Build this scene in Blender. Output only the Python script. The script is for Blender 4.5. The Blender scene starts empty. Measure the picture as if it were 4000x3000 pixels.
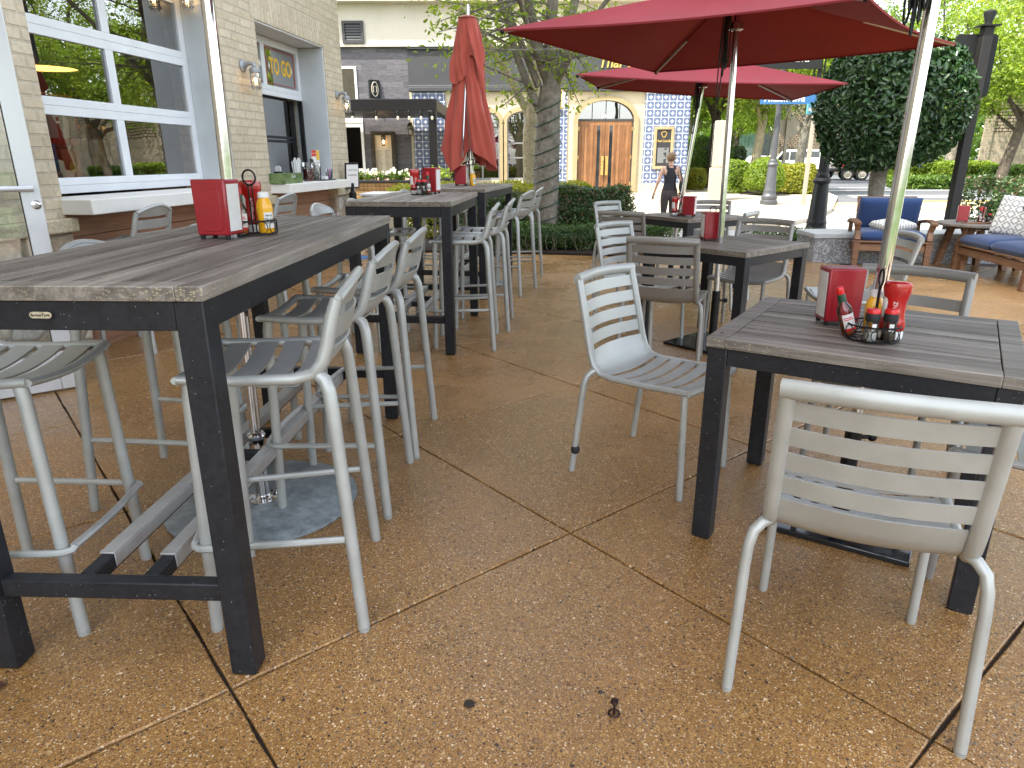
import bpy, math, random
import numpy as np
from mathutils import Vector, Matrix
random.seed(7)
RNG = np.random.default_rng(11)
PI = math.pi
R = math.radians
scene = bpy.context.scene
COL = scene.collection

# ------------------------------------------------------------------ camera
FPX, PITCH, ROLL, EYE = 2670.7, R(18.1986), R(-0.138), 1.30
_fw = Vector((0, math.cos(PITCH), -math.sin(PITCH)))
_rt0, _up0 = Vector((1, 0, 0)), Vector((0, math.sin(PITCH), math.cos(PITCH)))
_rt = _rt0 * math.cos(ROLL) + _up0 * math.sin(ROLL)
_up = -_rt0 * math.sin(ROLL) + _up0 * math.cos(ROLL)
cam_d = bpy.data.cameras.new("camera")
cam = bpy.data.objects.new("camera", cam_d)
COL.objects.link(cam)
cam_d.sensor_width = 36.0
cam_d.lens = 36.0 * FPX / 4000.0
cam_d.clip_start = 0.02
cam_d.clip_end = 2000
cam.matrix_world = Matrix(((_rt.x, _up.x, -_fw.x, 0), (_rt.y, _up.y, -_fw.y, 0), (_rt.z, _up.z, -_fw.z, EYE), (0, 0, 0, 1)))
scene.camera = cam


def ray(u, v):
    return _rt * ((u - 2000) / FPX) - _up * ((v - 1500) / FPX) + _fw


def G(u, v, z=0.0):
    d = ray(u, v)
    t = (z - EYE) / d.z
    return Vector((d.x * t, d.y * t, z))


def at(u, v, Y):
    d = ray(u, v)
    t = Y / d.y
    return Vector((d.x * t, Y, EYE + d.z * t))


def sm(t):
    t = max(0.0, min(1.0, t))
    return t * t * (3 - 2 * t)


def zt(y):
    return -0.26 * sm((y - 10.7) / 2.6) * (1 - sm((y - 17) / 8.0))


# ------------------------------------------------------------------ mesh builder
class MB:
    def __init__(s):
        s.v, s.f = [], []

    def add(s, vs, fs):
        b = len(s.v)
        s.v += [tuple(p) for p in vs]
        s.f += [tuple(b + i for i in q) for q in fs]
        return s

    def box(s, x0, x1, y0, y1, z0, z1, M=None):
        vs = [(x0, y0, z0), (x1, y0, z0), (x1, y1, z0), (x0, y1, z0), (x0, y0, z1), (x1, y0, z1), (x1, y1, z1), (x0, y1, z1)]
        if M is not None:
            vs = [M @ Vector(p) for p in vs]
        return s.add(vs, [(0, 3, 2, 1), (4, 5, 6, 7), (0, 1, 5, 4), (1, 2, 6, 5), (2, 3, 7, 6), (3, 0, 4, 7)])

    def prism(s, poly, z0, z1, M=None):
        n = len(poly)
        vs = [(p[0], p[1], z0) for p in poly] + [(p[0], p[1], z1) for p in poly]
        if M is not None:
            vs = [M @ Vector(p) for p in vs]
        fs = [tuple(range(n - 1, -1, -1)), tuple(range(n, 2 * n))] + [(i, (i + 1) % n, n + (i + 1) % n, n + i) for i in range(n)]
        return s.add(vs, fs)

    def tube(s, pts, r, n=10, closed=False, caps=True, sx=1.0, sy=1.0, up=None, square=False):
        pts = [Vector(p) for p in pts]
        m = len(pts)
        rr = r if isinstance(r, (list, tuple)) else [r] * m
        tans = []
        for i in range(m):
            if closed:
                t = pts[(i + 1) % m] - pts[i - 1]
            elif i == 0:
                t = pts[1] - pts[0]
            elif i == m - 1:
                t = pts[-1] - pts[-2]
            else:
                t = (pts[i + 1] - pts[i]).normalized() + (pts[i] - pts[i - 1]).normalized()
            tans.append(t.normalized())
        a = Vector(up) if up else (Vector((0, 0, 1)) if abs(tans[0].z) < 0.9 else Vector((1, 0, 0)))
        a = (a - tans[0] * a.dot(tans[0])).normalized()
        vs, fs = [], []
        for i in range(m):
            a = (a - tans[i] * a.dot(tans[i]))
            if a.length < 1e-6:
                a = tans[i].orthogonal()
            a.normalize()
            b = tans[i].cross(a)
            for k in range(n):
                th = 2 * PI * (k + (0.5 if square else 0)) / n
                c1, s1 = math.cos(th), math.sin(th)
                if square:
                    c1, s1 = c1 * 1.41421, s1 * 1.41421
                vs.append(pts[i] + a * (c1 * rr[i] * sx) + b * (s1 * rr[i] * sy))
        for i in range(m if closed else m - 1):
            j = (i + 1) % m
            for k in range(n):
                l = (k + 1) % n
                fs.append((i * n + k, i * n + l, j * n + l, j * n + k))
        if caps and not closed:
            fs.append(tuple(range(n - 1, -1, -1)))
            fs.append(tuple((m - 1) * n + k for k in range(n)))
        return s.add(vs, fs)

    def lathe(s, prof, o=(0, 0, 0), n=20, M=None, caps=True):
        vs, fs = [], []
        o = Vector(o)
        for r, z in prof:
            for k in range(n):
                th = 2 * PI * k / n
                p = Vector((r * math.cos(th), r * math.sin(th), z))
                vs.append((M @ p if M is not None else p) + o)
        for i in range(len(prof) - 1):
            for k in range(n):
                l = (k + 1) % n
                fs.append((i * n + k, i * n + l, (i + 1) * n + l, (i + 1) * n + k))
        if caps:
            fs.append(tuple(range(n - 1, -1, -1)))
            fs.append(tuple((len(prof) - 1) * n + k for k in range(n)))
        return s.add(vs, fs)

    def sheet(s, fn, nu, nv, th=0.0):
        """fn(a,b) -> (point); thickness th along the local normal"""
        P = [[Vector(fn(i / nu, j / nv)) for j in range(nv + 1)] for i in range(nu + 1)]
        vs, fs = [], []
        W = nv + 1
        for i in range(nu + 1):
            for j in range(nv + 1):
                vs.append(P[i][j])
        fs += [(i * W + j, (i + 1) * W + j, (i + 1) * W + j + 1, i * W + j + 1) for i in range(nu) for j in range(nv)]
        if th:
            N = []
            for i in range(nu + 1):
                for j in range(nv + 1):
                    du = P[min(i + 1, nu)][j] - P[max(i - 1, 0)][j]
                    dv = P[i][min(j + 1, nv)] - P[i][max(j - 1, 0)]
                    q = du.cross(dv)
                    N.append(q.normalized() if q.length > 1e-9 else Vector((0, 0, 1)))
            b = len(vs)
            vs += [vs[k] - N[k] * th for k in range(b)]
            fs += [(b + q[3], b + q[2], b + q[1], b + q[0]) for q in list(fs)]
            edge = [(i, 0) for i in range(nu + 1)] + [(nu, j) for j in range(1, nv + 1)] + [(i, nv) for i in range(nu - 1, -1, -1)] + [(0, j) for j in range(nv - 1, 0, -1)]
            ids = [i * W + j for i, j in edge]
            for k in range(len(ids)):
                p, q = ids[k], ids[(k + 1) % len(ids)]
                fs.append((q, p, b + p, b + q))
        return s.add(vs, fs)

    def sphere(s, c, rx, ry=None, rz=None, nu=14, nv=9, M=None):
        ry = rx if ry is None else ry
        rz = rx if rz is None else rz
        prof = [(math.sin(PI * i / nv), -math.cos(PI * i / nv)) for i in range(nv + 1)]
        prof[0] = (1e-3, -1)
        prof[-1] = (1e-3, 1)
        S = Matrix.Diagonal((rx, ry, rz, 1))
        return s.lathe(prof, c, nu, (M @ S) if M is not None else S)

    def build(s, name, m, parent=None, bevel=0.0, ang=38, uv=True, seg=2):
        me = bpy.data.meshes.new(name)
        me.from_pydata(s.v, [], s.f)
        me.validate()
        me.polygons.foreach_set("use_smooth", [True] * len(me.polygons))
        me.set_sharp_from_angle(angle=R(ang))
        if uv and len(me.polygons) < 60000:
            lay = me.uv_layers.new(name="UVMap")
            d = lay.data
            vv = me.vertices
            for p in me.polygons:
                nx, ny, nz = abs(p.normal.x), abs(p.normal.y), abs(p.normal.z)
                if nz >= nx and nz >= ny:
                    ia, ib = 0, 1
                elif nx >= ny:
                    ia, ib = 1, 2
                else:
                    ia, ib = 0, 2
                for li in p.loop_indices:
                    co = vv[me.loops[li].vertex_index].co
                    d[li].uv = (co[ia], co[ib])
        o = link(name, me, m, parent)
        if bevel:
            b = o.modifiers.new("bevel", "BEVEL")
            b.width = bevel
            b.segments = seg
            b.limit_method = "ANGLE"
            b.angle_limit = R(40)
        return o


def link(name, me, m, parent=None):
    if m is not None:
        me.materials.append(m)
    o = bpy.data.objects.new(name, me)
    COL.objects.link(o)
    if parent is not None:
        o.parent = parent
    return o


def tag(o, label=None, cat=None, group=None, kind=None):
    if label:
        o["label"] = label
    if cat:
        o["category"] = cat
    if group:
        o["group"] = group
    if kind:
        o["kind"] = kind
    return o


def thing(name, label, cat, loc=(0, 0, 0), rz=0.0, group=None):
    o = bpy.data.objects.new(name, None)
    o.empty_display_size = 0.1
    COL.objects.link(o)
    o.location = loc
    o.rotation_euler = (0, 0, rz)
    return tag(o, label, cat, group)


KIDS = {}


def copy_tree(o, parent=None):
    c = o.copy()
    COL.objects.link(c)
    if parent is not None:
        c.parent = parent
    for ch in [q for q in bpy.data.objects if q.parent == o]:
        copy_tree(ch, c)
    return c


def dup(o, loc, rz, label, group=None):
    c = copy_tree(o)
    c.location = loc
    c.rotation_euler = (0, 0, rz)
    c["label"] = label
    if group:
        c["group"] = group
    return c


# ------------------------------------------------------------------ materials
class NT:
    def __init__(s, name):
        s.m = bpy.data.materials.new(name)
        s.m.use_nodes = True
        s.t = s.m.node_tree
        s.t.nodes.clear()
        s.out = s.n("ShaderNodeOutputMaterial")
        s.p = None

    def n(s, typ, **kw):
        nd = s.t.nodes.new(typ)
        for k, v in kw.items():
            setattr(nd, k, v)
        return nd

    def l(s, a, b):
        s.t.links.new(a, b)

    def bsdf(s, **kw):
        s.p = s.n("ShaderNodeBsdfPrincipled")
        for k, v in kw.items():
            s.p.inputs[k].default_value = v
        s.l(s.p.outputs[0], s.out.inputs[0])
        return s.p

    def math(s, op, a, b=None, c=None, clamp=False):
        nd = s.n("ShaderNodeMath", operation=op)
        nd.use_clamp = clamp
        for i, x in enumerate((a, b, c)):
            if x is None:
                continue
            if isinstance(x, (int, float)):
                nd.inputs[i].default_value = x
            else:
                s.l(x, nd.inputs[i])
        return nd.outputs[0]

    def co(s, kind="Object", scale=None, rot=None):
        tc = s.n("ShaderNodeTexCoord")
        o = tc.outputs[kind]
        if scale or rot:
            mp = s.n("ShaderNodeMapping")
            if scale:
                mp.inputs["Scale"].default_value = scale
            if rot:
                mp.inputs["Rotation"].default_value = rot
            s.l(o, mp.inputs[0])
            o = mp.outputs[0]
        return o

    def noise(s, vec, scale, detail=4, rough=0.55, dist=0.0):
        nd = s.n("ShaderNodeTexNoise")
        nd.inputs["Scale"].default_value = scale
        nd.inputs["Detail"].default_value = detail
        nd.inputs["Roughness"].default_value = rough
        nd.inputs["Distortion"].default_value = dist
        s.l(vec, nd.inputs["Vector"])
        return nd.outputs["Fac"]

    def ramp(s, fac, stops, interp="LINEAR"):
        nd = s.n("ShaderNodeValToRGB")
        cr = nd.color_ramp
        cr.interpolation = interp
        while len(cr.elements) < len(stops):
            cr.elements.new(0.5)
        for e, (p, c) in zip(cr.elements, stops):
            e.position = p
            e.color = (c[0], c[1], c[2], 1) if not isinstance(c, (int, float)) else (c, c, c, 1)
        s.l(fac, nd.inputs[0])
        return nd.outputs[0]

    def mix(s, fac, a, b, mode="MIX"):
        nd = s.n("ShaderNodeMix", data_type="RGBA", blend_type=mode)
        for x, i in ((fac, 0), (a, 6), (b, 7)):
            if isinstance(x, (int, float)):
                nd.inputs[i].default_value = x if i == 0 else (x, x, x, 1)
            elif isinstance(x, tuple):
                nd.inputs[i].default_value = (x[0], x[1], x[2], 1)
            else:
                s.l(x, nd.inputs[i])
        return nd.outputs[2]

    def bump(s, h, strength=0.3, dist=0.01):
        nd = s.n("ShaderNodeBump")
        nd.inputs["Strength"].default_value = strength
        nd.inputs["Distance"].default_value = dist
        s.l(h, nd.inputs["Height"])
        s.l(nd.outputs[0], s.p.inputs["Normal"])


def plain(name, c, rough=0.5, metal=0.0, var=0.12, scale=18, bump=0.0, coat=0.0, spec=0.5):
    t = NT(name)
    p = t.bsdf(Roughness=rough, Metallic=metal)
    p.inputs["Coat Weight"].default_value = coat
    p.inputs["Specular IOR Level"].default_value = spec
    o = t.co("Object")
    f = t.noise(o, scale, 5, 0.6)
    lo = tuple(x * (1 - var) for x in c)
    hi = tuple(min(1, x * (1 + var)) for x in c)
    t.l(t.ramp(f, [(0.3, lo), (0.7, hi)]), p.inputs["Base Color"])
    t.l(t.ramp(f, [(0.3, max(0.03, rough - 0.07)), (0.75, min(1, rough + 0.1))]), p.inputs["Roughness"])
    if bump:
        f2 = t.noise(o, scale * 8, 3, 0.6)
        t.bump(f2, bump, 0.004)
    return t.m


def glass_pane(name, tint=(0.9, 0.95, 0.93), rough=0.0, gain=1.0, floor=0.0):
    """thin architectural glass: see-through plus mirror reflection by Fresnel"""
    t = NT(name)
    tr = t.n("ShaderNodeBsdfTransparent")
    tr.inputs[0].default_value = (*tint, 1)
    gl = t.n("ShaderNodeBsdfGlossy")
    gl.inputs["Roughness"].default_value = rough
    o = t.co("Object")
    b = t.n("ShaderNodeBump")
    b.inputs["Strength"].default_value = 0.06
    b.inputs["Distance"].default_value = 0.02
    t.l(t.noise(o, 2.2, 2, 0.4), b.inputs["Height"])
    t.l(b.outputs[0], gl.inputs["Normal"])
    fr = t.n("ShaderNodeFresnel")
    fr.inputs[0].default_value = 1.52
    k = t.math("MULTIPLY", fr.outputs[0], 1.9 * gain, clamp=True)
    if floor:
        k = t.math("MAXIMUM", k, floor)
    mx = t.n("ShaderNodeMixShader")
    t.l(k, mx.inputs[0])
    t.l(tr.outputs[0], mx.inputs[1])
    t.l(gl.outputs[0], mx.inputs[2])
    t.l(mx.outputs[0], t.out.inputs[0])
    return t.m


def leaf_mat(name, cols, trans=0.3, rough=0.45, spec=0.4):
    t = NT(name)
    p = t.bsdf(Roughness=rough)
    p.inputs["Specular IOR Level"].default_value = spec
    g = t.n("ShaderNodeNewGeometry")
    st = [(i / max(1, len(cols) - 1), c) for i, c in enumerate(cols)]
    c = t.ramp(g.outputs["Random Per Island"], st)
    t.l(c, p.inputs["Base Color"])
    tl = t.n("ShaderNodeBsdfTranslucent")
    cc = t.mix(1.0, c, (1.9, 1.75, 0.75), "MULTIPLY")
    t.l(cc, tl.inputs[0])
    mx = t.n("ShaderNodeMixShader")
    mx.inputs[0].default_value = trans
    t.l(p.outputs[0], mx.inputs[1])
    t.l(tl.outputs[0], mx.inputs[2])
    t.l(mx.outputs[0], t.out.inputs[0])
    return t.m


def emit(name, c, s):
    t = NT(name)
    e = t.n("ShaderNodeEmission")
    e.inputs[0].default_value = (*c, 1)
    e.inputs[1].default_value = s
    t.l(e.outputs[0], t.out.inputs[0])
    return t.m


M = {}


def mat_paving():
    t = NT("exposed_aggregate")
    p = t.bsdf(Roughness=0.5)
    o = t.co("Object")
    wob = t.n("ShaderNodeVectorMath", operation="ADD")
    nz = t.n("ShaderNodeTexNoise")
    nz.inputs["Scale"].default_value = 60
    t.l(o, nz.inputs["Vector"])
    sc = t.n("ShaderNodeVectorMath", operation="SCALE")
    sc.inputs[3].default_value = 0.006
    t.l(nz.outputs["Color"], sc.inputs[0])
    t.l(o, wob.inputs[0])
    t.l(sc.outputs[0], wob.inputs[1])

    def peb(scale, cut):
        v = t.n("ShaderNodeTexVoronoi", feature="F1")
        v.inputs["Scale"].default_value = scale
        v.inputs["Randomness"].default_value = 1
        t.l(wob.outputs[0], v.inputs["Vector"])
        sep = t.n("ShaderNodeSeparateColor")
        t.l(v.outputs["Color"], sep.inputs[0])
        rad = t.math("MULTIPLY_ADD", sep.outputs[2], cut, 0.16)
        mask = t.math("LESS_THAN", v.outputs["Distance"], rad)
        dome = t.math("SUBTRACT", rad, v.outputs["Distance"], clamp=True)
        return sep, mask, dome

    s1, m1, d1 = peb(70, 0.24)
    s2, m2, d2 = peb(140, 0.44)
    s3, m3, d3 = peb(270, 0.5)
    big = t.noise(o, 0.55, 4, 0.6)
    mid = t.noise(o, 3.2, 5, 0.65)
    fine = t.noise(o, 260, 3, 0.7)
    base = t.ramp(fine, [(0.3, (0.15, 0.084, 0.033)), (0.5, (0.275, 0.163, 0.068)), (0.72, (0.385, 0.243, 0.112))])
    stones = [(0.0, (0.24, 0.140, 0.048)), (0.15, (0.34, 0.210, 0.075)), (0.29, (0.16, 0.090, 0.034)), (0.40, (0.42, 0.275, 0.105)), (0.53, (0.055, 0.045, 0.040)), (0.63, (0.29, 0.180, 0.065)), (0.74, (0.46, 0.33, 0.165)), (0.83, (0.19, 0.165, 0.135)), (0.915, (0.56, 0.46, 0.30)), (0.975, (0.72, 0.66, 0.53))]
    c1 = t.ramp(s1.outputs[0], stones, "CONSTANT")
    c2 = t.ramp(s2.outputs[1], stones, "CONSTANT")
    c = t.mix(t.math("MULTIPLY", m3, 0.85), base, t.ramp(s3.outputs[1], stones, "CONSTANT"))
    c = t.mix(t.math("MULTIPLY", m2, 0.95), c, c2)
    c = t.mix(m1, c, c1)
    wet = t.ramp(t.math("ADD", t.math("MULTIPLY", big, 0.7), t.math("MULTIPLY", mid, 0.3)), [(0.38, 0.0), (0.54, 1.0)])
    c = t.mix(1.0, c, t.ramp(wet, [(0, (1.22, 1.05, 0.88)), (1, (0.92, 0.80, 0.66))]), "MULTIPLY")
    stain = t.ramp(t.noise(o, 1.3, 6, 0.7, 0.6), [(0.56, 0.0), (0.72, 1.0)])
    c = t.mix(t.math("MULTIPLY", stain, 0.28), c, (0.17, 0.155, 0.07))
    t.l(c, p.inputs["Base Color"])
    t.l(t.ramp(wet, [(0, 0.46), (1, 0.20)]), p.inputs["Roughness"])
    p.inputs["Specular IOR Level"].default_value = 0.45
    h = t.math("ADD", t.math("ADD", t.math("MULTIPLY", d1, 1.5), t.math("MULTIPLY", d2, 0.7)), t.math("MULTIPLY", fine, 0.25))
    t.bump(h, 0.5, 0.006)
    return t.m


def mat_wood(name, cols, rough=0.7, axis=1, scale=1.0, worn=None, lichen=0.0, spec=0.3):
    """weathered boards: grain stretched along one local axis"""
    t = NT(name)
    p = t.bsdf(Roughness=rough)
    p.inputs["Specular IOR Level"].default_value = spec
    sc = [34 * scale, 34 * scale, 34 * scale]
    sc[axis] = 1.6 * scale
    o = t.co("Object", scale=tuple(sc))
    f = t.noise(o, 1.0, 6, 0.65, 0.8)
    g = t.n("ShaderNodeNewGeometry")
    isl = g.outputs["Random Per Island"]
    f2 = t.math("ADD", t.math("MULTIPLY", f, 0.85), t.math("MULTIPLY", isl, 0.24))
    c = t.ramp(f2, [(0.25 + 0.5 * i / (len(cols) - 1), k) for i, k in enumerate(cols)])
    oo = t.co("Object")
    bl = t.noise(oo, 3.0, 5, 0.6)
    c = t.mix(1.0, c, t.ramp(bl, [(0.3, (0.78, 0.76, 0.74)), (0.7, (1.16, 1.14, 1.12))]), "MULTIPLY")
    if lichen:
        # pale flaked patches on the board edges
        v = t.n("ShaderNodeTexVoronoi", feature="F1")
        v.inputs["Scale"].default_value = 190
        t.l(t.co("Object", scale=(0.7, 0.7, 1.5)), v.inputs["Vector"])
        sep = t.n("ShaderNodeSeparateColor")
        t.l(v.outputs["Color"], sep.inputs[0])
        geo = t.n("ShaderNodeNewGeometry")
        sx = t.n("ShaderNodeSeparateXYZ")
        t.l(geo.outputs["True Normal"], sx.inputs[0])
        side = t.math("LESS_THAN", t.math("ABSOLUTE", sx.outputs[2]), 0.6)
        k = t.math("MULTIPLY", t.math("GREATER_THAN", sep.outputs[0], 1 - lichen), t.math("LESS_THAN", v.outputs["Distance"], 0.46))
        big = t.ramp(t.noise(oo, 5, 3), [(0.4, 0.15), (0.6, 1)])
        k = t.math("MULTIPLY", t.math("MULTIPLY", k, side), big)
        c = t.mix(t.math("MULTIPLY", k, 0.8), c, (0.40, 0.345, 0.22))
    t.l(c, p.inputs["Base Color"])
    t.bump(f, 0.35, 0.004)
    return t.m


def mat_brick(name, c1, c2, mortar, bw=0.2, bh=0.066, ms=0.010, rough=0.8, bump=0.6, swap=False):
    t = NT(name)
    p = t.bsdf(Roughness=rough)
    p.inputs["Specular IOR Level"].default_value = 0.25
    uv = t.co("UV")
    if swap:
        uv = t.co("UV", rot=(0, 0, PI / 2))
    b = t.n("ShaderNodeTexBrick")
    b.inputs["Scale"].default_value = 1
    b.inputs["Brick Width"].default_value = bw
    b.inputs["Row Height"].default_value = bh
    b.inputs["Mortar Size"].default_value = ms
    b.inputs["Mortar Smooth"].default_value = 0.35
    b.inputs["Color1"].default_value = (*c1, 1)
    b.inputs["Color2"].default_value = (*c2, 1)
    b.inputs["Mortar"].default_value = (*mortar, 1)
    wv = t.n("ShaderNodeVectorMath", operation="ADD")
    nn = t.n("ShaderNodeTexNoise")
    nn.inputs["Scale"].default_value = 14
    t.l(uv, nn.inputs["Vector"])
    s2 = t.n("ShaderNodeVectorMath", operation="SCALE")
    s2.inputs[3].default_value = 0.008
    t.l(nn.outputs["Color"], s2.inputs[0])
    t.l(uv, wv.inputs[0])
    t.l(s2.outputs[0], wv.inputs[1])
    t.l(wv.outputs[0], b.inputs["Vector"])
    f = t.noise(t.co("Object"), 30, 5, 0.65)
    f2 = t.noise(t.co("Object"), 1.6, 4, 0.6)
    c = t.mix(1.0, b.outputs["Color"], t.ramp(f, [(0.3, (0.84, 0.83, 0.82)), (0.7, (1.1, 1.1, 1.1))]), "MULTIPLY")
    c = t.mix(1.0, c, t.ramp(f2, [(0.3, (0.9, 0.89, 0.87)), (0.7, (1.06, 1.06, 1.06))]), "MULTIPLY")
    spk = t.noise(t.co("Object"), 120, 2, 0.5)
    c = t.mix(t.ramp(spk, [(0.66, 0.0), (0.72, 0.35)]), c, tuple(x * 0.45 for x in c1))
    t.l(c, p.inputs["Base Color"])
    h = t.math("ADD", t.math("MULTIPLY", b.outputs["Fac"], -1.0), t.math("MULTIPLY", f, 0.25))
    t.bump(h, bump, 0.008)
    return t.m


def mat_stone(name, cols, scale=4.2, mortar=(0.2, 0.18, 0.15), gap=0.035, rough=0.85, bump=0.9, stretch=(1, 1, 1.7)):
    t = NT(name)
    p = t.bsdf(Roughness=rough)
    p.inputs["Specular IOR Level"].default_value = 0.25
    o = t.co("Object", scale=stretch)
    v = t.n("ShaderNodeTexVoronoi", feature="F1")
    e = t.n("ShaderNodeTexVoronoi", feature="DISTANCE_TO_EDGE")
    for x in (v, e):
        x.inputs["Scale"].default_value = scale
        x.inputs["Randomness"].default_value = 0.85
        t.l(o, x.inputs["Vector"])
    sep = t.n("ShaderNodeSeparateColor")
    t.l(v.outputs["Color"], sep.inputs[0])
    c = t.ramp(sep.outputs[0], [(i / (len(cols)), k) for i, k in enumerate(cols)], "CONSTANT")
    f = t.noise(t.co("Object"), 22, 6, 0.7)
    c = t.mix(1.0, c, t.ramp(f, [(0.3, (0.68, 0.66, 0.64)), (0.7, (1.22, 1.2, 1.18))]), "MULTIPLY")
    k = t.ramp(e.outputs["Distance"], [(gap * 0.6, 1.0), (gap * 1.5, 0.0)])
    c = t.mix(k, c, mortar)
    t.l(c, p.inputs["Base Color"])
    h = t.math("ADD", t.math("MINIMUM", e.outputs["Distance"], 0.12), t.math("MULTIPLY", f, 0.12))
    t.bump(h, bump, 0.10)
    return t.m


def mat_tile():
    """blue and white star tiles"""
    t = NT("star_tile")
    p = t.bsdf(Roughness=0.3)
    uv = t.co("UV", scale=(1 / 0.275, 1 / 0.275, 1))
    sp = t.n("ShaderNodeSeparateXYZ")
    t.l(uv, sp.inputs[0])
    ax = t.math("ABSOLUTE", t.math("SUBTRACT", t.math("FRACT", sp.outputs[0]), 0.5))
    ay = t.math("ABSOLUTE", t.math("SUBTRACT", t.math("FRACT", sp.outputs[1]), 0.5))
    sq = t.math("LESS_THAN", t.math("MAXIMUM", ax, ay), 0.462)
    cut = t.math("LESS_THAN", t.math("ADD", ax, ay), 0.80)
    body = t.math("MULTIPLY", sq, cut)
    star = t.math("LESS_THAN", t.math("ADD", t.math("POWER", ax, 0.6), t.math("POWER", ay, 0.6)), 0.52)
    f = t.noise(t.co("Object"), 9, 4)
    blue = t.ramp(f, [(0.3, (0.066, 0.092, 0.175)), (0.7, (0.095, 0.130, 0.235))])
    c = t.mix(body, (0.50, 0.51, 0.52), blue)
    c = t.mix(star, c, (0.56, 0.56, 0.54))
    t.l(c, p.inputs["Base Color"])
    return t.m


def mat_planks_tile():
    t = NT("wood_look_tile")
    p = t.bsdf(Roughness=0.55)
    uv = t.co("UV")
    b = t.n("ShaderNodeTexBrick")
    b.offset = 0.37
    b.inputs["Scale"].default_value = 1
    b.inputs["Brick Width"].default_value = 0.9
    b.inputs["Row Height"].default_value = 0.19
    b.inputs["Mortar Size"].default_value = 0.004
    b.inputs["Color1"].default_value = (0.062, 0.060, 0.068, 1)
    b.inputs["Color2"].default_value = (0.115, 0.110, 0.118, 1)
    b.inputs["Mortar"].default_value = (0.04, 0.04, 0.043, 1)
    t.l(uv, b.inputs["Vector"])
    f = t.noise(t.co("UV", scale=(2.5, 12, 1)), 1.6, 6, 0.65)
    c = t.mix(1.0, b.outputs["Color"], t.ramp(f, [(0.3, (0.6, 0.58, 0.58)), (0.7, (1.35, 1.33, 1.32))]), "MULTIPLY")
    t.l(c, p.inputs["Base Color"])
    return t.m


def mat_fabric(name, c, trans=0.25, rough=0.85, sheen=0.25):
    t = NT(name)
    p = t.bsdf(Roughness=rough)
    p.inputs["Specular IOR Level"].default_value = 0.2
    p.inputs["Sheen Weight"].default_value = sheen
    o = t.co("Object")
    f = t.noise(o, 2.5, 5, 0.6)
    col = t.ramp(f, [(0.3, tuple(x * 0.9 for x in c)), (0.7, tuple(x * 1.08 for x in c))])
    t.l(col, p.inputs["Base Color"])
    w = t.noise(o, 420, 2, 0.5)
    t.bump(t.math("ADD", t.math("MULTIPLY", w, 0.15), t.noise(o, 9, 3)), 0.14, 0.02)
    if trans:
        tl = t.n("ShaderNodeBsdfTranslucent")
        t.l(col, tl.inputs[0])
        mx = t.n("ShaderNodeMixShader")
        mx.inputs[0].default_value = trans
        t.l(p.outputs[0], mx.inputs[1])
        t.l(tl.outputs[0], mx.inputs[2])
        t.l(mx.outputs[0], t.out.inputs[0])
    return t.m


def mat_ground(name, c1, c2, scale=1.2, grain=90, rough=0.9, bump=0.4, speck=None):
    t = NT(name)
    p = t.bsdf(Roughness=rough)
    p.inputs["Specular IOR Level"].default_value = 0.25
    o = t.co("Object")
    f = t.noise(o, scale, 6, 0.65)
    g = t.noise(o, grain, 3, 0.7)
    c = t.ramp(f, [(0.3, c1), (0.7, c2)])
    c = t.mix(1.0, c, t.ramp(g, [(0.3, (0.7, 0.7, 0.7)), (0.7, (1.25, 1.25, 1.25))]), "MULTIPLY")
    if speck:
        v = t.n("ShaderNodeTexVoronoi", feature="F1")
        v.inputs["Scale"].default_value = speck[0]
        t.l(o, v.inputs["Vector"])
        sep = t.n("ShaderNodeSeparateColor")
        t.l(v.outputs["Color"], sep.inputs[0])
        c = t.mix(t.math("MULTIPLY", t.math("GREATER_THAN", sep.outputs[0], speck[1]), 0.8), c, speck[2])
    t.l(c, p.inputs["Base Color"])
    t.bump(g, bump, 0.01)
    return t.m


def mat_clad():
    t = NT("wood_cladding")
    p = t.bsdf(Roughness=0.6)
    o = t.co("Object")
    sp = t.n("ShaderNodeSeparateXYZ")
    t.l(o, sp.inputs[0])
    f = t.noise(t.co("Object", scale=(6, 1.2, 26)), 1.5, 6, 0.65, 1.2)
    c = t.ramp(f, [(0.3, (0.23, 0.115, 0.066)), (0.5, (0.30, 0.158, 0.092)), (0.72, (0.40, 0.235, 0.145))])
    t.l(c, p.inputs["Base Color"])
    t.bump(f, 0.15, 0.003)
    return t.m


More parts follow.
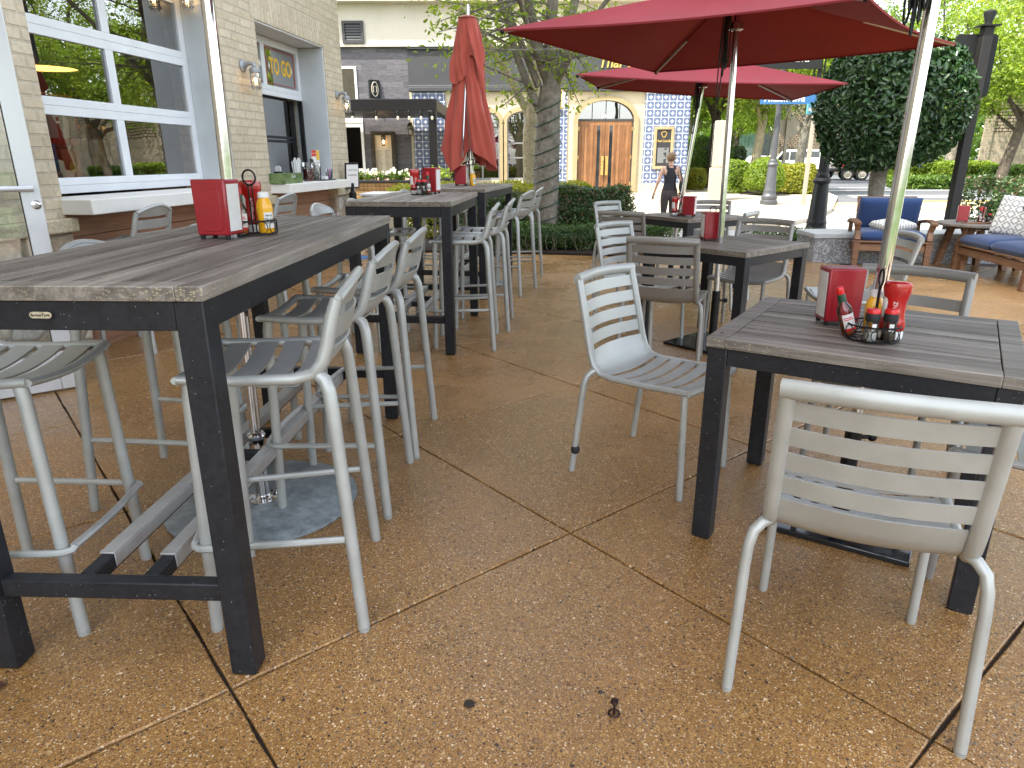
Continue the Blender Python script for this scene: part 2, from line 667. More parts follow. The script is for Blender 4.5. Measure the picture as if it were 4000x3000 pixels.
def make_mats():
    M["paving"] = mat_paving()
    M["joint"] = plain("joint_filler", (0.03, 0.022, 0.016), 0.9)
    M["alu"] = plain("silver_grey_paint", (0.40, 0.415, 0.395), 0.40, 0.28, 0.09, 11)
    M["alu_shaded"] = plain("silver_grey_paint_shaded", (0.285, 0.28, 0.262), 0.42, 0.25, 0.05, 30)  # darker copy of the silver paint, shade put into the chair colour
    M["charcoal"] = mat_ground("charcoal_paint", (0.015, 0.016, 0.019), (0.022, 0.023, 0.027), 9, 60, 0.42, 0.03, (520, 0.9985, (0.4, 0.39, 0.38)))
    M["black"] = plain("black_metal", (0.0045, 0.0045, 0.0055), 0.42, 0.0, 0.2, 25, spec=0.35)
    M["wetblack"] = plain("wet_black_steel", (0.012, 0.015, 0.02), 0.08, 0.3, 0.2, 12, spec=0.8)
    M["chrome"] = plain("polished_steel", (0.62, 0.61, 0.60), 0.12, 1.0, 0.06, 8)
    M["galv"] = mat_ground("galvanised_steel", (0.17, 0.20, 0.215), (0.30, 0.335, 0.35), 7, 30, 0.35, 0.05)
    M["trim"] = plain("aluminium_trim", (0.50, 0.50, 0.49), 0.42, 0.55, 0.10, 22)
    M["teak"] = mat_wood("weathered_teak", [(0.045, 0.039, 0.033), (0.150, 0.134, 0.116), (0.33, 0.305, 0.272)], 0.55, 1, 1.0, lichen=0.34, spec=0.45)
    M["teakx"] = mat_wood("weathered_teak_across", [(0.045, 0.039, 0.033), (0.150, 0.134, 0.116), (0.33, 0.305, 0.272)], 0.55, 0, 1.0, lichen=0.16, spec=0.45)
    M["teakb"] = mat_wood("brown_teak", [(0.085, 0.042, 0.022), (0.165, 0.085, 0.045), (0.26, 0.15, 0.085)], 0.55, 0, 0.7)
    M["red"] = plain("red_enamel", (0.30, 0.009, 0.018), 0.34, 0.0, 0.10, 14, coat=0.3)
    M["napkin"] = plain("white_napkins", (0.72, 0.72, 0.70), 0.9, 0, 0.05, 60, 0.3)
    M["rubber"] = plain("black_rubber", (0.012, 0.012, 0.012), 0.7)
    M["ketchup"] = plain("ketchup_red_plastic", (0.42, 0.012, 0.010), 0.22, 0, 0.08, 10, coat=0.5)
    M["mustard"] = plain("mustard_yellow_plastic", (0.82, 0.42, 0.012), 0.28, 0, 0.05, 10, coat=0.4)
    M["white"] = plain("white_plastic", (0.78, 0.78, 0.76), 0.4, 0, 0.04)
    M["label"] = plain("paper_label", (0.75, 0.73, 0.70), 0.6, 0, 0.05)
    M["redcap"] = plain("red_cap", (0.62, 0.012, 0.014), 0.3, 0, 0.05)
    M["green"] = plain("dark_green_foil", (0.012, 0.05, 0.025), 0.35, 0, 0.1)
    M["ink"] = plain("black_ink", (0.02, 0.02, 0.022), 0.6)
    M["bottle"] = glass_pane("clear_bottle_glass", (0.96, 0.96, 0.93), 0.03, 0.9)
    M["sauce"] = plain("hot_sauce", (0.46, 0.12, 0.025), 0.25, 0, 0.1)
    M["salt"] = plain("white_salt", (0.75, 0.75, 0.74), 0.8, 0, 0.06, 200)
    M["pepper"] = mat_ground("peppercorns", (0.05, 0.035, 0.025), (0.16, 0.12, 0.08), 60, 250, 0.8)
    M["canvas"] = mat_fabric("brick_red_canvas", (0.29, 0.042, 0.052), 0.0, 0.8, 0.0)
    M["canvas2"] = mat_fabric("brick_red_canvas_folded", (0.36, 0.070, 0.048), 0.02)
    M["navy"] = mat_fabric("navy_cushion_cloth", (0.020, 0.045, 0.125), 0.0)
    M["brick"] = mat_brick("cream_brick", (0.53, 0.45, 0.325), (0.63, 0.55, 0.42), (0.50, 0.44, 0.34), 0.203, 0.0765, 0.011)
    M["soldier"] = mat_brick("cream_brick_soldier", (0.53, 0.45, 0.325), (0.63, 0.55, 0.42), (0.50, 0.44, 0.34), 0.24, 0.068, 0.010, swap=True)
    M["stone"] = mat_stone("ledge_stone", [(0.50, 0.42, 0.30), (0.42, 0.37, 0.30), (0.58, 0.52, 0.42), (0.36, 0.30, 0.22), (0.50, 0.47, 0.43), (0.40, 0.33, 0.24)], 4.2, (0.27, 0.235, 0.19))
    M["cap"] = mat_ground("cut_stone", (0.42, 0.36, 0.24), (0.56, 0.49, 0.36), 5, 60, 0.85, 0.5)
    M["concrete"] = plain("cast_concrete", (0.74, 0.725, 0.67), 0.75, 0, 0.05, 5, 0.1)
    M["frame"] = plain("white_aluminium", (0.74, 0.765, 0.79), 0.42, 0.1, 0.04, 6)
    M["jamb"] = plain("grey_jamb", (0.52, 0.55, 0.555), 0.5, 0.1, 0.05, 6)
    M["pane"] = glass_pane("window_glass", (0.55, 0.58, 0.56), 0.0, 2.6, 0.30)
    M["doorglass"] = glass_pane("door_glass", (0.93, 0.96, 0.95), 0.0, 0.9)
    M["clad"] = mat_clad()
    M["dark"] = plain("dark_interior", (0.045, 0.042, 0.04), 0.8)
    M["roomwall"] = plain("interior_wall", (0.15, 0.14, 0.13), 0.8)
    M["alu_door"] = plain("clear_anodised_aluminium", (0.62, 0.64, 0.66), 0.36, 0.5, 0.05, 8)
    M["cream"] = mat_ground("cream_stucco", (0.44, 0.38, 0.26), (0.52, 0.46, 0.33), 1.1, 40, 0.9, 0.15)
    M["cream2"] = mat_ground("tan_stucco", (0.30, 0.23, 0.125), (0.36, 0.285, 0.165), 1.5, 40, 0.9, 0.1)
    M["white_stucco"] = mat_ground("white_stucco", (0.50, 0.465, 0.375), (0.58, 0.545, 0.455), 0.8, 40, 0.9, 0.1)
    M["slate"] = plain("slate_grey_panel", (0.036, 0.038, 0.039), 0.6, 0, 0.08, 2)
    M["tile"] = mat_tile()
    M["plank"] = mat_planks_tile()
    M["doorwood"] = mat_wood("stained_door_wood", [(0.10, 0.045, 0.018), (0.20, 0.095, 0.040), (0.30, 0.155, 0.070)], 0.4, 2, 0.5)
    M["brass"] = plain("brass", (0.62, 0.42, 0.14), 0.3, 0.9, 0.1)
    M["gold"] = plain("gold_letters", (0.60, 0.40, 0.10), 0.4, 0.4, 0.1)
    M["granite"] = mat_ground("grey_granite", (0.15, 0.155, 0.16), (0.22, 0.225, 0.23), 3, 45, 0.6, 0.35, (55, 0.66, (0.36, 0.365, 0.365)))
    M["asphalt"] = mat_ground("asphalt", (0.085, 0.088, 0.095), (0.125, 0.13, 0.14), 0.5, 60, 0.9, 0.4)
    M["asphalt2"] = mat_ground("worn_light_asphalt", (0.20, 0.195, 0.185), (0.29, 0.28, 0.265), 0.6, 40, 0.92, 0.5, (26, 0.6, (0.52, 0.50, 0.47)))
    M["walk"] = mat_ground("pale_concrete_walk", (0.36, 0.315, 0.235), (0.44, 0.39, 0.30), 0.7, 50, 0.9, 0.2)
    M["band"] = mat_ground("yellowish_concrete_band", (0.50, 0.40, 0.20), (0.60, 0.49, 0.27), 0.9, 50, 0.9, 0.2)
    M["kerb"] = mat_ground("kerb_concrete", (0.36, 0.33, 0.27), (0.48, 0.44, 0.37), 1.3, 50, 0.9, 0.2)
    M["paint"] = plain("road_paint", (0.75, 0.74, 0.70), 0.7, 0, 0.08, 3)
    M["paint_y"] = plain("yellow_road_paint", (0.65, 0.45, 0.08), 0.7, 0, 0.08, 3)
    M["mulch"] = mat_ground("dark_mulch", (0.012, 0.009, 0.007), (0.035, 0.024, 0.018), 9, 60, 0.95, 1.0)
    M["lawn"] = mat_ground("grass_ground", (0.045, 0.085, 0.018), (0.085, 0.14, 0.03), 0.6, 30, 0.95, 0.8)
    M["bark"] = mat_ground("grey_bark", (0.11, 0.098, 0.078), (0.25, 0.225, 0.18), 7, 26, 0.9, 1.0)
    M["bark2"] = mat_ground("pale_bark", (0.20, 0.17, 0.11), (0.36, 0.31, 0.20), 6, 24, 0.9, 0.9)
    M["barkd"] = mat_ground("dark_bark", (0.045, 0.036, 0.028), (0.11, 0.09, 0.065), 6, 24, 0.9, 1.0)
    M["leaf_fresh"] = leaf_mat("fresh_green_leaf", [(0.11, 0.17, 0.016), (0.16, 0.235, 0.026), (0.23, 0.30, 0.04)], 0.5)
    M["leaf_lime"] = leaf_mat("lime_green_leaf", [(0.11, 0.18, 0.020), (0.17, 0.25, 0.032), (0.25, 0.33, 0.055)], 0.5)
    M["leaf_mid"] = leaf_mat("mid_green_leaf", [(0.05, 0.105, 0.016), (0.085, 0.155, 0.024), (0.14, 0.22, 0.04)], 0.42)
    M["leaf_box"] = leaf_mat("boxwood_leaf", [(0.028, 0.065, 0.015), (0.05, 0.105, 0.02), (0.085, 0.15, 0.035)], 0.25, 0.4)
    M["leaf_shrub"] = leaf_mat("shrub_leaf", [(0.022, 0.05, 0.015), (0.04, 0.085, 0.022), (0.07, 0.125, 0.04), (0.14, 0.075, 0.05)], 0.22, 0.35)
    M["leaf_gloss"] = leaf_mat("glossy_dark_leaf", [(0.014, 0.042, 0.014), (0.024, 0.066, 0.018), (0.045, 0.10, 0.026)], 0.12, 0.32, 0.5)
    M["leaf_gold"] = leaf_mat("golden_privet_leaf", [(0.20, 0.22, 0.02), (0.30, 0.30, 0.03), (0.16, 0.20, 0.03)], 0.35)
    M["petal"] = leaf_mat("white_petal", [(0.75, 0.75, 0.75), (0.8, 0.78, 0.78)], 0.3)
    M["petalp"] = leaf_mat("pink_petal", [(0.75, 0.42, 0.45), (0.7, 0.55, 0.55)], 0.3)
    M["grey_post"] = plain("grey_green_post_paint", (0.065, 0.068, 0.074), 0.45, 0.2, 0.1, 4)
    M["beige_post"] = plain("beige_post_paint", (0.29, 0.255, 0.20), 0.5, 0.0, 0.06, 4)
    M["sign_dark"] = plain("dark_bronze_sign", (0.010, 0.011, 0.011), 0.65, 0.0, 0.15, 4, spec=0.3)
    M["sign_blue"] = plain("blue_sign", (0.025, 0.11, 0.26), 0.5, 0, 0.05)
    M["sign_teal"] = plain("teal_sign", (0.06, 0.24, 0.33), 0.5, 0, 0.05)
    M["carpaint"] = plain("white_car_paint", (0.75, 0.75, 0.74), 0.25, 0, 0.03, 2, coat=0.5)
    M["carglass"] = plain("dark_car_glass", (0.02, 0.025, 0.03), 0.06, 0.0, 0.1, 2, spec=0.9)
    M["tail"] = plain("red_tail_light", (0.55, 0.015, 0.015), 0.2, 0, 0.05, coat=0.5)
    M["tank"] = plain("cream_plastic_tank", (0.62, 0.58, 0.48), 0.45, 0, 0.05, 2)
    M["skin"] = plain("skin", (0.56, 0.33, 0.24), 0.5, 0, 0.06, 8)
    M["hair"] = plain("dark_blonde_hair", (0.20, 0.12, 0.055), 0.5, 0, 0.35, 40, 0.6)
    M["cloth"] = plain("black_sport_cloth", (0.016, 0.016, 0.022), 0.75, 0, 0.2, 30)
    M["legging"] = plain("charcoal_leggings", (0.040, 0.030, 0.030), 0.7, 0, 0.2, 30)
    M["leather"] = plain("black_leather", (0.012, 0.012, 0.012), 0.35, 0, 0.2, 40)
    M["lampglass"] = glass_pane("lamp_glass", (0.95, 0.93, 0.88), 0.05, 1.2)
    M["bulb"] = emit("warm_bulb", (1.0, 0.62, 0.28), 9.0)
    M["galv_lamp"] = plain("grey_cast_lamp", (0.30, 0.31, 0.32), 0.45, 0.5, 0.1)
    M["yellow"] = plain("yellow_letters", (0.75, 0.48, 0.05), 0.5, 0, 0.04)
    M["redline"] = plain("dull_red_line", (0.42, 0.06, 0.06), 0.5, 0, 0.04)
    M["greyfilm"] = plain("grey_window_film", (0.20, 0.205, 0.21), 0.35, 0, 0.05, 3)
    M["menu"] = plain("menu_paper", (0.66, 0.58, 0.45), 0.7, 0, 0.05, 3)
    M["tea"] = plain("red_drink", (0.14, 0.008, 0.008), 0.15, 0, 0.1, coat=0.5)
    M["orange"] = plain("orange_print", (0.60, 0.16, 0.06), 0.5, 0, 0.15, 3)
    M["purple"] = plain("purple_print", (0.20, 0.09, 0.28), 0.5, 0, 0.15, 3)
    M["blueprint"] = plain("blue_print", (0.03, 0.13, 0.32), 0.5, 0, 0.15, 3)
    M["slatwood"] = mat_wood("honey_planter_wood", [(0.20, 0.12, 0.045), (0.30, 0.185, 0.075), (0.38, 0.245, 0.11)], 0.6, 0, 0.4)
    M["pattern"] = None


make_mats()


# ------------------------------------------------------------------ foliage
def leaves(name, P, N, size, m, parent, aspect=0.5, jit=0.7, rng=RNG, curl=0.18):
    P = np.asarray(P, float)
    N = np.asarray(N, float)
    n = N + jit * rng.normal(size=P.shape)
    n /= np.linalg.norm(n, axis=1, keepdims=True) + 1e-9
    a = rng.normal(size=P.shape)
    a -= (a * n).sum(1, keepdims=True) * n
    a /= np.linalg.norm(a, axis=1, keepdims=True) + 1e-9
    b = np.cross(n, a)
    L = (size * (0.65 + 0.7 * rng.random(len(P))))[:, None]
    k = len(P)
    V = np.empty((k, 6, 3))
    w = b * L * aspect * 0.5
    up = n * L * 0.07
    V[:, 0] = P - a * L * 0.5
    V[:, 1] = P - a * L * 0.22 + w * 0.86 + up
    V[:, 2] = P + a * L * 0.18 + w * 0.80 + up * 0.7 - n * L * curl * 0.25
    V[:, 3] = P + a * L * 0.5 - n * L * curl
    V[:, 4] = P + a * L * 0.18 - w * 0.80 + up * 0.7 - n * L * curl * 0.25
    V[:, 5] = P - a * L * 0.22 - w * 0.86 + up
    # two quads folded along the midrib
    q = np.array([0, 1, 2, 3, 0, 3, 4, 5], dtype=np.int32)
    me = bpy.data.meshes.new(name)
    me.vertices.add(k * 6)
    me.vertices.foreach_set("co", V.reshape(-1))
    me.loops.add(k * 8)
    me.loops.foreach_set("vertex_index", (np.arange(k, dtype=np.int32)[:, None] * 6 + q[None]).reshape(-1))
    me.polygons.add(k * 2)
    me.polygons.foreach_set("loop_start", np.arange(0, k * 8, 4, dtype=np.int32))
    me.update(calc_edges=True)
    return link(name, me, m, parent)


def ball_points(n, c, r, rng=RNG, shell=0.0, noise=0.12, flat=None):
    """points through an uneven ellipsoid (shell>0 keeps them near the surface)"""
    d = rng.normal(size=(n, 3))
    d /= np.linalg.norm(d, axis=1, keepdims=True)
    ph = rng.random(6) * 6.28
    bumpy = 1 + noise * (np.sin(4 * d[:, 0] + ph[0]) * np.sin(5 * d[:, 1] + ph[1]) + np.sin(7 * d[:, 2] + ph[2]) * np.sin(6 * d[:, 0] + ph[3]))
    t = rng.random(n) ** (1 / 3.0)
    if shell:
        t = 1 - shell * rng.random(n) ** 1.6
    P = np.asarray(c) + d * np.asarray(r) * (t * bumpy)[:, None]
    return P, d


def box_points(n, lo, hi, rnd=0.25, rng=RNG, depth=0.10, bottom=False, wob=0.03):
    """points near the surface of a clipped, round-cornered hedge block"""
    lo, hi = np.asarray(lo, float), np.asarray(hi, float)
    s = hi - lo
    A = np.array([s[1] * s[2], s[1] * s[2], s[0] * s[2], s[0] * s[2], s[0] * s[1], s[0] * s[1] * (1 if bottom else 0.15)])
    face = rng.choice(6, n, p=A / A.sum())
    q = rng.random((n, 3)) * 2 - 1
    N = np.zeros((n, 3))
    for k in range(6):
        ax, sg = k // 2, (-1, 1)[k % 2]
        if k == 4:
            ax, sg = 2, 1
        if k == 5:
            ax, sg = 2, -1
        w = face == k
        q[w, ax] = sg
        N[w, ax] = sg
    # round the corners: pull onto a superellipsoid
    pw = 2 + 8 * (1 - rnd)
    rr = (np.abs(q) ** pw).sum(1) ** (1 / pw)
    N2 = np.sign(q) * np.abs(q / rr[:, None]) ** (pw - 1)
    N2 /= np.linalg.norm(N2, axis=1, keepdims=True)
    q = q / rr[:, None]
    ph = rng.random(4) * 6.28
    c = (lo + hi) / 2
    P = c + q * s / 2
    P += N2 * (wob * (np.sin(P[:, 0] * 5 + ph[0]) + np.sin(P[:, 1] * 6 + ph[1]) + np.sin(P[:, 2] * 7 + ph[2])))[:, None]
    P -= N2 * (depth * rng.random(n) ** 1.3)[:, None]
    P += N2 * (0.03 * rng.random(n) ** 3)[:, None]
    return P, N2


def limb(mb, p0, p1, r0, r1, bend=0.12, n=7, seg=6, rng=random):
    p0, p1 = Vector(p0), Vector(p1)
    d = p1 - p0
    side = Vector((rng.uniform(-1, 1), rng.uniform(-1, 1), rng.uniform(-0.3, 0.3))) * d.length * bend
    pts, rr = [], []
    for i in range(seg + 1):
        t = i / seg
        pts.append(p0 + d * t + side * math.sin(PI * t))
        rr.append(r0 + (r1 - r0) * t)
    mb.tube(pts, rr, n)
    return pts


def text(s, size, m, parent, Mx, name="lettering", extrude=0.002, bold=0.0, align="CENTER", sx=1.0, shear=0.0):
    cu = bpy.data.curves.new("txt", "FONT")
    cu.body = s
    cu.size = size
    cu.align_x = align
    cu.align_y = "CENTER"
    cu.extrude = extrude
    cu.offset = bold
    cu.shear = shear
    tmp = bpy.data.objects.new("txt", cu)
    COL.objects.link(tmp)
    dg = bpy.context.evaluated_depsgraph_get()
    me = bpy.data.meshes.new_from_object(tmp.evaluated_get(dg))
    bpy.data.objects.remove(tmp)
    me.transform(Matrix.Diagonal((sx, 1, 1, 1)))
    me.materials.clear()
    o = link(name, me, m, parent)
    o.matrix_local = Mx
    return o


def frame_mx(loc, right, up):
    r = Vector(right).normalized()
    u = Vector(up).normalized()
    n = r.cross(u)
    return Matrix(((r.x, u.x, n.x, loc[0]), (r.y, u.y, n.y, loc[1]), (r.z, u.z, n.z, loc[2]), (0, 0, 0, 1)))


def hd(fx, fy):
    """z rotation that turns local +Y to the facing direction"""
    return math.atan2(-fx, fy)


# ------------------------------------------------------------------ furniture
def make_table(name, label, W, L, H, bar, axis=1, group=None, hole=True):
    """local: width along X, length along Y; slats run along `axis`"""
    t = thing(name, label, "table", group=group)
    top = MB()
    th, eb = 0.034, 0.062
    hw, hl = W / 2, L / 2
    # a plain wooden rim all round, slats inside
    z0, z1 = H - th, H
    top.box(-hw, -hw + eb, -hl, hl, z0, z1)
    top.box(hw - eb, hw, -hl, hl, z0, z1)
    top.box(-hw + eb + 0.001, hw - eb - 0.001, -hl, -hl + eb, z0, z1 - 0.0005)
    top.box(-hw + eb + 0.001, hw - eb - 0.001, hl - eb, hl, z0, z1 - 0.0005)
    inner = (W if axis == 1 else L) - 2 * eb
    n = max(6, int(round(inner / 0.047)))
    w = inner / n
    for i in range(n):
        a = -inner / 2 + i * w + 0.0030
        b = a + w - 0.0060
        dz = random.uniform(-0.0012, 0.0012)
        if axis == 1:
            top.box(a, b, -hl + eb + 0.003, hl - eb - 0.003, z0 + 0.006, z1 + dz - 0.001)
        else:
            top.box(-hw + eb + 0.003, hw - eb - 0.003, a, b, z0 + 0.006, z1 + dz - 0.001)
    top.build("tabletop", M["teak"] if axis == 1 else M["teakx"], t, bevel=0.0022)
    lw = 0.066 if bar else 0.064
    ah = 0.068 if bar else 0.058
    ins = 0.006
    ap = MB()
    x0, y0 = hw - ins, hl - ins
    for s in (-1, 1):
        ap.box(-x0 + lw + 0.001, x0 - lw - 0.001, s * (y0 - 0.015) - 0.013, s * (y0 - 0.015) + 0.013, z0 - ah, z0 - 0.001)
        ap.box(s * (x0 - 0.015) - 0.013, s * (x0 - 0.015) + 0.013, -y0 + lw + 0.001, y0 - lw - 0.001, z0 - ah, z0 - 0.001)
    ap.build("apron", M["charcoal"], t, bevel=0.002)
    for sx in (-1, 1):
        for sy in (-1, 1):
            lg = MB()
            xa, ya = sx * (x0 - lw / 2), sy * (y0 - lw / 2)
            lg.box(xa - lw / 2, xa + lw / 2, ya - lw / 2, ya + lw / 2, 0.006, z0 - 0.0005)
            lg.box(xa - lw / 2 + 0.005, xa + lw / 2 - 0.005, ya - lw / 2 + 0.005, ya + lw / 2 - 0.005, 0.0, 0.006)
            lg.build("leg", M["charcoal"], t, bevel=0.006)
    if bar:
        st = MB()
        za, zb = 0.222, 0.272
        for s in (-1, 1):
            yy = s * (y0 - lw / 2)
            st.box(-x0 + lw, x0 - lw, yy - 0.02, yy + 0.02, za, zb)
        for s in (-1, 1):
            st.box(s * 0.085 - 0.019, s * 0.085 + 0.019, -y0 + lw / 2 + 0.021, y0 - lw / 2 - 0.021, za + 0.004, zb - 0.001)
        for s in (-0.11, 0.11):
            st.box(-0.065, 0.065, s - 0.016, s + 0.016, za + 0.006, zb - 0.006)
        st.build("stretcher", M["charcoal"], t, bevel=0.004)
        for s in (-1, 1):
            tr = MB()
            e = y0 - lw / 2 - 0.11
            tr.box(s * 0.085 - 0.021, s * 0.085 + 0.021, -e, e, zb, zb + 0.006)
            tr.box(s * 0.085 + 0.0195, s * 0.085 + 0.022, -e, e, zb - 0.038, zb)
            tr.build("foot_trim", M["trim"], t, bevel=0.0015)
    return t


def make_stool(label, group=None):
    t = thing("bar_stool", label, "bar stool", group=group)
    SZ = 0.765
    fr = MB()
    for s in (-1, 1):
        pts = [(s * 0.193, 0.205, SZ - 0.002), (s * 0.197, 0.06, SZ - 0.010), (s * 0.200, -0.09, SZ - 0.010), (s * 0.198, -0.142, SZ + 0.004), (s * 0.195, -0.166, SZ + 0.035), (s * 0.192, -0.180, SZ + 0.08), (s * 0.188, -0.197, SZ + 0.15), (s * 0.184, -0.212, SZ + 0.195)]
        fr.tube(pts, [0.013, 0.015, 0.016, 0.018, 0.019, 0.019, 0.018, 0.016], 10, sx=1.0, sy=1.05, up=(0, 0, 1))
    # dished front rail
    fr.tube([(-0.196 + 0.392 * k / 10, 0.203 + 0.006 * math.sin(PI * k / 10), SZ - 0.004 - 0.017 * math.sin(PI * k / 10)) for k in range(11)], 0.014, 10, sx=0.8, sy=1.2)
    fr.build("frame", M["alu"], t)

    def curved(y0, y1, z0, z1, w, dip, ny=2, th=0.006):
        mb = MB()
        mb.sheet(lambda a, b: ((a - 0.5) * w, y0 + (y1 - y0) * b, z0 + (z1 - z0) * b - dip * math.sin(PI * a)), 12, ny, th)
        return mb

    seat = MB()
    for k in range(4):
        y1 = 0.170 - k * 0.083
        y0 = y1 - 0.062
        seat.sheet(lambda a, b: ((a - 0.5) * 0.385, y0 + (y1 - y0) * b, SZ - 0.001 - 0.024 * math.sin(PI * a)), 12, 2, 0.006)
    # swept panel from seat into back
    prof = [(-0.115, SZ - 0.004), (-0.148, SZ + 0.002), (-0.172, SZ + 0.03), (-0.182, SZ + 0.060)]
    seat.sheet(lambda a, b: ((a - 0.5) * 0.385, _pl(prof, b)[0] - 0.034 * math.sin(PI * a) * b, _pl(prof, b)[1] - 0.022 * math.sin(PI * a) * (1 - b)), 12, 8, 0.006)
    seat.build("seat", M["alu"], t)
    bk = MB()
    for (za, zb) in ((0.085, 0.145),):
        ya, yb = -0.188 - (za - 0.085) * 0.28, -0.188 - (zb - 0.085) * 0.28
        bk.sheet(lambda a, b: ((a - 0.5) * 0.376, ya + (yb - ya) * b - 0.035 * math.sin(PI * a), SZ + za + (zb - za) * b), 14, 2, 0.006)
    # tall curved head rail
    bk.sheet(lambda a, b: ((a - 0.5) * 0.376, -0.198 - 0.028 * b - 0.036 * math.sin(PI * a), SZ + 0.165 + (0.034 + 0.040 * math.sin(PI * a)) * b), 16, 3, 0.016)
    bk.tube([(-0.184 + 0.368 * k / 16, -0.218 - 0.036 * math.sin(PI * k / 16), SZ + 0.197 + 0.040 * math.sin(PI * k / 16)) for k in range(17)], 0.0125, 8)
    bk.build("backrest", M["alu"], t)
    for s in (-1, 1):
        l = MB()
        l.tube([(s * 0.183, 0.178, SZ - 0.012), (s * 0.186, 0.184, SZ - 0.05), (s * 0.196, 0.202, 0.012)], 0.0175, 12)
        l.lathe([(0.0165, 0), (0.0175, 0.012)], (s * 0.1963, 0.2026, 0), 12)
        l.build("leg", M["alu"], t)
        l = MB()
        l.tube([(s * 0.198, -0.150, SZ - 0.002), (s * 0.206, -0.168, SZ - 0.014), (s * 0.212, -0.178, SZ - 0.045), (s * 0.216, -0.183, SZ - 0.10), (s * 0.250, -0.222, 0.012)], [0.017, 0.0185, 0.019, 0.0185, 0.0175], 12)
        l.lathe([(0.0165, 0), (0.0175, 0.012)], (s * 0.2506, -0.2224, 0), 12)
        l.build("leg", M["alu"], t)
    z = 0.278
    for s in (-1, 1):
        ft = MB()
        ft.tube([(s * 0.190, 0.228, z + 0.006), (s * 0.200, 0.225, z), (s * 0.213, 0.21, z), (s * 0.217, 0.18, z), (s * 0.232, -0.188, z + 0.012)], 0.0105, 8)
        ft.build("side_rung", M["alu"], t)
    fb = MB()
    fb.tube([(-0.190 + 0.38 * k / 10, 0.226 + 0.012 * math.sin(PI * k / 10), z + 0.006) for k in range(11)], 0.0115, 8)
    fb.build("footrest", M["trim"], t)
    return t


def _pl(prof, b):
    k = b * (len(prof) - 1)
    i = min(int(k), len(prof) - 2)
    f = k - i
    return (prof[i][0] * (1 - f) + prof[i + 1][0] * f, prof[i][1] * (1 - f) + prof[i + 1][1] * f)


def make_chair(label, group=None, m="alu", gap=False, collar=False):
    t = thing("dining_chair", label, "chair", group=group)
    SZ = 0.452
    fr = MB()
    for s in (-1, 1):
        pts = [(s * 0.208, 0.232, SZ), (s * 0.208, 0.06, SZ - 0.008), (s * 0.208, -0.11, SZ - 0.010), (s * 0.208, -0.165, SZ), (s * 0.209, -0.198, SZ + 0.032), (s * 0.208, -0.215, SZ + 0.08), (s * 0.206, -0.248, SZ + 0.22), (s * 0.203, -0.288, SZ + 0.378)]
        fr.tube(pts, [0.014, 0.015, 0.015, 0.016, 0.018, 0.0185, 0.0185, 0.0185], 10, sx=0.85, sy=1.0, up=(0, 0, 1))
    fr.tube([(-0.212 + 0.424 * k / 10, 0.232, SZ - 0.002 - 0.014 * math.sin(PI * k / 10)) for k in range(11)], 0.0135, 10)
    # mitred head rail, bowed backward
    fr.tube([(-0.217 + 0.434 * k / 16, -0.288 - 0.030 * math.sin(PI * k / 16), SZ + 0.380 + 0.006 * math.sin(PI * k / 16)) for k in range(17)], 0.0215, 12, sx=1.05, sy=0.75, up=(0, 0, 1))
    fr.build("frame", M[m], t)
    seat = MB()
    for k in range(5):
        y1 = 0.203 - k * 0.067
        y0 = y1 - 0.050
        seat.sheet(lambda a, b: ((a - 0.5) * 0.404, y0 + (y1 - y0) * b, SZ - 0.001 - 0.020 * math.sin(PI * a)), 12, 2, 0.004)
    prof = [(-0.135, SZ - 0.004), (-0.165, SZ), (-0.192, SZ + 0.026), (-0.208, SZ + 0.065), (-0.214, SZ + 0.088)]
    seat.sheet(lambda a, b: ((a - 0.5) * 0.406, _pl(prof, b)[0] - 0.030 * math.sin(PI * a) * b, _pl(prof, b)[1] - 0.018 * math.sin(PI * a) * (1 - b)), 14, 8, 0.004)
    seat.build("seat", M[m], t)
    bk = MB()
    zs = [0.108 + 0.066 * k for k in range(3 if gap else 4)]
    for za in zs:
        zb = za + 0.046
        ya, yb = -0.220 - (za - 0.09) * 0.245, -0.220 - (zb - 0.09) * 0.245
        bk.sheet(lambda a, b: ((a - 0.5) * 0.396, ya + (yb - ya) * b - 0.031 * math.sin(PI * a), SZ + za + (zb - za) * b), 14, 2, 0.004)
    bk.build("backrest", M[m], t)
    for s in (-1, 1):
        l = MB()
        l.tube([(s * 0.200, 0.214, SZ - 0.008), (s * 0.206, 0.228, 0.010)], 0.0135, 12)
        l.lathe([(0.0128, 0), (0.0138, 0.010)], (s * 0.2062, 0.2284, 0), 12)
        l.build("leg", M[m], t)
        l = MB()
        l.tube([(s * 0.206, -0.180, SZ + 0.012), (s * 0.222, -0.196, SZ + 0.008), (s * 0.240, -0.210, SZ - 0.012), (s * 0.248, -0.218, SZ - 0.05), (s * 0.251, -0.224, SZ - 0.10), (s * 0.258, -0.262, 0.010)], 0.0138, 12)
        l.lathe([(0.0128, 0), (0.0138, 0.010)], (s * 0.2582, -0.2626, 0), 12)
        lo = l.build("leg", M[m], t)
        if collar and s == 1:
            c = MB()
            c.lathe([(0.0145, 0.0), (0.0185, 0.006), (0.020, 0.016), (0.0185, 0.026), (0.0145, 0.032)], (0.2555, -0.2475, 0.088), 14)
            c.build("rubber_collar", M["rubber"], lo)
    return t


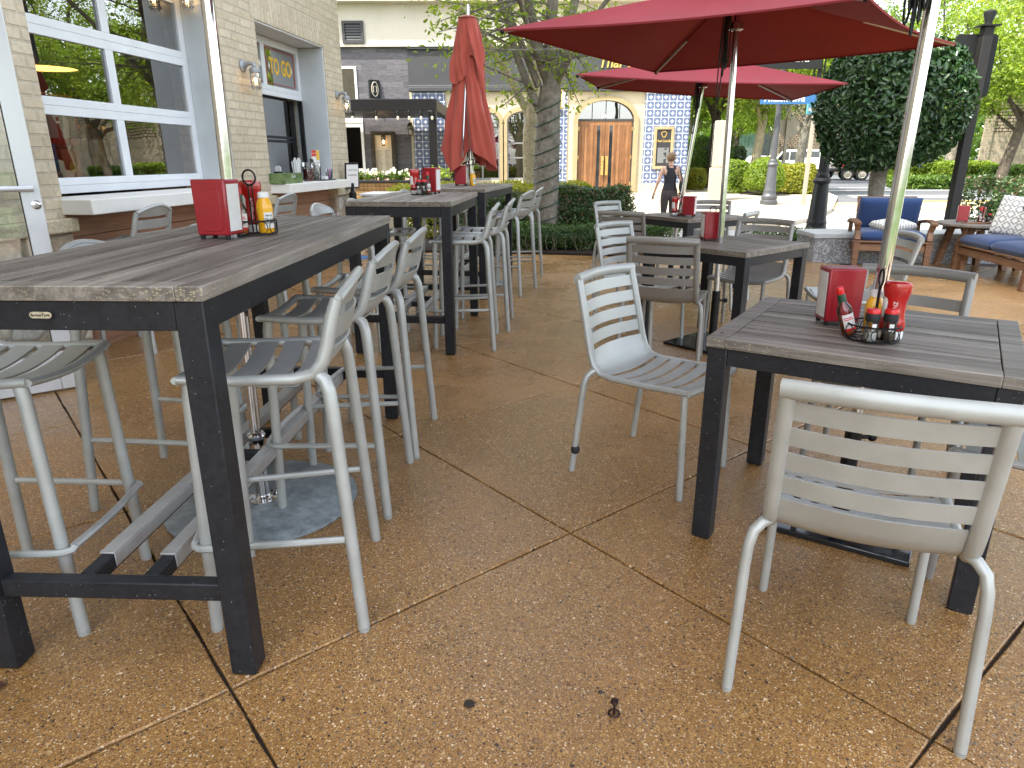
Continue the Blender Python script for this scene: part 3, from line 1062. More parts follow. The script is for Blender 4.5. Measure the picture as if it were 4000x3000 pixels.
def umbrella(name, label, base, corners, apex, pole_top, group, plate="square", lean=(0, 0), cord=True, sag=0.05, cordz=None):
    """market umbrella: corners = four world points of the canopy rim, in order"""
    t = thing(name, label, "umbrella", base, 0, group)
    B = Vector(base)
    A = Vector(apex) - B
    C = [Vector(c) - B for c in corners]
    top = Vector((lean[0] * pole_top, lean[1] * pole_top, pole_top))
    p = MB()
    p.tube([Vector((0, 0, 0.30)), top], 0.0215, 20)
    p.build("pole", M["chrome"], t)
    b = MB()
    if plate == "round":
        b.lathe([(0.362, 0.0), (0.365, 0.004), (0.365, 0.010), (0.360, 0.013)], n=64)
        b.build("base_plate", M["galv"], t)
        f = MB()
        f.lathe([(0.062, 0.013), (0.062, 0.019), (0.034, 0.023), (0.028, 0.030), (0.028, 0.27), (0.033, 0.275), (0.036, 0.285), (0.030, 0.296), (0.0225, 0.30)], n=28)
        for k in range(4):
            a = PI / 4 + k * PI / 2
            f.lathe([(0.009, 0.018), (0.009, 0.026), (0.005, 0.030)], (0.048 * math.cos(a), 0.048 * math.sin(a), 0), 8)
        f.build("flange", M["chrome"], t)
    else:
        rot = Matrix.Rotation(plate if isinstance(plate, float) else 0.0, 4, "Z")
        b.box(-0.25, 0.25, -0.25, 0.25, 0, 0.022, rot)
        b.build("base_plate", M["wetblack"], t, bevel=0.004)
        f = MB()
        f.tube([(0, 0, 0.022), (0, 0, 0.40)], 0.029, 18)
        f.tube([(0.029, 0, 0.33), (0.065, 0, 0.33)], 0.008, 8)
        f.sphere((0.07, 0, 0.33), 0.017)
        f.build("socket_tube", M["black"], t)
    if corners:
        cn = MB()
        c4 = C
        n = 14
        for i in range(4):
            a, b2 = c4[i], c4[(i + 1) % 4]

            def fn(u, w, a=a, b2=b2):
                e = a.lerp(b2, u)
                inw = ((a + b2) / 2 - A)
                e = e - Vector((inw.x, inw.y, 0)) * (sag * math.sin(PI * u)) - Vector((0, 0, 0.02 * math.sin(PI * u)))
                q = A.lerp(e, w)
                q.z -= 0.035 * math.sin(PI * w) * math.sin(PI * u)
                return q

            cn.sheet(fn, n, 10)
            # narrow hem turned under
            cn.sheet(lambda u, w: fn(u, 1.0) + Vector((0, 0, -0.012 * w)) - (fn(u, 1.0) - A) * 0.004 * w, n, 1)
        cn.build("canopy", M["canvas"], t, ang=50)
        vent = MB()
        for i in range(4):
            a, b2 = c4[i], c4[(i + 1) % 4]
            vent.sheet(lambda u, w: (A + Vector((0, 0, 0.10))).lerp(A.lerp(a.lerp(b2, u), 0.24) + Vector((0, 0, 0.05)), w), 4, 3)
        vent.build("vent_flap", M["canvas"], t, ang=50)
        hubz = A.z - 0.13
        ph = Vector((lean[0] * hubz, lean[1] * hubz, hubz))
        hb = MB()
        hb.lathe([(0.024, 0), (0.055, 0.002), (0.055, 0.018), (0.03, 0.03), (0.024, 0.05)], ph, 20)
        hb.build("hub", M["chrome"], t)
        run = Vector((lean[0], lean[1], 1)) * (hubz - 0.13)
        for k in range(4):
            q = c4[k]
            e = q - Vector((0, 0, 0.016)) - (q - A).normalized() * 0.02
            a0 = A - Vector((0, 0, 0.035))
            rb = MB()
            rb.tube([a0, a0.lerp(e, 0.55)], 0.008, 8)
            ro = rb.build("rib", M["canvas"], t)
            rb = MB()
            rb.tube([a0.lerp(e, 0.551), e], 0.009, 8)
            rb.build("rib_sleeve", M["trim"], ro)
            tip = MB()
            tip.sphere(e, 0.014)
            tip.build("rib_tip", M["black"], ro)
        rn = MB()
        rn.lathe([(0.024, -0.03), (0.045, -0.02), (0.045, 0.02), (0.024, 0.03)], run, 18)
        rn.build("runner", M["chrome"], t)
        if cord:
            cd = MB()
            cz = cordz or hubz - 0.02
            o = Vector((lean[0] * cz - 0.055, lean[1] * cz - 0.02, cz))
            for k in range(5):
                dx = -0.006 * k
                l = (0.33 + 0.04 * (k % 3) + (0.20 if k == 4 and not cordz else 0)) * (0.85 if cordz else 1)
                pts = []
                for i in range(15):
                    th = i / 14
                    z = -l * math.sin(PI * th)
                    pts.append(o + Vector((dx + 0.022 * (th - 0.5) * 2 * math.sin(PI * th) + 0.007 * math.sin(3 * th + k), 0.008 * k - 0.02, z)))
                cd.tube(pts, 0.0042, 6)
            cd.build("cord", M["black"], t)
    return t


def closed_umbrella(label, base, ztop, group):
    t = thing("folded_umbrella", label, "umbrella", base, 0, group)
    p = MB()
    p.tube([(0, 0, 0.3), (0, 0, ztop - 0.10)], 0.0215, 18)
    p.build("pole", M["chrome"], t)
    b = MB()
    b.lathe([(0.362, 0.0), (0.365, 0.004), (0.365, 0.010), (0.360, 0.013)], n=48)
    b.build("base_plate", M["galv"], t)
    f = MB()
    f.lathe([(0.062, 0.013), (0.062, 0.019), (0.034, 0.023), (0.028, 0.030), (0.028, 0.27), (0.03, 0.296), (0.0225, 0.30)], n=24)
    f.build("flange", M["chrome"], t)
    cap = MB()
    cap.lathe([(0.03, -0.16), (0.03, -0.13), (0.018, -0.11), (0.018, -0.02), (0.010, 0.0)], (0, 0, ztop), 16)
    cap.build("finial", M["chrome"], t)
    z1 = ztop - 0.13
    H = z1 - 1.22

    def skirt(z_top, z_bot, r0, r1, r2, wav, seed, nlob=4, hem=0.10, shift=0.0):
        rr = random.Random(seed)
        ph = [rr.uniform(0, 6.28) for _ in range(6)]

        def fn(a, w):
            th = 2 * PI * a
            zb = z_bot + hem * math.cos(nlob * th + ph[0]) + hem * 0.35 * math.cos(7 * th + ph[1])
            z = z_top + (zb - z_top) * w
            r = r0 + (r1 - r0) * min(1, w * 1.7) + (r2 - r1) * max(0, w - 0.35) / 0.65
            fold = math.cos(nlob * th + ph[0] + 0.9 * w)
            fold = math.copysign(abs(fold) ** 0.7, fold)
            k = 0.15 + 0.85 * w
            r *= 1 - wav * k * (0.5 + 0.5 * fold) + 0.13 * k * math.cos(9 * th + ph[2] + 2.2 * w) + 0.05 * k * math.cos(17 * th + ph[3] - 3 * w)
            r *= 1 - 0.12 * math.exp(-((w - 0.55) / 0.1) ** 2)
            return (r * math.cos(th + 0.5 * w), r * math.sin(th + 0.5 * w) * 0.9, z)

        return fn

    c = MB()
    c.sheet(skirt(z1, 1.30, 0.085, 0.170, 0.325, 0.46, 3, 4, 0.10), 120, 34)
    c.build("canopy", M["canvas2"], t, ang=60)
    c = MB()
    c.sheet(skirt(z1 + 0.012, z1 - 0.50, 0.09, 0.172, 0.195, 0.42, 8, 4, 0.13), 96, 18)
    c.lathe([(0.03, z1 + 0.02), (0.06, z1 + 0.026), (0.095, z1 + 0.006)], n=24, caps=False)
    c.build("vent_flap", M["canvas2"], t, ang=60)
    st = MB()
    for k in range(4):
        a = -1.9 + k * 1.5
        st.tube([(0.06 * math.cos(a), 0.06 * math.sin(a), 2.2), (0.225 * math.cos(a), 0.225 * math.sin(a), 1.32)], 0.009, 8)
    st.build("rib", M["chrome"], t)
    hb = MB()
    hb.lathe([(0.024, 1.24), (0.05, 1.25), (0.05, 1.29), (0.024, 1.30)], n=18)
    hb.tube([(0, 0, 1.10), (0, 0, 1.24)], 0.031, 18)
    for k in range(6):
        a = k * PI / 3
        hb.tube([(0.04 * math.cos(a), 0.04 * math.sin(a), 1.27), (0.085 * math.cos(a), 0.085 * math.sin(a), 1.255)], 0.010, 8)
    hb.build("runner", M["chrome"], t)
    return t


# ------------------------------------------------------------------ table-top things
def make_dispenser(label, group):
    """red steel napkin dispenser: local X = narrow end with napkins, Y = broad red sides"""
    t = thing("napkin_dispenser", label, "napkin dispenser", group=group)
    b = MB()
    h0, h1 = 0.014, 0.198
    x, y = 0.062, 0.048
    # red sides lean slightly: wider at the top
    vs = []
    for z, k in ((h0, 0.94), (h1, 1.0)):
        vs += [(-x * k, -y, z), (x * k, -y, z), (x * k, y, z), (-x * k, y, z)]
    b.add(vs, [(0, 3, 2, 1), (4, 5, 6, 7), (0, 1, 5, 4), (1, 2, 6, 5), (2, 3, 7, 6), (3, 0, 4, 7)])
    b.build("body", M["red"], t, bevel=0.005)
    for s in (-1, 1):
        e = MB()
        e.prism([(-0.040, 0.036), (-0.033, 0.028), (0.033, 0.028), (0.040, 0.036), (0.042, 0.153), (0.034, 0.168), (-0.034, 0.168), (-0.042, 0.153)], 0, 0.0025,
                Matrix(((1, 0, 0, 0), (0, 0, s, s * y - s * 0.0002), (0, 1, 0, 0), (0, 0, 0, 1))))
        e.build("embossed_panel", M["red"], t, bevel=0.0022)
        n = MB()
        n.sheet(lambda a, c: (s * (x * (0.945 + 0.055 * c) + 0.0035 - 0.004 * abs(a - 0.5)), s * (a - 0.5) * 0.070, h0 + 0.014 + 0.155 * c), 6, 6, 0.003)
        n.build("napkin_stack", M["napkin"], t)
    for sx in (-1, 1):
        for sy in (-1, 1):
            ft = MB()
            ft.lathe([(0.007, 0), (0.0085, 0.003), (0.0085, 0.015)], (sx * 0.048, sy * 0.036, 0), 10)
            ft.build("rubber_foot", M["rubber"], t)
    return t


def make_caddy(label, group):
    t = thing("condiment_caddy", label, "condiment caddy", group=group)
    b = MB()
    rad = 0.078
    ring = lambda r, z, n=36: [(r * math.cos(2 * PI * k / n), r * math.sin(2 * PI * k / n), z) for k in range(n)]
    b.tube(ring(rad, 0.006), 0.003, 6, closed=True)
    b.tube(ring(rad, 0.052), 0.0028, 6, closed=True)
    for k in range(4):
        a = k * PI / 4
        b.tube([(rad * math.cos(a), rad * math.sin(a), 0.0055), (-rad * math.cos(a), -rad * math.sin(a), 0.0055)], 0.0016, 5)
    for k in range(10):
        a = 2 * PI * k / 10
        c = Vector((rad * math.cos(a), rad * math.sin(a), 0.029))
        tx = Vector((-math.sin(a), math.cos(a), 0))
        b.tube([c + tx * 0.021 * math.cos(2 * PI * j / 18) + Vector((0, 0, 0.021 * math.sin(2 * PI * j / 18))) for j in range(18)], 0.0016, 5, closed=True)
    b.build("wire_basket", M["black"], t)
    h = MB()
    h.tube([(-0.008, 0, 0.006), (-0.008, 0, 0.165), (-0.010, 0, 0.178)], 0.0026, 6)
    h.tube([(0.008, 0, 0.006), (0.008, 0, 0.165), (0.010, 0, 0.178)], 0.0026, 6)
    h.tube([(0.026 * math.sin(2 * PI * j / 28), 0, 0.200 - 0.026 * math.cos(2 * PI * j / 28)) for j in range(28)], 0.0034, 8, closed=True)
    h.build("loop_handle", M["black"], t)
    return t


def make_hot_sauce(label, group):
    t = thing("hot_sauce_bottle", label, "sauce bottle", group=group)
    g = MB()
    g.lathe([(0.0225, 0), (0.0235, 0.004), (0.0235, 0.078), (0.021, 0.092), (0.0125, 0.108), (0.0115, 0.138)], n=20)
    g.build("glass_bottle", M["bottle"], t)
    s = MB()
    s.lathe([(0.0205, 0.003), (0.0213, 0.006), (0.0213, 0.045), (0.0205, 0.046)], n=18)
    s.build("sauce", M["sauce"], t)
    l = MB()
    l.sheet(lambda a, b: (0.0239 * math.cos(-2.4 + 1.7 * a), 0.0239 * math.sin(-2.4 + 1.7 * a), 0.016 + 0.056 * b), 10, 1)
    lo = l.build("paper_label", M["label"], t)
    l = MB()
    l.sheet(lambda a, b: (0.0242 * math.cos(-2.4 + 1.7 * a), 0.0242 * math.sin(-2.4 + 1.7 * a), 0.016 + 0.008 * b), 10, 1)
    l.sheet(lambda a, b: (0.0242 * math.cos(-2.25 + 1.1 * a), 0.0242 * math.sin(-2.25 + 1.1 * a), 0.058 + 0.003 * b), 8, 1)
    l.sheet(lambda a, b: (0.0242 * math.cos(-2.25 + 1.3 * a), 0.0242 * math.sin(-2.25 + 1.3 * a), 0.052 + 0.003 * b), 8, 1)
    l.build("label_print", M["redcap"], lo)
    k = MB()
    k.lathe([(0.0133, 0.112), (0.0128, 0.135), (0.0122, 0.138)], n=16)
    k.build("neck_foil", M["green"], t)
    c = MB()
    c.lathe([(0.0125, 0.1385), (0.0125, 0.152), (0.0105, 0.160), (0.009, 0.162)], n=8)
    c.build("cap", M["redcap"], t)
    return t


def make_ketchup(label, group):
    t = thing("ketchup_bottle", label, "ketchup bottle", group=group)
    sq = Matrix.Diagonal((1.12, 0.80, 1, 1))
    b = MB()
    b.lathe([(0.030, 0.026), (0.033, 0.032), (0.034, 0.045), (0.031, 0.060), (0.028, 0.075), (0.028, 0.115), (0.031, 0.132), (0.0355, 0.150), (0.0365, 0.165), (0.034, 0.178), (0.026, 0.183)], n=24, M=sq)
    b.build("squeeze_body", M["ketchup"], t)
    c = MB()
    c.lathe([(0.030, 0.0), (0.0315, 0.003), (0.0315, 0.022), (0.029, 0.026)], n=24, M=sq)
    c.build("white_cap", M["white"], t)
    l = MB()
    l.sheet(lambda a, q: (1.12 * 0.0300 * math.cos(2.3 + 1.7 * a) * (1 + 0.05 * math.sin(PI * q)), 0.80 * 0.0300 * math.sin(2.3 + 1.7 * a), 0.070 + 0.072 * q * (1 - 0.35 * abs(2 * a - 1) ** 3)), 12, 6, -0.0006)
    l.build("label", M["label"], t)
    tx = text("HEINZ", 0.0165, M["label"], t, frame_mx((0.0, -0.0226, 0.098), (0, 0, 1), (-1, 0, 0)), extrude=0.0004)
    return t


def make_mustard(label, group):
    t = thing("mustard_bottle", label, "mustard bottle", group=group)
    b = MB()
    b.lathe([(0.024, 0.0), (0.027, 0.004), (0.0275, 0.06), (0.029, 0.085), (0.027, 0.105), (0.019, 0.121), (0.018, 0.124)], n=24, M=Matrix.Diagonal((1.05, 0.85, 1, 1)))
    b.build("squeeze_body", M["mustard"], t)
    c = MB()
    c.lathe([(0.020, 0.124), (0.0205, 0.126), (0.0195, 0.140), (0.015, 0.144)], n=20)
    c.build("white_cap", M["white"], t)
    l = MB()
    l.sheet(lambda a, q: (1.05 * 0.0282 * math.cos(-1.25 + 1.3 * a), 0.85 * 0.0282 * math.sin(-1.25 + 1.3 * a), 0.018 + 0.064 * q), 8, 4)
    lo = l.build("label", M["label"], t)
    n = 0
    for s, z in (("HEINZ", 0.062), ("YELLOW", 0.050), ("MUSTARD", 0.038)):
        text(s, 0.0088, M["ink"], lo, frame_mx((0.024, -0.0142, z), (0.60, 0.80, 0), (0, 0, 1)), extrude=0.0005)
    return t


def make_shaker(label, pepper, group):
    t = thing("pepper_grinder" if pepper else "salt_grinder", label, "grinder", group=group)
    g = MB()
    g.lathe([(0.019, 0), (0.0205, 0.003), (0.0205, 0.03), (0.018, 0.042), (0.0165, 0.055), (0.0175, 0.066)], n=20)
    g.build("glass_jar", M["bottle"], t)
    f = MB()
    f.lathe([(0.0175, 0.002), (0.0188, 0.004), (0.0188, 0.028), (0.017, 0.030)], n=16)
    f.build("filling", M["pepper"] if pepper else M["salt"], t)
    l = MB()
    l.sheet(lambda a, q: (0.0196 * math.cos(-2.3 + 1.5 * a), 0.0196 * math.sin(-2.3 + 1.5 * a), 0.030 + 0.032 * q), 8, 2)
    lo = l.build("label", M["ink"], t)
    w = MB()
    w.sheet(lambda a, q: (0.0200 * math.cos(-2.3 + 0.7 * a), 0.0200 * math.sin(-2.3 + 0.7 * a), 0.034 + 0.024 * q), 6, 2)
    w.build("label_panel", M["label"], lo)
    c = MB()
    c.lathe([(0.0205, 0.064), (0.0215, 0.067), (0.0215, 0.088), (0.0205, 0.090)], n=20)
    c.build("black_cap", M["rubber"], t)
    c = MB()
    c.lathe([(0.0207, 0.0895), (0.0207, 0.097), (0.018, 0.103), (0.008, 0.105)], n=20)
    c.build("red_top", M["redcap"], t)
    return t


TABLE = "weathered wooden tables with charcoal legs"


def furniture():
    # ---------------- bar tables
    def btable(label, NR, yaw, W, L):
        """NR = near right corner of the top; yaw clockwise from +Y"""
        t = make_table("bar_table", label, W, L, 1.04, True, 1, TABLE)
        f = Vector((math.sin(yaw), math.cos(yaw), 0))
        r = Vector((math.cos(yaw), -math.sin(yaw), 0))
        t.location = Vector((NR[0], NR[1], 0)) - r * W / 2 + f * L / 2
        t.rotation_euler = (0, 0, -yaw)
        return t

    T1 = btable("nearest tall bar table, long grey slatted top with lichen-flecked edge, oval maker's plaque", (-0.672, 1.472), R(2.3), 0.725, 1.965)
    T2 = btable("middle tall bar table between the long one and the folded red umbrella", (-0.392, 4.585), R(4.6), 0.715, 1.34)
    T3 = btable("farthest tall bar table, pierced by the folded red umbrella", (-0.245, 6.57), R(10.0), 0.72, 1.50)
    pl = MB()
    pl.prism([(0.0085 * math.cos(a) + (0.0165 if math.cos(a) > 0 else -0.0165), 0.0072 * math.sin(a)) for a in [2 * PI * k / 24 + 0.01 for k in range(24)]], 0, 0.002, frame_mx((-0.008, -0.9825 + 0.0045, 0.975), (1, 0, 0), (0, 0, 1)))
    pl.v = [(x - 0.0, y - 0.0062 + 0.0005, z) for x, y, z in pl.v]
    po = pl.build("maker_plaque", M["cap"], T1)
    text("BarlowTyrie", 0.0092, M["ink"], po, frame_mx((-0.008, -0.9825 - 0.0035, 0.975), (1, 0, 0), (0, 0, 1)), extrude=0.0006, sx=0.95)

    # ---------------- stools
    SG = "silver grey bar stools"
    first = make_stool("", SG)
    used = [0]

    def stool(x, y, fx, fy, label):
        o = first if not used[0] else copy_tree(first)
        used[0] = 1
        o.location = (x, y, 0)
        o.rotation_euler = (0, 0, hd(fx, fy))
        o["label"] = label
        return o

    stool(-0.682, 1.890, -1, -0.12, "nearest bar stool right of the long bar table, half behind its corner leg")
    stool(-0.690, 2.580, -1, 0.03, "second bar stool from the camera on the right side of the long bar table")
    stool(-0.648, 3.135, -1, 0.06, "third and last bar stool on the right side of the long bar table")
    stool(-1.450, 1.840, 1, 0.05, "bar stool left of the long bar table, nearest the glass door, bright worn footrest")
    stool(-1.395, 2.625, 1, -0.06, "middle bar stool on the left side of the long bar table")
    stool(-1.245, 3.300, 1, -0.02, "bar stool at the far left corner of the long bar table")
    stool(-0.345, 4.975, -1, 0.02, "near bar stool on the right side of the middle bar table")
    stool(-0.235, 5.550, -1, 0.06, "far bar stool on the right side of the middle bar table")
    stool(-1.115, 4.900, 1, -0.08, "near bar stool on the left side of the middle bar table")
    stool(-1.010, 5.510, 1, -0.08, "far bar stool on the left side of the middle bar table")
    stool(-0.040, 7.050, -1, 0.36, "near bar stool on the right side of the farthest bar table")
    stool(0.085, 7.770, -1, 0.20, "far bar stool on the right side of the farthest bar table")
    stool(-0.860, 7.200, 1, -0.17, "near bar stool on the left side of the farthest bar table")
    stool(-0.740, 7.860, 1, -0.17, "far bar stool on the left side of the farthest bar table")
    stool(-2.705, 4.930, -0.991, 0.132, "bar stool facing the white counter under the big gridded window")
    stool(-2.270, 6.520, -0.991, 0.132, "bar stool facing the brick pier just left of the take-away counter")

    # ---------------- dining tables
    def dtable(label, c, ang, W, L, axis):
        t = make_table("dining_table", label, W, L, 0.745, False, axis, TABLE)
        t.location = (c[0], c[1], 0)
        t.rotation_euler = (0, 0, ang)
        return t

    # near table: corners (0.627,2.199) near-left, (1.357,1.726) near-right, (1.091,2.868) far-left
    dtable("nearest low dining table, grey slatted top with a short crack, in the right foreground", (1.226, 2.288), math.atan2(1.726 - 2.199, 1.357 - 0.627), 0.87, 0.815, 0)
    dtable("second low dining table, pierced by the pole of the big open umbrella", (1.500, 4.860), math.atan2(4.825 - 4.292, 2.076 - 1.462), 0.815, 0.815, 1)
    dtable("farthest low dining table, under the smaller open umbrella", (1.850, 7.290), math.atan2(7.13 - 6.73, 2.41 - 1.703), 0.82, 0.82, 1)

    # ---------------- dining chairs
    CG = "silver grey slatted dining chairs"
    pro = {}

    def chair(x, y, fx, fy, label, m="alu", gap=False, collar=False):
        key = (m, gap, collar)
        if key not in pro:
            o = pro[key] = make_chair(label, CG, m, gap, collar)
        else:
            o = copy_tree(pro[key])
        o.location = (x, y, 0)
        o.rotation_euler = (0, 0, hd(fx, fy))
        o["label"] = label
        return o

    chair(0.893, 1.568, 0.40, 0.917, "dining chair in the right foreground with its back to the camera", "alu")
    chair(0.628, 2.762, 0.760, -0.650, "dining chair turned toward the nearest low table, rubber collar on one rear leg", "alu", collar=True)
    chair(1.545, 2.715, -0.66, -0.75, "dining chair behind the nearest low table with a wide gap under its top rail", "alu_shaded", gap=True)
    chair(1.660, 1.960, -0.82, 0.57, "dining chair tucked under the right side of the nearest low table, back cut off", "alu_shaded")
    chair(0.965, 5.000, 0.70, -0.714, "dining chair with water droplets on its backrest, facing the second low table")
    chair(1.020, 4.420, 0.40, 0.917, "shaded looking dining chair with its back to the camera at the second low table", "alu_shaded")
    chair(1.790, 5.200, -0.62, -0.785, "dining chair beyond the second low table, facing the camera", "alu_shaded")
    chair(2.215, 4.425, -0.97, 0.18, "dining chair turned sideways between the second low table and the blue armchair", "alu")
    chair(1.250, 7.600, 0.66, -0.75, "farthest left dining chair, slim bluish back near the box hedge")
    chair(1.130, 6.560, 0.50, 0.866, "dining chair with its back to the camera left of the farthest low table", "alu_shaded")
    chair(1.900, 6.420, -0.83, 0.56, "dining chair with bright curved back between the second and farthest low tables", "alu")
    chair(2.150, 7.640, -0.30, -0.954, "dining chair beyond the farthest low table, dark back toward the street", "alu_shaded")

    # ---------------- umbrellas
    UG = "brick red market umbrellas"
    L, F, Rr, N = G(1950, 115, 2.06), G(2560, 280, 2.005), G(3740, 170, 2.08), G(3395, -15, 2.10)
    cc = (L + F + Rr + N) / 4
    umbrella("open_umbrella", "larger open brick red umbrella over the second low table, one corner pointing left", (1.47, 4.87, 0), [L, F, Rr, N], (1.45, 4.95, 2.37), 2.34, UG, 0.72, (-0.010, 0.012))
    a, b, c, d = G(2250, 290, 1.97), G(3315, 325, 1.97), G(3095, 390, 1.985), G(2330, 341, 2.015)
    cc = (a + b + c + d) / 4
    umbrella("open_umbrella", "smaller looking open brick red umbrella over the farthest low table", (1.725, 7.44, 0), [a, b, c, d], (1.94, 7.42, 2.26), 2.22, UG, 0.3, (0.094, -0.018))

    def square(cx, cy, h, side, ang):
        return [Vector((cx + side * 0.7071 * math.cos(ang + k * PI / 2), cy + side * 0.7071 * math.sin(ang + k * PI / 2), h)) for k in range(4)]

    umbrella("open_umbrella", "umbrella on a polished pole through the nearest low table, canopy above the picture", (1.250, 2.320, 0), square(1.29, 2.33, 2.20, 2.3, 0.3), (1.285, 2.33, 2.66), 2.62, UG, hd(0.55, 0.84), (0.014, 0.0), sag=0.04, cordz=2.0)
    umbrella("open_umbrella", "umbrella on a polished pole through the long bar table, round steel base plate", (-0.995, 2.462, 0), square(-0.955, 2.48, 2.42, 2.2, 0.80), (-0.955, 2.48, 2.86), 2.82, UG, "round", (0.014, 0.0), cord=False, sag=0.04)
    closed_umbrella("folded brick red umbrella standing through the farthest bar table", (-0.425, 7.50, 0), 2.74, UG)

    # ---------------- table-top things
    DG, KG = "red napkin dispensers", "wire condiment caddies"
    dp = make_dispenser("red napkin dispenser on the long bar table, standing before a steel pole", DG)
    # broad side faces the camera-left: normal of broad side -> (-0.25,-1)
    dp.location = (-1.012, 2.430, 1.04)
    dp.rotation_euler = (0, 0, R(-10))
    dup(dp, (1.150, 2.375, 0.745), R(-3), "red napkin dispenser on the nearest low table, behind the leaning sauce bottle", DG)
    dup(dp, (1.420, 4.975, 0.745), R(4), "red napkin dispenser on the second low table, left of its pole", DG)
    dup(dp, (1.800, 7.130, 0.745), R(-28), "red napkin dispenser on the farthest low table near the walking woman", DG)
    dup(dp, (-0.640, 5.700, 1.04), R(-20), "red napkin dispenser on the middle bar table, right behind a caddy", DG)
    dup(dp, (-0.520, 7.400, 1.04), R(-10), "red napkin dispenser on the farthest bar table under the folded umbrella", DG)
    dup(dp, (5.530, 8.600, 0.552), R(-30), "red napkin dispenser on the round lounge table", DG)
    cd = make_caddy("black wire caddy with tall loop handle on the long bar table", KG)
    CAD = [((-0.940, 2.555, 1.04), R(-15), "black wire caddy with mustard in it on the long bar table"),
           ((1.160, 2.140, 0.745), R(75), "black wire caddy with ring pattern on the nearest low table"),
           ((1.465, 5.115, 0.745), R(20), "black wire caddy half hidden behind a dispenser on the second low table"),
           ((1.700, 7.190, 0.745), R(10), "black wire caddy left of the dispenser on the farthest low table"),
           ((-0.700, 5.500, 1.04), R(5), "black wire caddy full of bottles on the middle bar table"),
           ((5.690, 8.470, 0.552), R(40), "black wire caddy on the round lounge table")]
    for k, (l, a, lab) in enumerate(CAD):
        if k == 0:
            cd.location, cd.rotation_euler, cd["label"] = l, (0, 0, a), lab
        else:
            dup(cd, l, a, lab, KG)
    wh = ["on the long bar table", "on the nearest low table", "on the second low table", "on the farthest low table", "on the middle bar table", "on the round lounge table"]
    hs = make_hot_sauce("x", "hot sauce bottles")
    ke = make_ketchup("x", "ketchup bottles")
    mu = make_mustard("x", "mustard bottles")
    sa = make_shaker("x", False, "salt grinders")
    pe = make_shaker("x", True, "pepper grinders")
    fresh = {}

    def put(src, k, dx, dy, rz, lab, tilt=None, dz=0.007):
        c = CAD[k][0]
        o = src if id(src) not in fresh else copy_tree(src)
        fresh[id(src)] = 1
        o.location = (c[0] + dx, c[1] + dy, c[2] + dz)
        o.rotation_euler = (tilt[0], tilt[1], rz) if tilt else (0, 0, rz)
        o["label"] = lab  + " " + wh[k]
        return o

    put(hs, 0, -0.028, -0.046, 0.55, "hot sauce bottle with red cap and green neck")
    put(ke, 0, -0.018, 0.046, 0.5, "red squeeze bottle with white label")
    put(mu, 0, 0.046, -0.006, -0.25, "yellow mustard bottle")
    put(hs, 1, -0.056, 0.036, 0.0, "hot sauce bottle leaning left", (0, R(-20), 0.0), 0.012)
    put(sa, 1, -0.030, -0.043, 0.35, "clear salt grinder with red top")
    put(pe, 1, 0.024, -0.049, 0.2, "clear pepper grinder with dull red top")
    put(ke, 1, 0.053, -0.008, -0.45, "red squeeze bottle standing on its white cap")
    put(mu, 1, 0.020, 0.050, 0.3, "yellow mustard bottle hidden behind the grinders")
    put(ke, 2, 0.03, 0.0, 0.2, "red squeeze bottle")
    put(hs, 2, -0.035, 0.02, 0.2, "hot sauce bottle")
    put(ke, 3, -0.036, -0.01, 0.6, "red squeeze bottle standing left")
    put(hs, 3, 0.022, -0.022, 0.2, "hot sauce bottle with black looking cap")
    put(ke, 4, -0.046, 0.004, 0.5, "red squeeze bottle standing left")
    put(sa, 4, -0.010, -0.045, 0.2, "salt grinder")
    put(pe, 4, 0.030, -0.036, 0.2, "pepper grinder")
    put(hs, 4, 0.052, 0.006, 0.2, "hot sauce bottle with red cap")
    put(hs, 5, -0.040, -0.01, 0.2, "orange hot sauce bottle")
    put(ke, 5, 0.012, 0.042, 0.2, "red squeeze bottle")
    put(pe, 5, 0.040, -0.02, 0.2, "pepper grinder leaning right", (R(8), R(14), 0.2), 0.012)
    m2 = copy_tree(mu)
    m2.location = (-0.400, 7.39, 1.04)
    m2["label"] = "yellow mustard bottle beside the folded umbrella's pole on the farthest bar table"
    # fallen leaves and the little anchor bolt in the paving
    lf = MB()
    lf.sheet(lambda a, b: ((a - 0.5) * 0.05, (b - 0.5) * 0.022 * math.sin(PI * min(0.98, a + 0.02)) * 1.6, 0.004 + 0.006 * math.sin(PI * a) + 0.004 * abs(b - 0.5)), 8, 4, 0.0008)
    brown = plain("dry_leaf_brown", (0.07, 0.028, 0.012), 0.7, 0, 0.3, 40)
    l0 = lf.build("dry_leaf", brown)
    spots = [((-1.335, 1.435, 0.001), 0.5, "curled brown leaf on the paving beside the long bar table's left leg"), ((-0.68, 3.40, 1.042), 0.3, "dry leaf on the far edge of the long bar table"), ((0.70, 2.215, 0.747), 1.2, "tiny dry leaf on the corner of the nearest low table"), ((-0.66, 5.25, 1.042), 2.0, "dry leaf lying on the middle bar table")]
    for k, (l, a, lab) in enumerate(spots):
        o = l0 if k == 0 else l0.copy()
        if k:
            COL.objects.link(o)
        s = (1.0, 0.8, 0.35, 0.7)[k]
        o.location, o.rotation_euler, o.scale = l, (0, 0, a), (s, s, s)
        tag(o, lab, "leaf", "fallen dry leaves")
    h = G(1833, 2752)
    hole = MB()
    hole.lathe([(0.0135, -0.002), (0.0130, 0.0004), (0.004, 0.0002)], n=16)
    ho = hole.build("anchor_hole_disc", M["joint"])  # flat dark disc paints the shade inside the hole
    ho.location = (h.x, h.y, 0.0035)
    tag(ho, "small dark disc standing for the shaded inside of an anchor hole in the foreground paving", "anchor hole")
    b = G(2398, 2790)
    bo = MB()
    bo.tube([(0, 0, -0.004), (0.001, 0.002, 0.034)], 0.0035, 8)
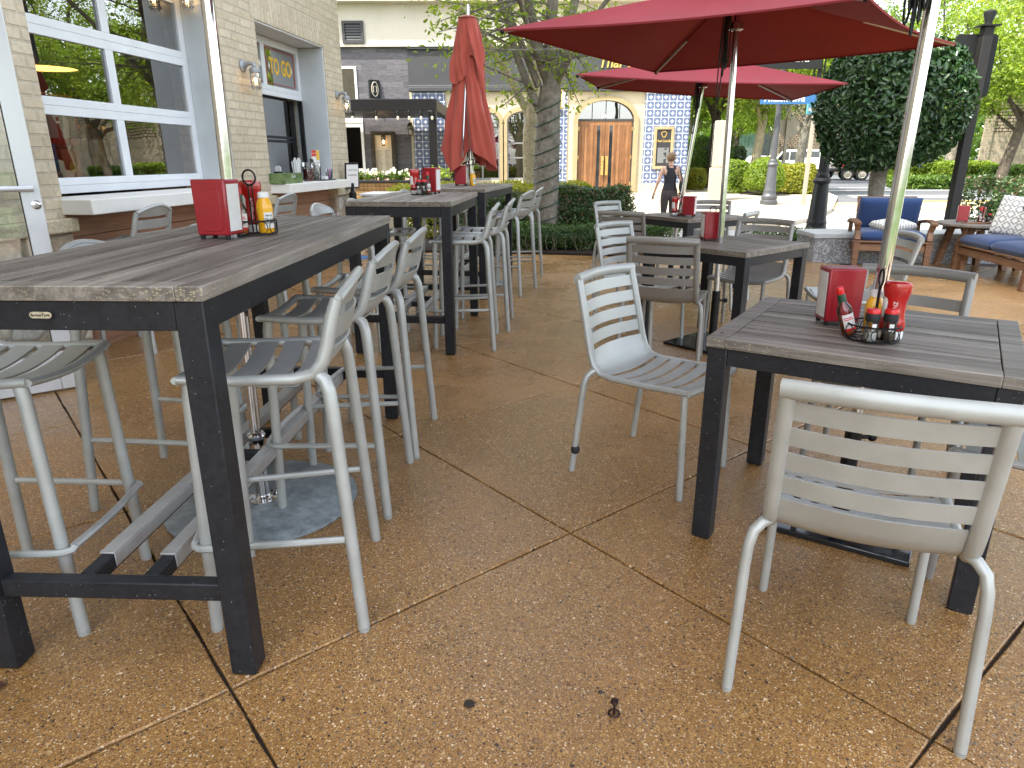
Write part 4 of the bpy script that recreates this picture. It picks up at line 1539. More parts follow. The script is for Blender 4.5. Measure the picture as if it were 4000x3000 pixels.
    bo.lathe([(0.009, 0.032), (0.0105, 0.035), (0.009, 0.040), (0.004, 0.042)], n=12)
    bo.lathe([(0.016, 0.0004), (0.013, 0.002), (0.010, 0.001)], n=14, caps=False)
    q = bo.build("anchor_bolt", plain("dark_rusty_bolt", (0.04, 0.018, 0.016), 0.35, 0.5, 0.2))
    q.location = (b.x, b.y, 0.003)
    tag(q, "small dark round-headed bolt sticking out of the foreground paving", "bolt")
    b = G(2345, 2712)
    bo = MB()
    bo.sphere((0, 0, 0.004), 0.006, 0.005, 0.004)
    q = bo.build("loose_pebble", plain("dark_pebble", (0.03, 0.018, 0.02), 0.25))
    q.location = (b.x, b.y, 0.003)
    tag(q, "loose dark pebble next to the bolt in the foreground paving", "pebble")


# ------------------------------------------------------------------ the brick restaurant on the left
FYAW = R(7.58)
FN = Vector((math.cos(FYAW), -math.sin(FYAW), 0))
FT = Vector((math.sin(FYAW), math.cos(FYAW), 0))
FO = FN * -3.62


def FW(d, s, z):
    """facade point: d outward from the cladding plane, s along the street"""
    p = FO + FN * d + FT * s
    return Vector((p.x, p.y, z))


def brick_building():
    t = thing("brick_building", "cream painted brick restaurant with stone base, gridded window and take-away hatch", "building", FO, -FYAW)
    BF, WP = 0.08, -0.25
    HT = 17.6  # unseen upper storeys, height chosen so their shadow covers the terrace
    w = MB()

    def blk(s0, s1, z0, z1, d0=-0.45, d1=BF):
        w.box(d0, d1, s0, s1, z0, z1)

    blk(3.30, 4.22, 0.94, 2.75)
    blk(6.48, 7.20, 0.94, 2.75)
    blk(8.97, 9.545, 0.94, 2.75)
    blk(-7.0, 2.30, 0.94, 2.75)
    # wall above the openings; soldier course pieces are separate
    w.box(-0.45, BF, -7.0, 7.12, 2.75, HT)
    w.box(-0.45, BF, 9.02, 9.545, 2.75, HT)
    w.box(-0.45, BF, 7.12, 9.02, 2.885, HT)
    # return wall round the far corner and the near end
    w.box(-10.0, -0.451, 9.20, 9.544, 0.0, HT)
    w.box(-10.0, -0.451, -7.0, -6.6, 0.0, HT)
    w.build("brick_wall", M["brick"], t)
    so = MB()
    so.box(-0.448, BF + 0.003, 7.121, 9.019, 2.635, 2.884)
    so.build("soldier_course", M["soldier"], t)
    for q in ((7.205, 8.965, 2.618, 2.634), (4.225, 6.475, 2.734, 2.749)):
        li = MB()
        li.box(-0.44, BF - 0.012, *q)
        li.build("steel_lintel", M["frame"], t)
    for s0, s1 in ((-7.0, 2.28), (3.32, 4.24), (6.46, 7.22), (8.95, 9.57)):
        st = MB()
        st.box(-0.46, 0.10, s0, s1, 0.0, 0.845)
        st.build("stone_base", M["stone"], t, bevel=0.02)
    for s0, s1 in ((-7.0, 2.27), (3.30, 4.26), (6.44, 7.24), (8.93, 9.60)):
        cp = MB()
        n = max(1, int((s1 - s0) / 0.5))
        for k in range(n):
            a, b = s0 + (s1 - s0) * k / n, s0 + (s1 - s0) * (k + 1) / n
            cp.box(-0.46, 0.135 + random.uniform(-0.01, 0.01), a + 0.003, b - 0.003, 0.848, 0.938)
        cp.build("stone_cap", M["cap"], t, bevel=0.012)
    for s0, s1 in ((4.242, 6.458), (7.222, 8.948)):
        cl = MB()
        k = 0
        for z0 in [0.035 + 0.153 * i for i in range(6)]:
            cl.box(-0.03, 0.0 + 0.002 * (k % 2), s0, s1, z0, z0 + 0.149)
            k += 1
        cl.box(-0.03, 0.012, s0, s1, 0.0, 0.034)
        cl.build("cladding", M["clad"], t, bevel=0.004)
    for s0, s1 in ((4.20, 6.50), (7.17, 8.985)):
        ct = MB()
        ct.box(WP + 0.05, 0.30, s0, s1, 0.958, 1.055)
        ct.build("counter", M["concrete"], t, bevel=0.006)

    # big gridded window
    def window(s0, s1, z0, cols, mid, rails, name, top):
        f = MB()
        d0, d1 = WP - 0.045, WP
        st_ = 0.075
        f.box(d0, d1, s0, s0 + st_, z0, top)
        f.box(d0, d1, s1 - st_, s1, z0, top)
        for za, zb in rails:
            f.box(d0, d1 - 0.001, s0 + st_, s1 - st_, za, zb)
            f.box(d1 - 0.001, d1 + 0.003, s0 + st_ + 0.002, s1 - st_ - 0.002, (za + zb) / 2 + 0.003, zb - 0.006)
        iw = (s1 - s0 - 2 * st_)
        for k in range(1, cols):
            c = mid
            for ra, rb in zip(rails[:-1], rails[1:]):
                f.box(d0, d1 - 0.002, c - 0.045, c + 0.045, ra[1], rb[0])
        o = f.build(name, M["frame"], t, bevel=0.004)
        g = MB()
        for k in range(cols):
            a = mid + 0.045 if k else s0 + st_
            b = s1 - st_ if k else mid - 0.045
            for ra, rb in zip(rails[:-1], rails[1:]):
                g.add([(d1 - 0.022, a, ra[1]), (d1 - 0.022, b, ra[1]), (d1 - 0.022, b, rb[0]), (d1 - 0.022, a, rb[0])], [(0, 1, 2, 3)])
        g.build("pane", M["pane"], o)
        return o

    window(4.33, 6.46, 1.07, 2, 5.395, [(1.07, 1.18), (1.605, 1.725), (2.115, 2.235), (2.62, 2.73)], "gridded_window", 2.73)
    tw = window(7.225, 8.945, 2.005, 2, 7.99, [(2.005, 2.115), (2.535, 2.615)], "hatch_sash", 2.615)
    fl = MB()
    fl.box(WP - 0.030, WP - 0.026, 7.37, 8.86, 2.118, 2.533)
    fl.build("grey_film", M["greyfilm"], tw)
    X = Matrix.Identity(4)

    def on_pane(s, z):
        return frame_mx((WP - 0.020, s, z), (0, 1, 0), (0, 0, 1))

    for c in (8.45, 7.63):
        text("TO GO", 0.235, M["yellow"], tw, on_pane(c, 2.328), bold=0.008, sx=0.74)
        ol = MB()
        for q, r in ((0.345, 0.165),):
            pts = []
            for cx, cz, a0 in ((q, r, 0), (-q, r, 90), (-q, -r, 180), (q, -r, 270)):
                for j in range(5):
                    th = R(a0 + j * 22.5)
                    pts.append((WP - 0.019, c + cx + 0.02 * math.cos(th), 2.328 + cz + 0.02 * math.sin(th)))
            ol.tube(pts, 0.005, 4, closed=True)
        ol.build("red_outline", M["redline"], tw)
        dm = MB()
        for sg in (-1, 1):
            x0 = c + sg * 0.295
            dm.add([(WP - 0.018, x0 - 0.022, 2.328), (WP - 0.018, x0, 2.328 - 0.045), (WP - 0.018, x0 + 0.022, 2.328), (WP - 0.018, x0, 2.328 + 0.045)], [(0, 1, 2, 3)])
        dm.build("white_diamond", M["label"], tw)
    for a, b, zt_ in ((6.462, 6.479, 2.73), (8.948, 8.968, 2.615), (7.202, 7.22, 2.615)):
        jb = MB()
        jb.box(WP - 0.10, BF - 0.012, a, b, 1.056, zt_)
        jb.build("jamb", M["jamb"], t, bevel=0.003)
    for a, b in ((8.905, 8.944), (7.222, 7.26)):
        tk = MB()
        tk.box(WP - 0.05, WP - 0.001, a, b, 1.056, 2.0)
        tk.build("sash_track", M["black"], t)
    ls = MB()
    for z in (1.06, 1.50, 1.545):
        ls.box(WP - 0.14, WP - 0.10, 7.26, 8.90, z, z + 0.03)
    for s in (7.26, 8.05, 8.87):
        ls.box(WP - 0.14, WP - 0.10, s, s + 0.03, 1.09, 2.0)
    lo = ls.build("lower_sash", M["charcoal"], t)
    g = MB()
    g.add([(WP - 0.12, 7.28, 1.09), (WP - 0.12, 8.87, 1.09), (WP - 0.12, 8.87, 2.0), (WP - 0.12, 7.28, 2.0)], [(0, 1, 2, 3)])
    g.build("pane", M["pane"], lo)
    # room behind
    rm = MB()
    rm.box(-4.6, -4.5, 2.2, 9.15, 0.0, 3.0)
    rm.box(-4.5, -0.46, 6.80, 6.88, 0.0, 3.0)  # partition added to keep the strip light out of the gridded window
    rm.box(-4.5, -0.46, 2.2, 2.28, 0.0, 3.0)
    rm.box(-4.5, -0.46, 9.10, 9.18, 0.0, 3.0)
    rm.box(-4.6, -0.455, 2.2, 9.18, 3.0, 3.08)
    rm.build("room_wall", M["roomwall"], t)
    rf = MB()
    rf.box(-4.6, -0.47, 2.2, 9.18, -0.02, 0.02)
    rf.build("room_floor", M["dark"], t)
    top = MB()
    top.box(-10.0, 0.16, -7.05, 9.6, HT + 0.001, HT + 0.25)
    top.build("parapet", M["cap"], t)
    # open glazed door, hinged at s=3.30
    a0 = Vector((-2.601, 3.915, 0))
    dd = Vector((0.801, 0.598, 0))
    dn = Vector((dd.y, -dd.x, 0))
    Wm = Matrix(((dd.x, dn.x, 0, a0.x), (dd.y, dn.y, 0, a0.y), (0, 0, 1, 0), (0, 0, 0, 1)))
    inv = (Matrix.Translation(FO) @ Matrix.Rotation(-FYAW, 4, "Z")).inverted()
    Dm = inv @ Wm
    L = 0.88
    f = MB()
    f.box(-0.092, 0.0, -0.022, 0.022, 0.012, 2.12, Dm)
    f.box(-L, -L + 0.09, -0.022, 0.022, 0.012, 2.12, Dm)
    f.box(-L + 0.0905, -0.0925, -0.021, 0.021, 0.012, 0.22, Dm)
    f.box(-L + 0.0905, -0.0925, -0.021, 0.021, 2.03, 2.12, Dm)
    dr = f.build("glazed_door", M["alu_door"], t, bevel=0.003)
    g = MB()
    g.box(-L + 0.085, -0.088, -0.004, 0.004, 0.215, 2.035, Dm)
    g.build("door_glass", M["doorglass"], dr)
    k = MB()
    k.box(-0.0965, -0.0923, -0.014, 0.014, 0.221, 2.029, Dm)
    k.build("gasket", M["rubber"], dr)
    h = MB()
    h.tube([Dm @ Vector(p) for p in ((-L + 0.02, 0.055, 1.155), (-0.03, 0.055, 1.155))], 0.016, 14)
    h.tube([Dm @ Vector(p) for p in ((-0.055, 0.022, 1.155), (-0.055, 0.05, 1.155))], 0.011, 10)
    h.build("push_bar", M["alu_door"], dr)
    h = MB()
    h.tube([Dm @ Vector(p) for p in ((-0.055, -0.02, 1.13), (-0.06, -0.055, 1.13), (-0.075, -0.07, 1.11), (-0.08, -0.072, 1.07), (-0.08, -0.072, 1.00), (-0.075, -0.068, 0.965), (-0.055, -0.045, 0.945), (-0.05, -0.02, 0.945))], 0.0125, 12)
    h.build("pull_handle", M["alu_door"], dr)
    h = MB()
    Dr = Dm @ Matrix.Translation((-0.03, 0.022, 1.068)) @ Matrix.Rotation(R(-90), 4, "X")
    h.lathe([(0.024, 0), (0.024, 0.006), (0.016, 0.009)], n=24, M=Dr)
    h.box(-0.004, 0.004, -0.012, 0.012, 0.009, 0.013, Dr)
    h.build("lock", M["chrome"], dr)
    return t


def wall_lamp(label, s, z, d=0.08):
    t = thing("wall_lamp", label, "wall lamp", FW(d, s, z), -FYAW, "caged bulkhead wall lamps")
    b = MB()
    Mx = Matrix.Rotation(R(90), 4, "Y")
    b.lathe([(0.058, 0), (0.058, 0.012), (0.045, 0.025), (0.03, 0.032)], (0, 0, 0.03), 20, Mx)
    b.tube([(0.02, 0, 0.03), (0.07, 0, 0.052), (0.12, 0, 0.045), (0.125, 0, 0.02)], [0.024, 0.02, 0.02, 0.022], 12)
    b.lathe([(0.045, -0.035), (0.052, -0.03), (0.052, 0.0), (0.03, 0.018)], (0.125, 0, 0), 20)
    b.build("bracket", M["galv_lamp"], t)
    g = MB()
    g.lathe([(0.041, -0.035), (0.043, -0.07), (0.043, -0.15), (0.030, -0.178), (0.004, -0.186)], (0.125, 0, 0), 20, caps=False)
    g.build("glass_jar", M["lampglass"], t)
    c = MB()
    for k in range(6):
        a = k * PI / 3
        c.tube([(0.125 + 0.049 * math.cos(a), 0.049 * math.sin(a), -0.03), (0.125 + 0.050 * math.cos(a), 0.050 * math.sin(a), -0.16), (0.125 + 0.035 * math.cos(a), 0.035 * math.sin(a), -0.188)], 0.0035, 5)
    for z_ in (-0.075, -0.12, -0.16):
        c.tube([(0.125 + 0.051 * math.cos(2 * PI * k / 20), 0.051 * math.sin(2 * PI * k / 20), z_) for k in range(20)], 0.0035, 5, closed=True)
    c.build("wire_cage", M["galv_lamp"], t)
    e = MB()
    e.sphere((0.125, 0, -0.10), 0.015, 0.015, 0.022)
    e.build("bulb", M["bulb"], t)
    return t


def indoors():
    # seen dimly through the gridded window
    t = thing("pendant_lamp", "grey pendant lamp with orange underside inside the gridded window", "pendant lamp", FW(-1.05, 5.62, 2.02))
    b = MB()
    b.lathe([(0.27, 0), (0.265, 0.03), (0.16, 0.10), (0.05, 0.13), (0.01, 0.14)], n=28, caps=False)
    b.tube([(0, 0, 0.14), (0, 0, 0.98)], 0.006, 6)
    b.build("shade", M["greyfilm"], t)
    b = MB()
    b.lathe([(0.262, 0.006), (0.001, 0.007)], n=28, caps=False)
    b.build("diffuser", emit("amber_diffuser", (1.0, 0.5, 0.12), 1.6), t)
    for nm, lab, cat, s0, s1, z0, z1, d, m in (
            ("notice_board", "red framed notice board on the inner wall behind the gridded window", "notice board", 4.9, 5.55, 1.42, 1.80, -0.75, "redcap"),
            ("drinks_carton", "blue printed carton with yellow sun standing inside the gridded window", "carton", 4.62, 4.95, 1.06, 1.42, -0.50, "blueprint"),
            ("drinks_carton", "orange and blue carton right of the sun carton inside the window", "carton", 5.02, 5.20, 1.06, 1.38, -0.52, "orange")):
        o = thing(nm, lab, cat, FW(d, (s0 + s1) / 2, z0), -FYAW)
        h, w = z1 - z0, s1 - s0
        b = MB()
        b.box(-0.05, 0.0, -w / 2, w / 2, 0, h)
        b.build("panel", M[m], o, bevel=0.004)
        b = MB()
        if nm == "notice_board":
            for k in range(3):
                b.box(0.0, 0.003, -w / 2 + 0.03 + k * 0.205, -w / 2 + 0.20 + k * 0.205, 0.05, h - 0.05)
            b.build("notice_sheet", M["label"], o)
        else:
            b.box(0.0, 0.002, -w / 2 + 0.01, w / 2 - 0.01, 0.01, h * 0.45)
            b.build("printed_band", M["orange"], o)
            b = MB()
            b.lathe([(0.09 if w > 0.2 else 0.04, 0.0), (0.09 if w > 0.2 else 0.04, 0.004)], (0.002, 0, h * 0.6), 24, Matrix.Rotation(R(90), 4, "Y"))
            b.build("printed_disc", M["yellow"], o)
    o = thing("drink_dispenser", "twin bowl drink dispenser with black taps inside the gridded window", "drink dispenser", FW(-0.75, 5.78, 1.06), -FYAW)
    b = MB()
    b.box(-0.2, 0.12, -0.28, 0.28, -0.3, 0.16)
    b.build("machine_base", M["black"], o, bevel=0.01)
    for y, m in ((-0.15, "mustard"), (0.14, "skin")):
        b = MB()
        b.lathe([(0.10, 0.0), (0.115, 0.05), (0.115, 0.30), (0.08, 0.36), (0.02, 0.37)], (0, y, 0.16), 20)
        b.build("bowl", M["bottle"], o)
        b = MB()
        b.lathe([(0.09, 0.005), (0.105, 0.05), (0.105, 0.24), (0.104, 0.245)], (0, y, 0.16), 20)
        b.build("drink", M[m], o)
        b = MB()
        b.tube([(0.12, y, 0.18), (0.17, y, 0.18), (0.17, y, 0.10)], 0.012, 8)
        b.tube([(0.17, y, 0.18), (0.175, y, 0.28)], 0.016, 8)
        b.build("tap", M["black"], o)
    for nm, lab, s, z, m in (("wall_poster", "tall orange poster inside the take-away hatch", 7.55, 1.15, "orange"), ("wall_poster", "orange and purple poster on the right inside the take-away hatch", 8.65, 1.2, "purple")):
        o = thing(nm, lab, "poster", FW(-1.2, s, z), -FYAW)
        b = MB()
        b.box(-0.01, 0, -0.16, 0.16, 0, 0.72)
        b.build("sheet", M[m], o)
        b = MB()
        b.add([(0.002, -0.14, 0.1), (0.002, 0.12, 0.2), (0.002, 0.14, 0.5), (0.002, -0.1, 0.62)], [(0, 1, 2, 3)])
        b.build("printed_shape", M["orange" if m == "purple" else "purple"], o)
    o = thing("strip_light", "long white strip light on the ceiling inside the take-away hatch", "strip light", FW(-2.2, 8.1, 2.35), -FYAW)
    b = MB()
    b.box(-0.06, 0.06, -0.8, 0.8, 0, 0.06)
    b.build("housing", M["white"], o)
    b = MB()
    b.box(-0.05, 0.05, -0.78, 0.78, -0.02, -0.002)
    b.build("tube", emit("strip_tube", (1, 0.95, 0.88), 1.8), o)


def hatch_things():
    Z = 1.056

    def P(u, off=0.12):
        """point on the take-away counter seen at picture column u"""
        d = ray(u, 700)
        k = FO + FN * off
        tt = (k.x * FN.x + k.y * FN.y) / (d.x * FN.x + d.y * FN.y)
        return Vector((d.x * tt, d.y * tt, Z))

    o = thing("straw_holder", "clear cup full of white straws on the take-away counter", "straw holder", P(1163))
    b = MB()
    b.lathe([(0.045, 0), (0.05, 0.004), (0.052, 0.11)], n=18, caps=False)
    b.build("cup", M["bottle"], o)
    b = MB()
    for k in range(16):
        a, r = k * 2.4, 0.012 + 0.028 * (k / 16)
        b.tube([(r * math.cos(a) * 0.8, r * math.sin(a) * 0.8, 0.004), (r * 1.5 * math.cos(a), r * 1.5 * math.sin(a), 0.225 + 0.02 * (k % 3))], 0.0055, 6)
    b.build("straw", M["white"], o)
    o = thing("picnic_box", "low box with green grass print on the take-away counter", "box", P(1122, 0.16), -FYAW)
    b = MB()
    b.box(-0.09, 0.09, -0.26, 0.20, 0, 0.105)
    b.build("carton", M["leaf_grass"], o, bevel=0.004)
    text("Zen's", 0.05, M["label"], o, frame_mx((0.0905, -0.03, 0.075), (0, 1, 0), (0, 0, 1)), extrude=0.0006)
    for u, lab, full in ((1207, "clear pitcher of dark red drink on the take-away counter", True), (1240, "empty clear pitcher right of the red drink on the take-away counter", False)):
        o = thing("pitcher", lab, "pitcher", P(u, 0.10), -FYAW, "pitchers on the take-away counter")
        b = MB()
        b.lathe([(0.052, 0), (0.056, 0.004), (0.064, 0.16), (0.068, 0.205), (0.072, 0.215)], n=24, caps=False, M=Matrix.Diagonal((0.8 if not full else 1, 0.72 if not full else 1, 1, 1)))
        b.build("jug", M["bottle"], o)
        b = MB()
        b.tube([(0.03, -0.055, 0.18), (0.035, -0.105, 0.17), (0.035, -0.11, 0.08), (0.03, -0.055, 0.05)], 0.007, 8)
        b.build("handle", M["bottle"], o)
        if full:
            b = MB()
            b.lathe([(0.051, 0.004), (0.060, 0.14), (0.059, 0.142)], n=24)
            b.build("drink", M["tea"], o)
    o = thing("menu_card", "upright menu card with yellow corner on the take-away counter", "menu card", P(1238, -0.03), -FYAW)
    b = MB()
    b.box(0, 0.004, -0.11, 0.13, 0.0, 0.36)
    b.build("card", M["label"], o)
    b = MB()
    b.box(0.0045, 0.006, 0.03, 0.128, 0.24, 0.355)
    b.build("yellow_corner", M["yellow"], o)
    b = MB()
    b.box(0.0045, 0.0065, -0.11, 0.029, 0.325, 0.358)
    b.box(0.0045, 0.0065, -0.11, 0.029, 0.285, 0.318)
    b.build("red_banner", M["redcap"], o)
    b = MB()
    for k in range(6):
        b.box(0.0045, 0.006, -0.09, 0.10 - 0.02 * (k % 3), 0.06 + 0.028 * k, 0.066 + 0.028 * k)
    b.build("print", M["greyfilm"], o)
    b = MB()
    b.add([(0.012, -0.20, 0.0), (0.012, -0.20, 0.26), (0.012, -0.10, 0.25), (0.012, 0.12, 0.0)], [(0, 1, 2, 3)])
    b.build("dark_easel", M["black"], o)
    o = thing("pen_cup", "clear cup with blue and pink sticks on the take-away counter", "cup", P(1288, 0.10))
    b = MB()
    b.lathe([(0.035, 0), (0.045, 0.11)], n=16, caps=False)
    b.build("cup", M["bottle"], o)
    for k, m in enumerate(("sign_blue", "petalpink", "white", "purple")):
        b = MB()
        a = k * 1.5
        b.tube([(0.01 * math.cos(a), 0.01 * math.sin(a), 0.004), (0.04 * math.cos(a), 0.04 * math.sin(a), 0.13)], 0.008, 6)
        b.build("stick", M[m], o)
    o = thing("napkin_tray", "black tray with white napkins on the take-away counter", "tray", P(1268, 0.14), -FYAW)
    b = MB()
    b.box(-0.07, 0.07, -0.15, 0.22, 0, 0.012)
    b.build("tray", M["black"], o, bevel=0.003)
    b = MB()
    b.box(-0.045, 0.03, -0.06, 0.05, 0.0125, 0.05)
    b.build("napkins", M["white"], o)
    o = thing("garnish_jar", "small jar of green garnish behind the straw cup on the take-away counter", "jar", P(1112, -0.02))
    b = MB()
    b.lathe([(0.04, 0), (0.042, 0.10), (0.038, 0.115)], n=16)
    b.build("jar", M["bottle"], o)
    b = MB()
    b.lathe([(0.036, 0.004), (0.037, 0.09), (0.036, 0.092)], n=14)
    b.build("garnish", M["limegreen"], o)
    o = thing("bottle_caddy", "dark holder with cutlery left of the garnish jar on the take-away counter", "holder", P(1090, -0.02))
    b = MB()
    b.lathe([(0.04, 0), (0.045, 0.12)], n=16)
    b.build("holder", M["black"], o)
    b = MB()
    for k in range(5):
        b.box(-0.03 + 0.013 * k, -0.02 + 0.013 * k, -0.012, 0.012, 0.1, 0.17 + 0.01 * (k % 2))
    b.build("cutlery", M["label"], o)
    # queue sign on a stand past the counter
    base = Vector((-2.15, 9.6, 0))
    o = thing("sign_stand", "black stanchion with framed white notice past the end of the take-away counter", "sign stand", base, -FYAW + R(48))
    b = MB()
    b.lathe([(0.17, 0), (0.17, 0.01), (0.06, 0.03), (0.03, 0.04)], n=28)
    b.build("base", M["blueprint"], o)
    b = MB()
    b.tube([(0, 0, 0.03), (0, 0, 1.0)], 0.026, 14)
    b.lathe([(0.03, 0), (0.05, 0.01), (0.05, 0.15), (0.03, 0.17)], (0, 0, 0.72), 16)
    b.build("post", M["black"], o)
    Sx = Matrix.Translation((0, 0, 0.98)) @ Matrix.Rotation(R(6), 4, "X")
    b = MB()
    b.box(-0.10, 0.10, -0.012, 0.012, -0.05, 0.28, Sx)
    b.build("sign_frame", M["black"], o, bevel=0.003)
    b = MB()
    b.box(-0.085, 0.085, -0.0145, -0.0122, -0.03, 0.26, Sx)
    b.build("notice", M["label"], o)
    for k, (s, z, sz) in enumerate((("COCKTAILS", 0.19, 0.030), ("& BURGERS", 0.125, 0.030))):
        text(s, sz, M["ink"], o, Sx @ frame_mx((0, -0.0148, z), (1, 0, 0), (0, 0, 1)), extrude=0.0005, sx=0.85)
    o = thing("utility_box", "cream metal cabinet behind the sign stand", "cabinet", FW(0.35, 10.2, 0), -FYAW)
    b = MB()
    b.box(-0.25, 0.25, -0.3, 0.3, 0.0, 0.80)
    b.build("cabinet", M["cream"], o, bevel=0.01)
    b = MB()
    b.box(-0.27, 0.27, -0.32, 0.32, 0.801, 0.835)
    b.build("lid", M["frame"], o, bevel=0.006)


# ------------------------------------------------------------------ the cream building across the way
YB = 27.0


def B2(u, v):
    q = at(u, v, YB)
    return q.x, q.z


def cream_building():
    t = thing("cream_building", "cream stucco restaurant block with blue star tile pillars and arched wooden entrance", "building", (0, YB, 0))
    xr = 6.55
    # x of features (world), y = 0 is the facade face, negative is toward the camera
    xl_plank, xr_plank = -13.0, -3.72
    zb0, zb1 = B2(1800, 348)[1], B2(1800, 185)[1]
    w = MB()
    # upper white wall (overhangs), slate sign band, cream shopfront with openings
    w.box(-13.0, xr - 0.2, -0.10, 5.0, 5.12, 9.6)
    w.build("upper_wall", M["white_stucco"], t)
    cr = MB()
    cr.box(-13.0, xr + 0.1, -0.5, 0.0, 6.50, 6.80)
    cr.box(-13.0, xr + 0.1, -0.14, -0.101, 5.12, 5.17)
    cr.build("cornice", M["white_stucco"], t)
    b = MB()
    b.box(xr_plank, xr - 0.02, -0.04, 4.0, 3.74, 5.115)
    b.build("sign_band", M["slate"], t)
    b = MB()
    b.box(xr_plank, xr, -0.16, -0.041, 3.64, 3.80)
    b.box(xr_plank, xr, -0.10, -0.041, 3.80, 3.86)
    b.box(xr_plank, xr, -0.12, -0.041, 5.03, 5.114)
    b.build("band_moulding", M["slate"], t, bevel=0.02)
    b = MB()
    for x in (-1.6, 0.55, 2.7, 4.8):
        b.box(x - 0.008, x + 0.008, -0.045, -0.0405, 3.87, 5.02)
    b.build("panel_joint", M["ink"], t)
    pk = MB()
    xd, xu = -5.50, -5.62
    pk.box(-13.0, -6.6, 0.0, 4.0, -0.3, 5.11)
    pk.box(-6.6, xu, 0.0, 4.0, 2.72, 3.36)
    pk.box(xd, xr_plank - 0.002, 0.0, 4.0, -0.3, 2.72)
    pk.box(xu, xr_plank - 0.002, 0.0, 4.0, 2.7201, 3.36)
    pk.box(xu, xr_plank - 0.002, 0.0, 4.0, 3.3601, 5.11)
    pk.box(-6.6, xu, 0.0, 4.0, 4.46, 5.11)
    pk.build("plank_wall", M["plank"], t)

    # arched openings cut as polygons into the shopfront plane
    def arch_poly(x0, x1, zs, zt_, n=14):
        c, h = (x0 + x1) / 2, (x1 - x0) / 2
        return [(c + h * math.cos(PI * k / n), zs + (zt_ - zs) * math.sin(PI * k / n)) for k in range(n + 1)]

    arches = [(-1.75, -0.42, 0.55, 2.62, 3.00), (-0.18, 1.15, 0.55, 2.62, 3.00)]
    door = (2.44, 4.55, -0.02, 2.64, 3.36)
    sf = MB()

    def bay(xa, xb, op, z0, z1):
        x0, x1, zl, zs, zt_ = op
        ar = arch_poly(x0, x1, zs, zt_)
        Mx = Matrix(((1, 0, 0, 0), (0, 0, 1, 0), (0, 1, 0, 0), (0, 0, 0, 1)))
        sf.prism([(xa, z0), (x0, z0), (x0, zs), (xa, zs)], 0.0, 0.35, Mx)
        sf.prism([(x1, z0), (xb, z0), (xb, zs), (x1, zs)], 0.0, 0.35, Mx)
        if zl > z0:
            sf.prism([(x0, z0), (x1, z0), (x1, zl), (x0, zl)], 0.0, 0.35, Mx)
        n = len(ar) - 1
        for k in range(n):
            (ax, az), (bx, bz) = ar[k], ar[k + 1]
            sf.prism([(bx, bz), (ax, az), (ax, z1), (bx, z1)], 0.0, 0.35, Mx)
        sf.prism([(xa, zs), (x0, zs), (x0, z1), (xa, z1)], 0.0, 0.35, Mx)
        sf.prism([(x1, zs), (xb, zs), (xb, z1), (x1, z1)], 0.0, 0.35, Mx)

    zf0, zf1 = -0.3, 3.639
    bay(-2.10, -0.30, arches[0], zf0, zf1)
    bay(-0.30, 1.26, arches[1], zf0, zf1)
    bay(2.06, 4.90, door, zf0, zf1)
    sf.box(xr_plank, -2.102, 0.0, 0.35, zf0, zf1)
    sf.build("shopfront_wall", M["cream"], t)
    # trims round the arches
    tr = MB()
    for x0, x1, zl, zs, zt_ in arches + [door]:
        wd = 0.14
        o_ = arch_poly(x0 - wd, x1 + wd, zs, zt_ + wd)
        i_ = arch_poly(x0 + 0.02, x1 - 0.02, zs, zt_ - 0.02)
        for k in range(len(o_) - 1):
            q = [o_[k], o_[k + 1], i_[k + 1], i_[k]]
            vs = [(p[0], -0.07, p[1]) for p in q] + [(p[0], 0.06, p[1]) for p in q]
            tr.add(vs, [(0, 1, 2, 3), (7, 6, 5, 4), (0, 4, 5, 1), (2, 6, 7, 3)])
        zb_ = max(zl - 0.1, -0.05)
        tr.box(x0 - wd, x0 + 0.02, -0.07, 0.06, zb_, zs - 0.001)
        tr.box(x1 - 0.02, x1 + wd, -0.07, 0.06, zb_, zs - 0.001)
    tr.box(-2.05, 1.22, -0.09, -0.001, 0.28, 0.44)
    tr.build("arch_trim", M["cream2"], t)
    for x0, x1, zl, zs, zt_ in arches:
        f = MB()
        o_ = arch_poly(x0, x1, zs, zt_)
        i_ = arch_poly(x0 + 0.07, x1 - 0.07, zs, zt_ - 0.07)
        for k in range(len(o_) - 1):
            q = [o_[k], o_[k + 1], i_[k + 1], i_[k]]
            vs = [(p[0], 0.10, p[1]) for p in q] + [(p[0], 0.16, p[1]) for p in q]
            f.add(vs, [(0, 1, 2, 3), (7, 6, 5, 4), (0, 4, 5, 1), (2, 6, 7, 3)])
        f.box(x0, x0 + 0.07, 0.10, 0.16, zl, zs)
        f.box(x1 - 0.07, x1, 0.10, 0.16, zl, zs)
        c = (x0 + x1) / 2
        f.box(c - 0.03, c + 0.03, 0.10, 0.16, zl, zt_ - 0.06)
        for z in (zl, zl + 0.78, zl + 1.3):
            f.box(x0 + 0.07, x1 - 0.07, 0.101, 0.159, z, z + (0.08 if z == zl else 0.045))
        fo = f.build("arched_window", M["greyfilm"], t)
        g = MB()
        ar = arch_poly(x0 + 0.02, x1 - 0.02, zs, zt_ - 0.02)
        g.add([(x0 + 0.02, 0.13, zl), (x1 - 0.02, 0.13, zl)] + [(p[0], 0.13, p[1]) for p in ar], [tuple(range(2 + len(ar)))])
        g.build("pane", M["pane"], fo)
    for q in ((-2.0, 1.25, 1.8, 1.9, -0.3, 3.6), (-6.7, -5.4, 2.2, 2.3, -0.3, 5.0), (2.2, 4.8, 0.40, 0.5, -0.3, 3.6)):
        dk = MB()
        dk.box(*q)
        dk.build("dark_room_wall", M["dark"], t)
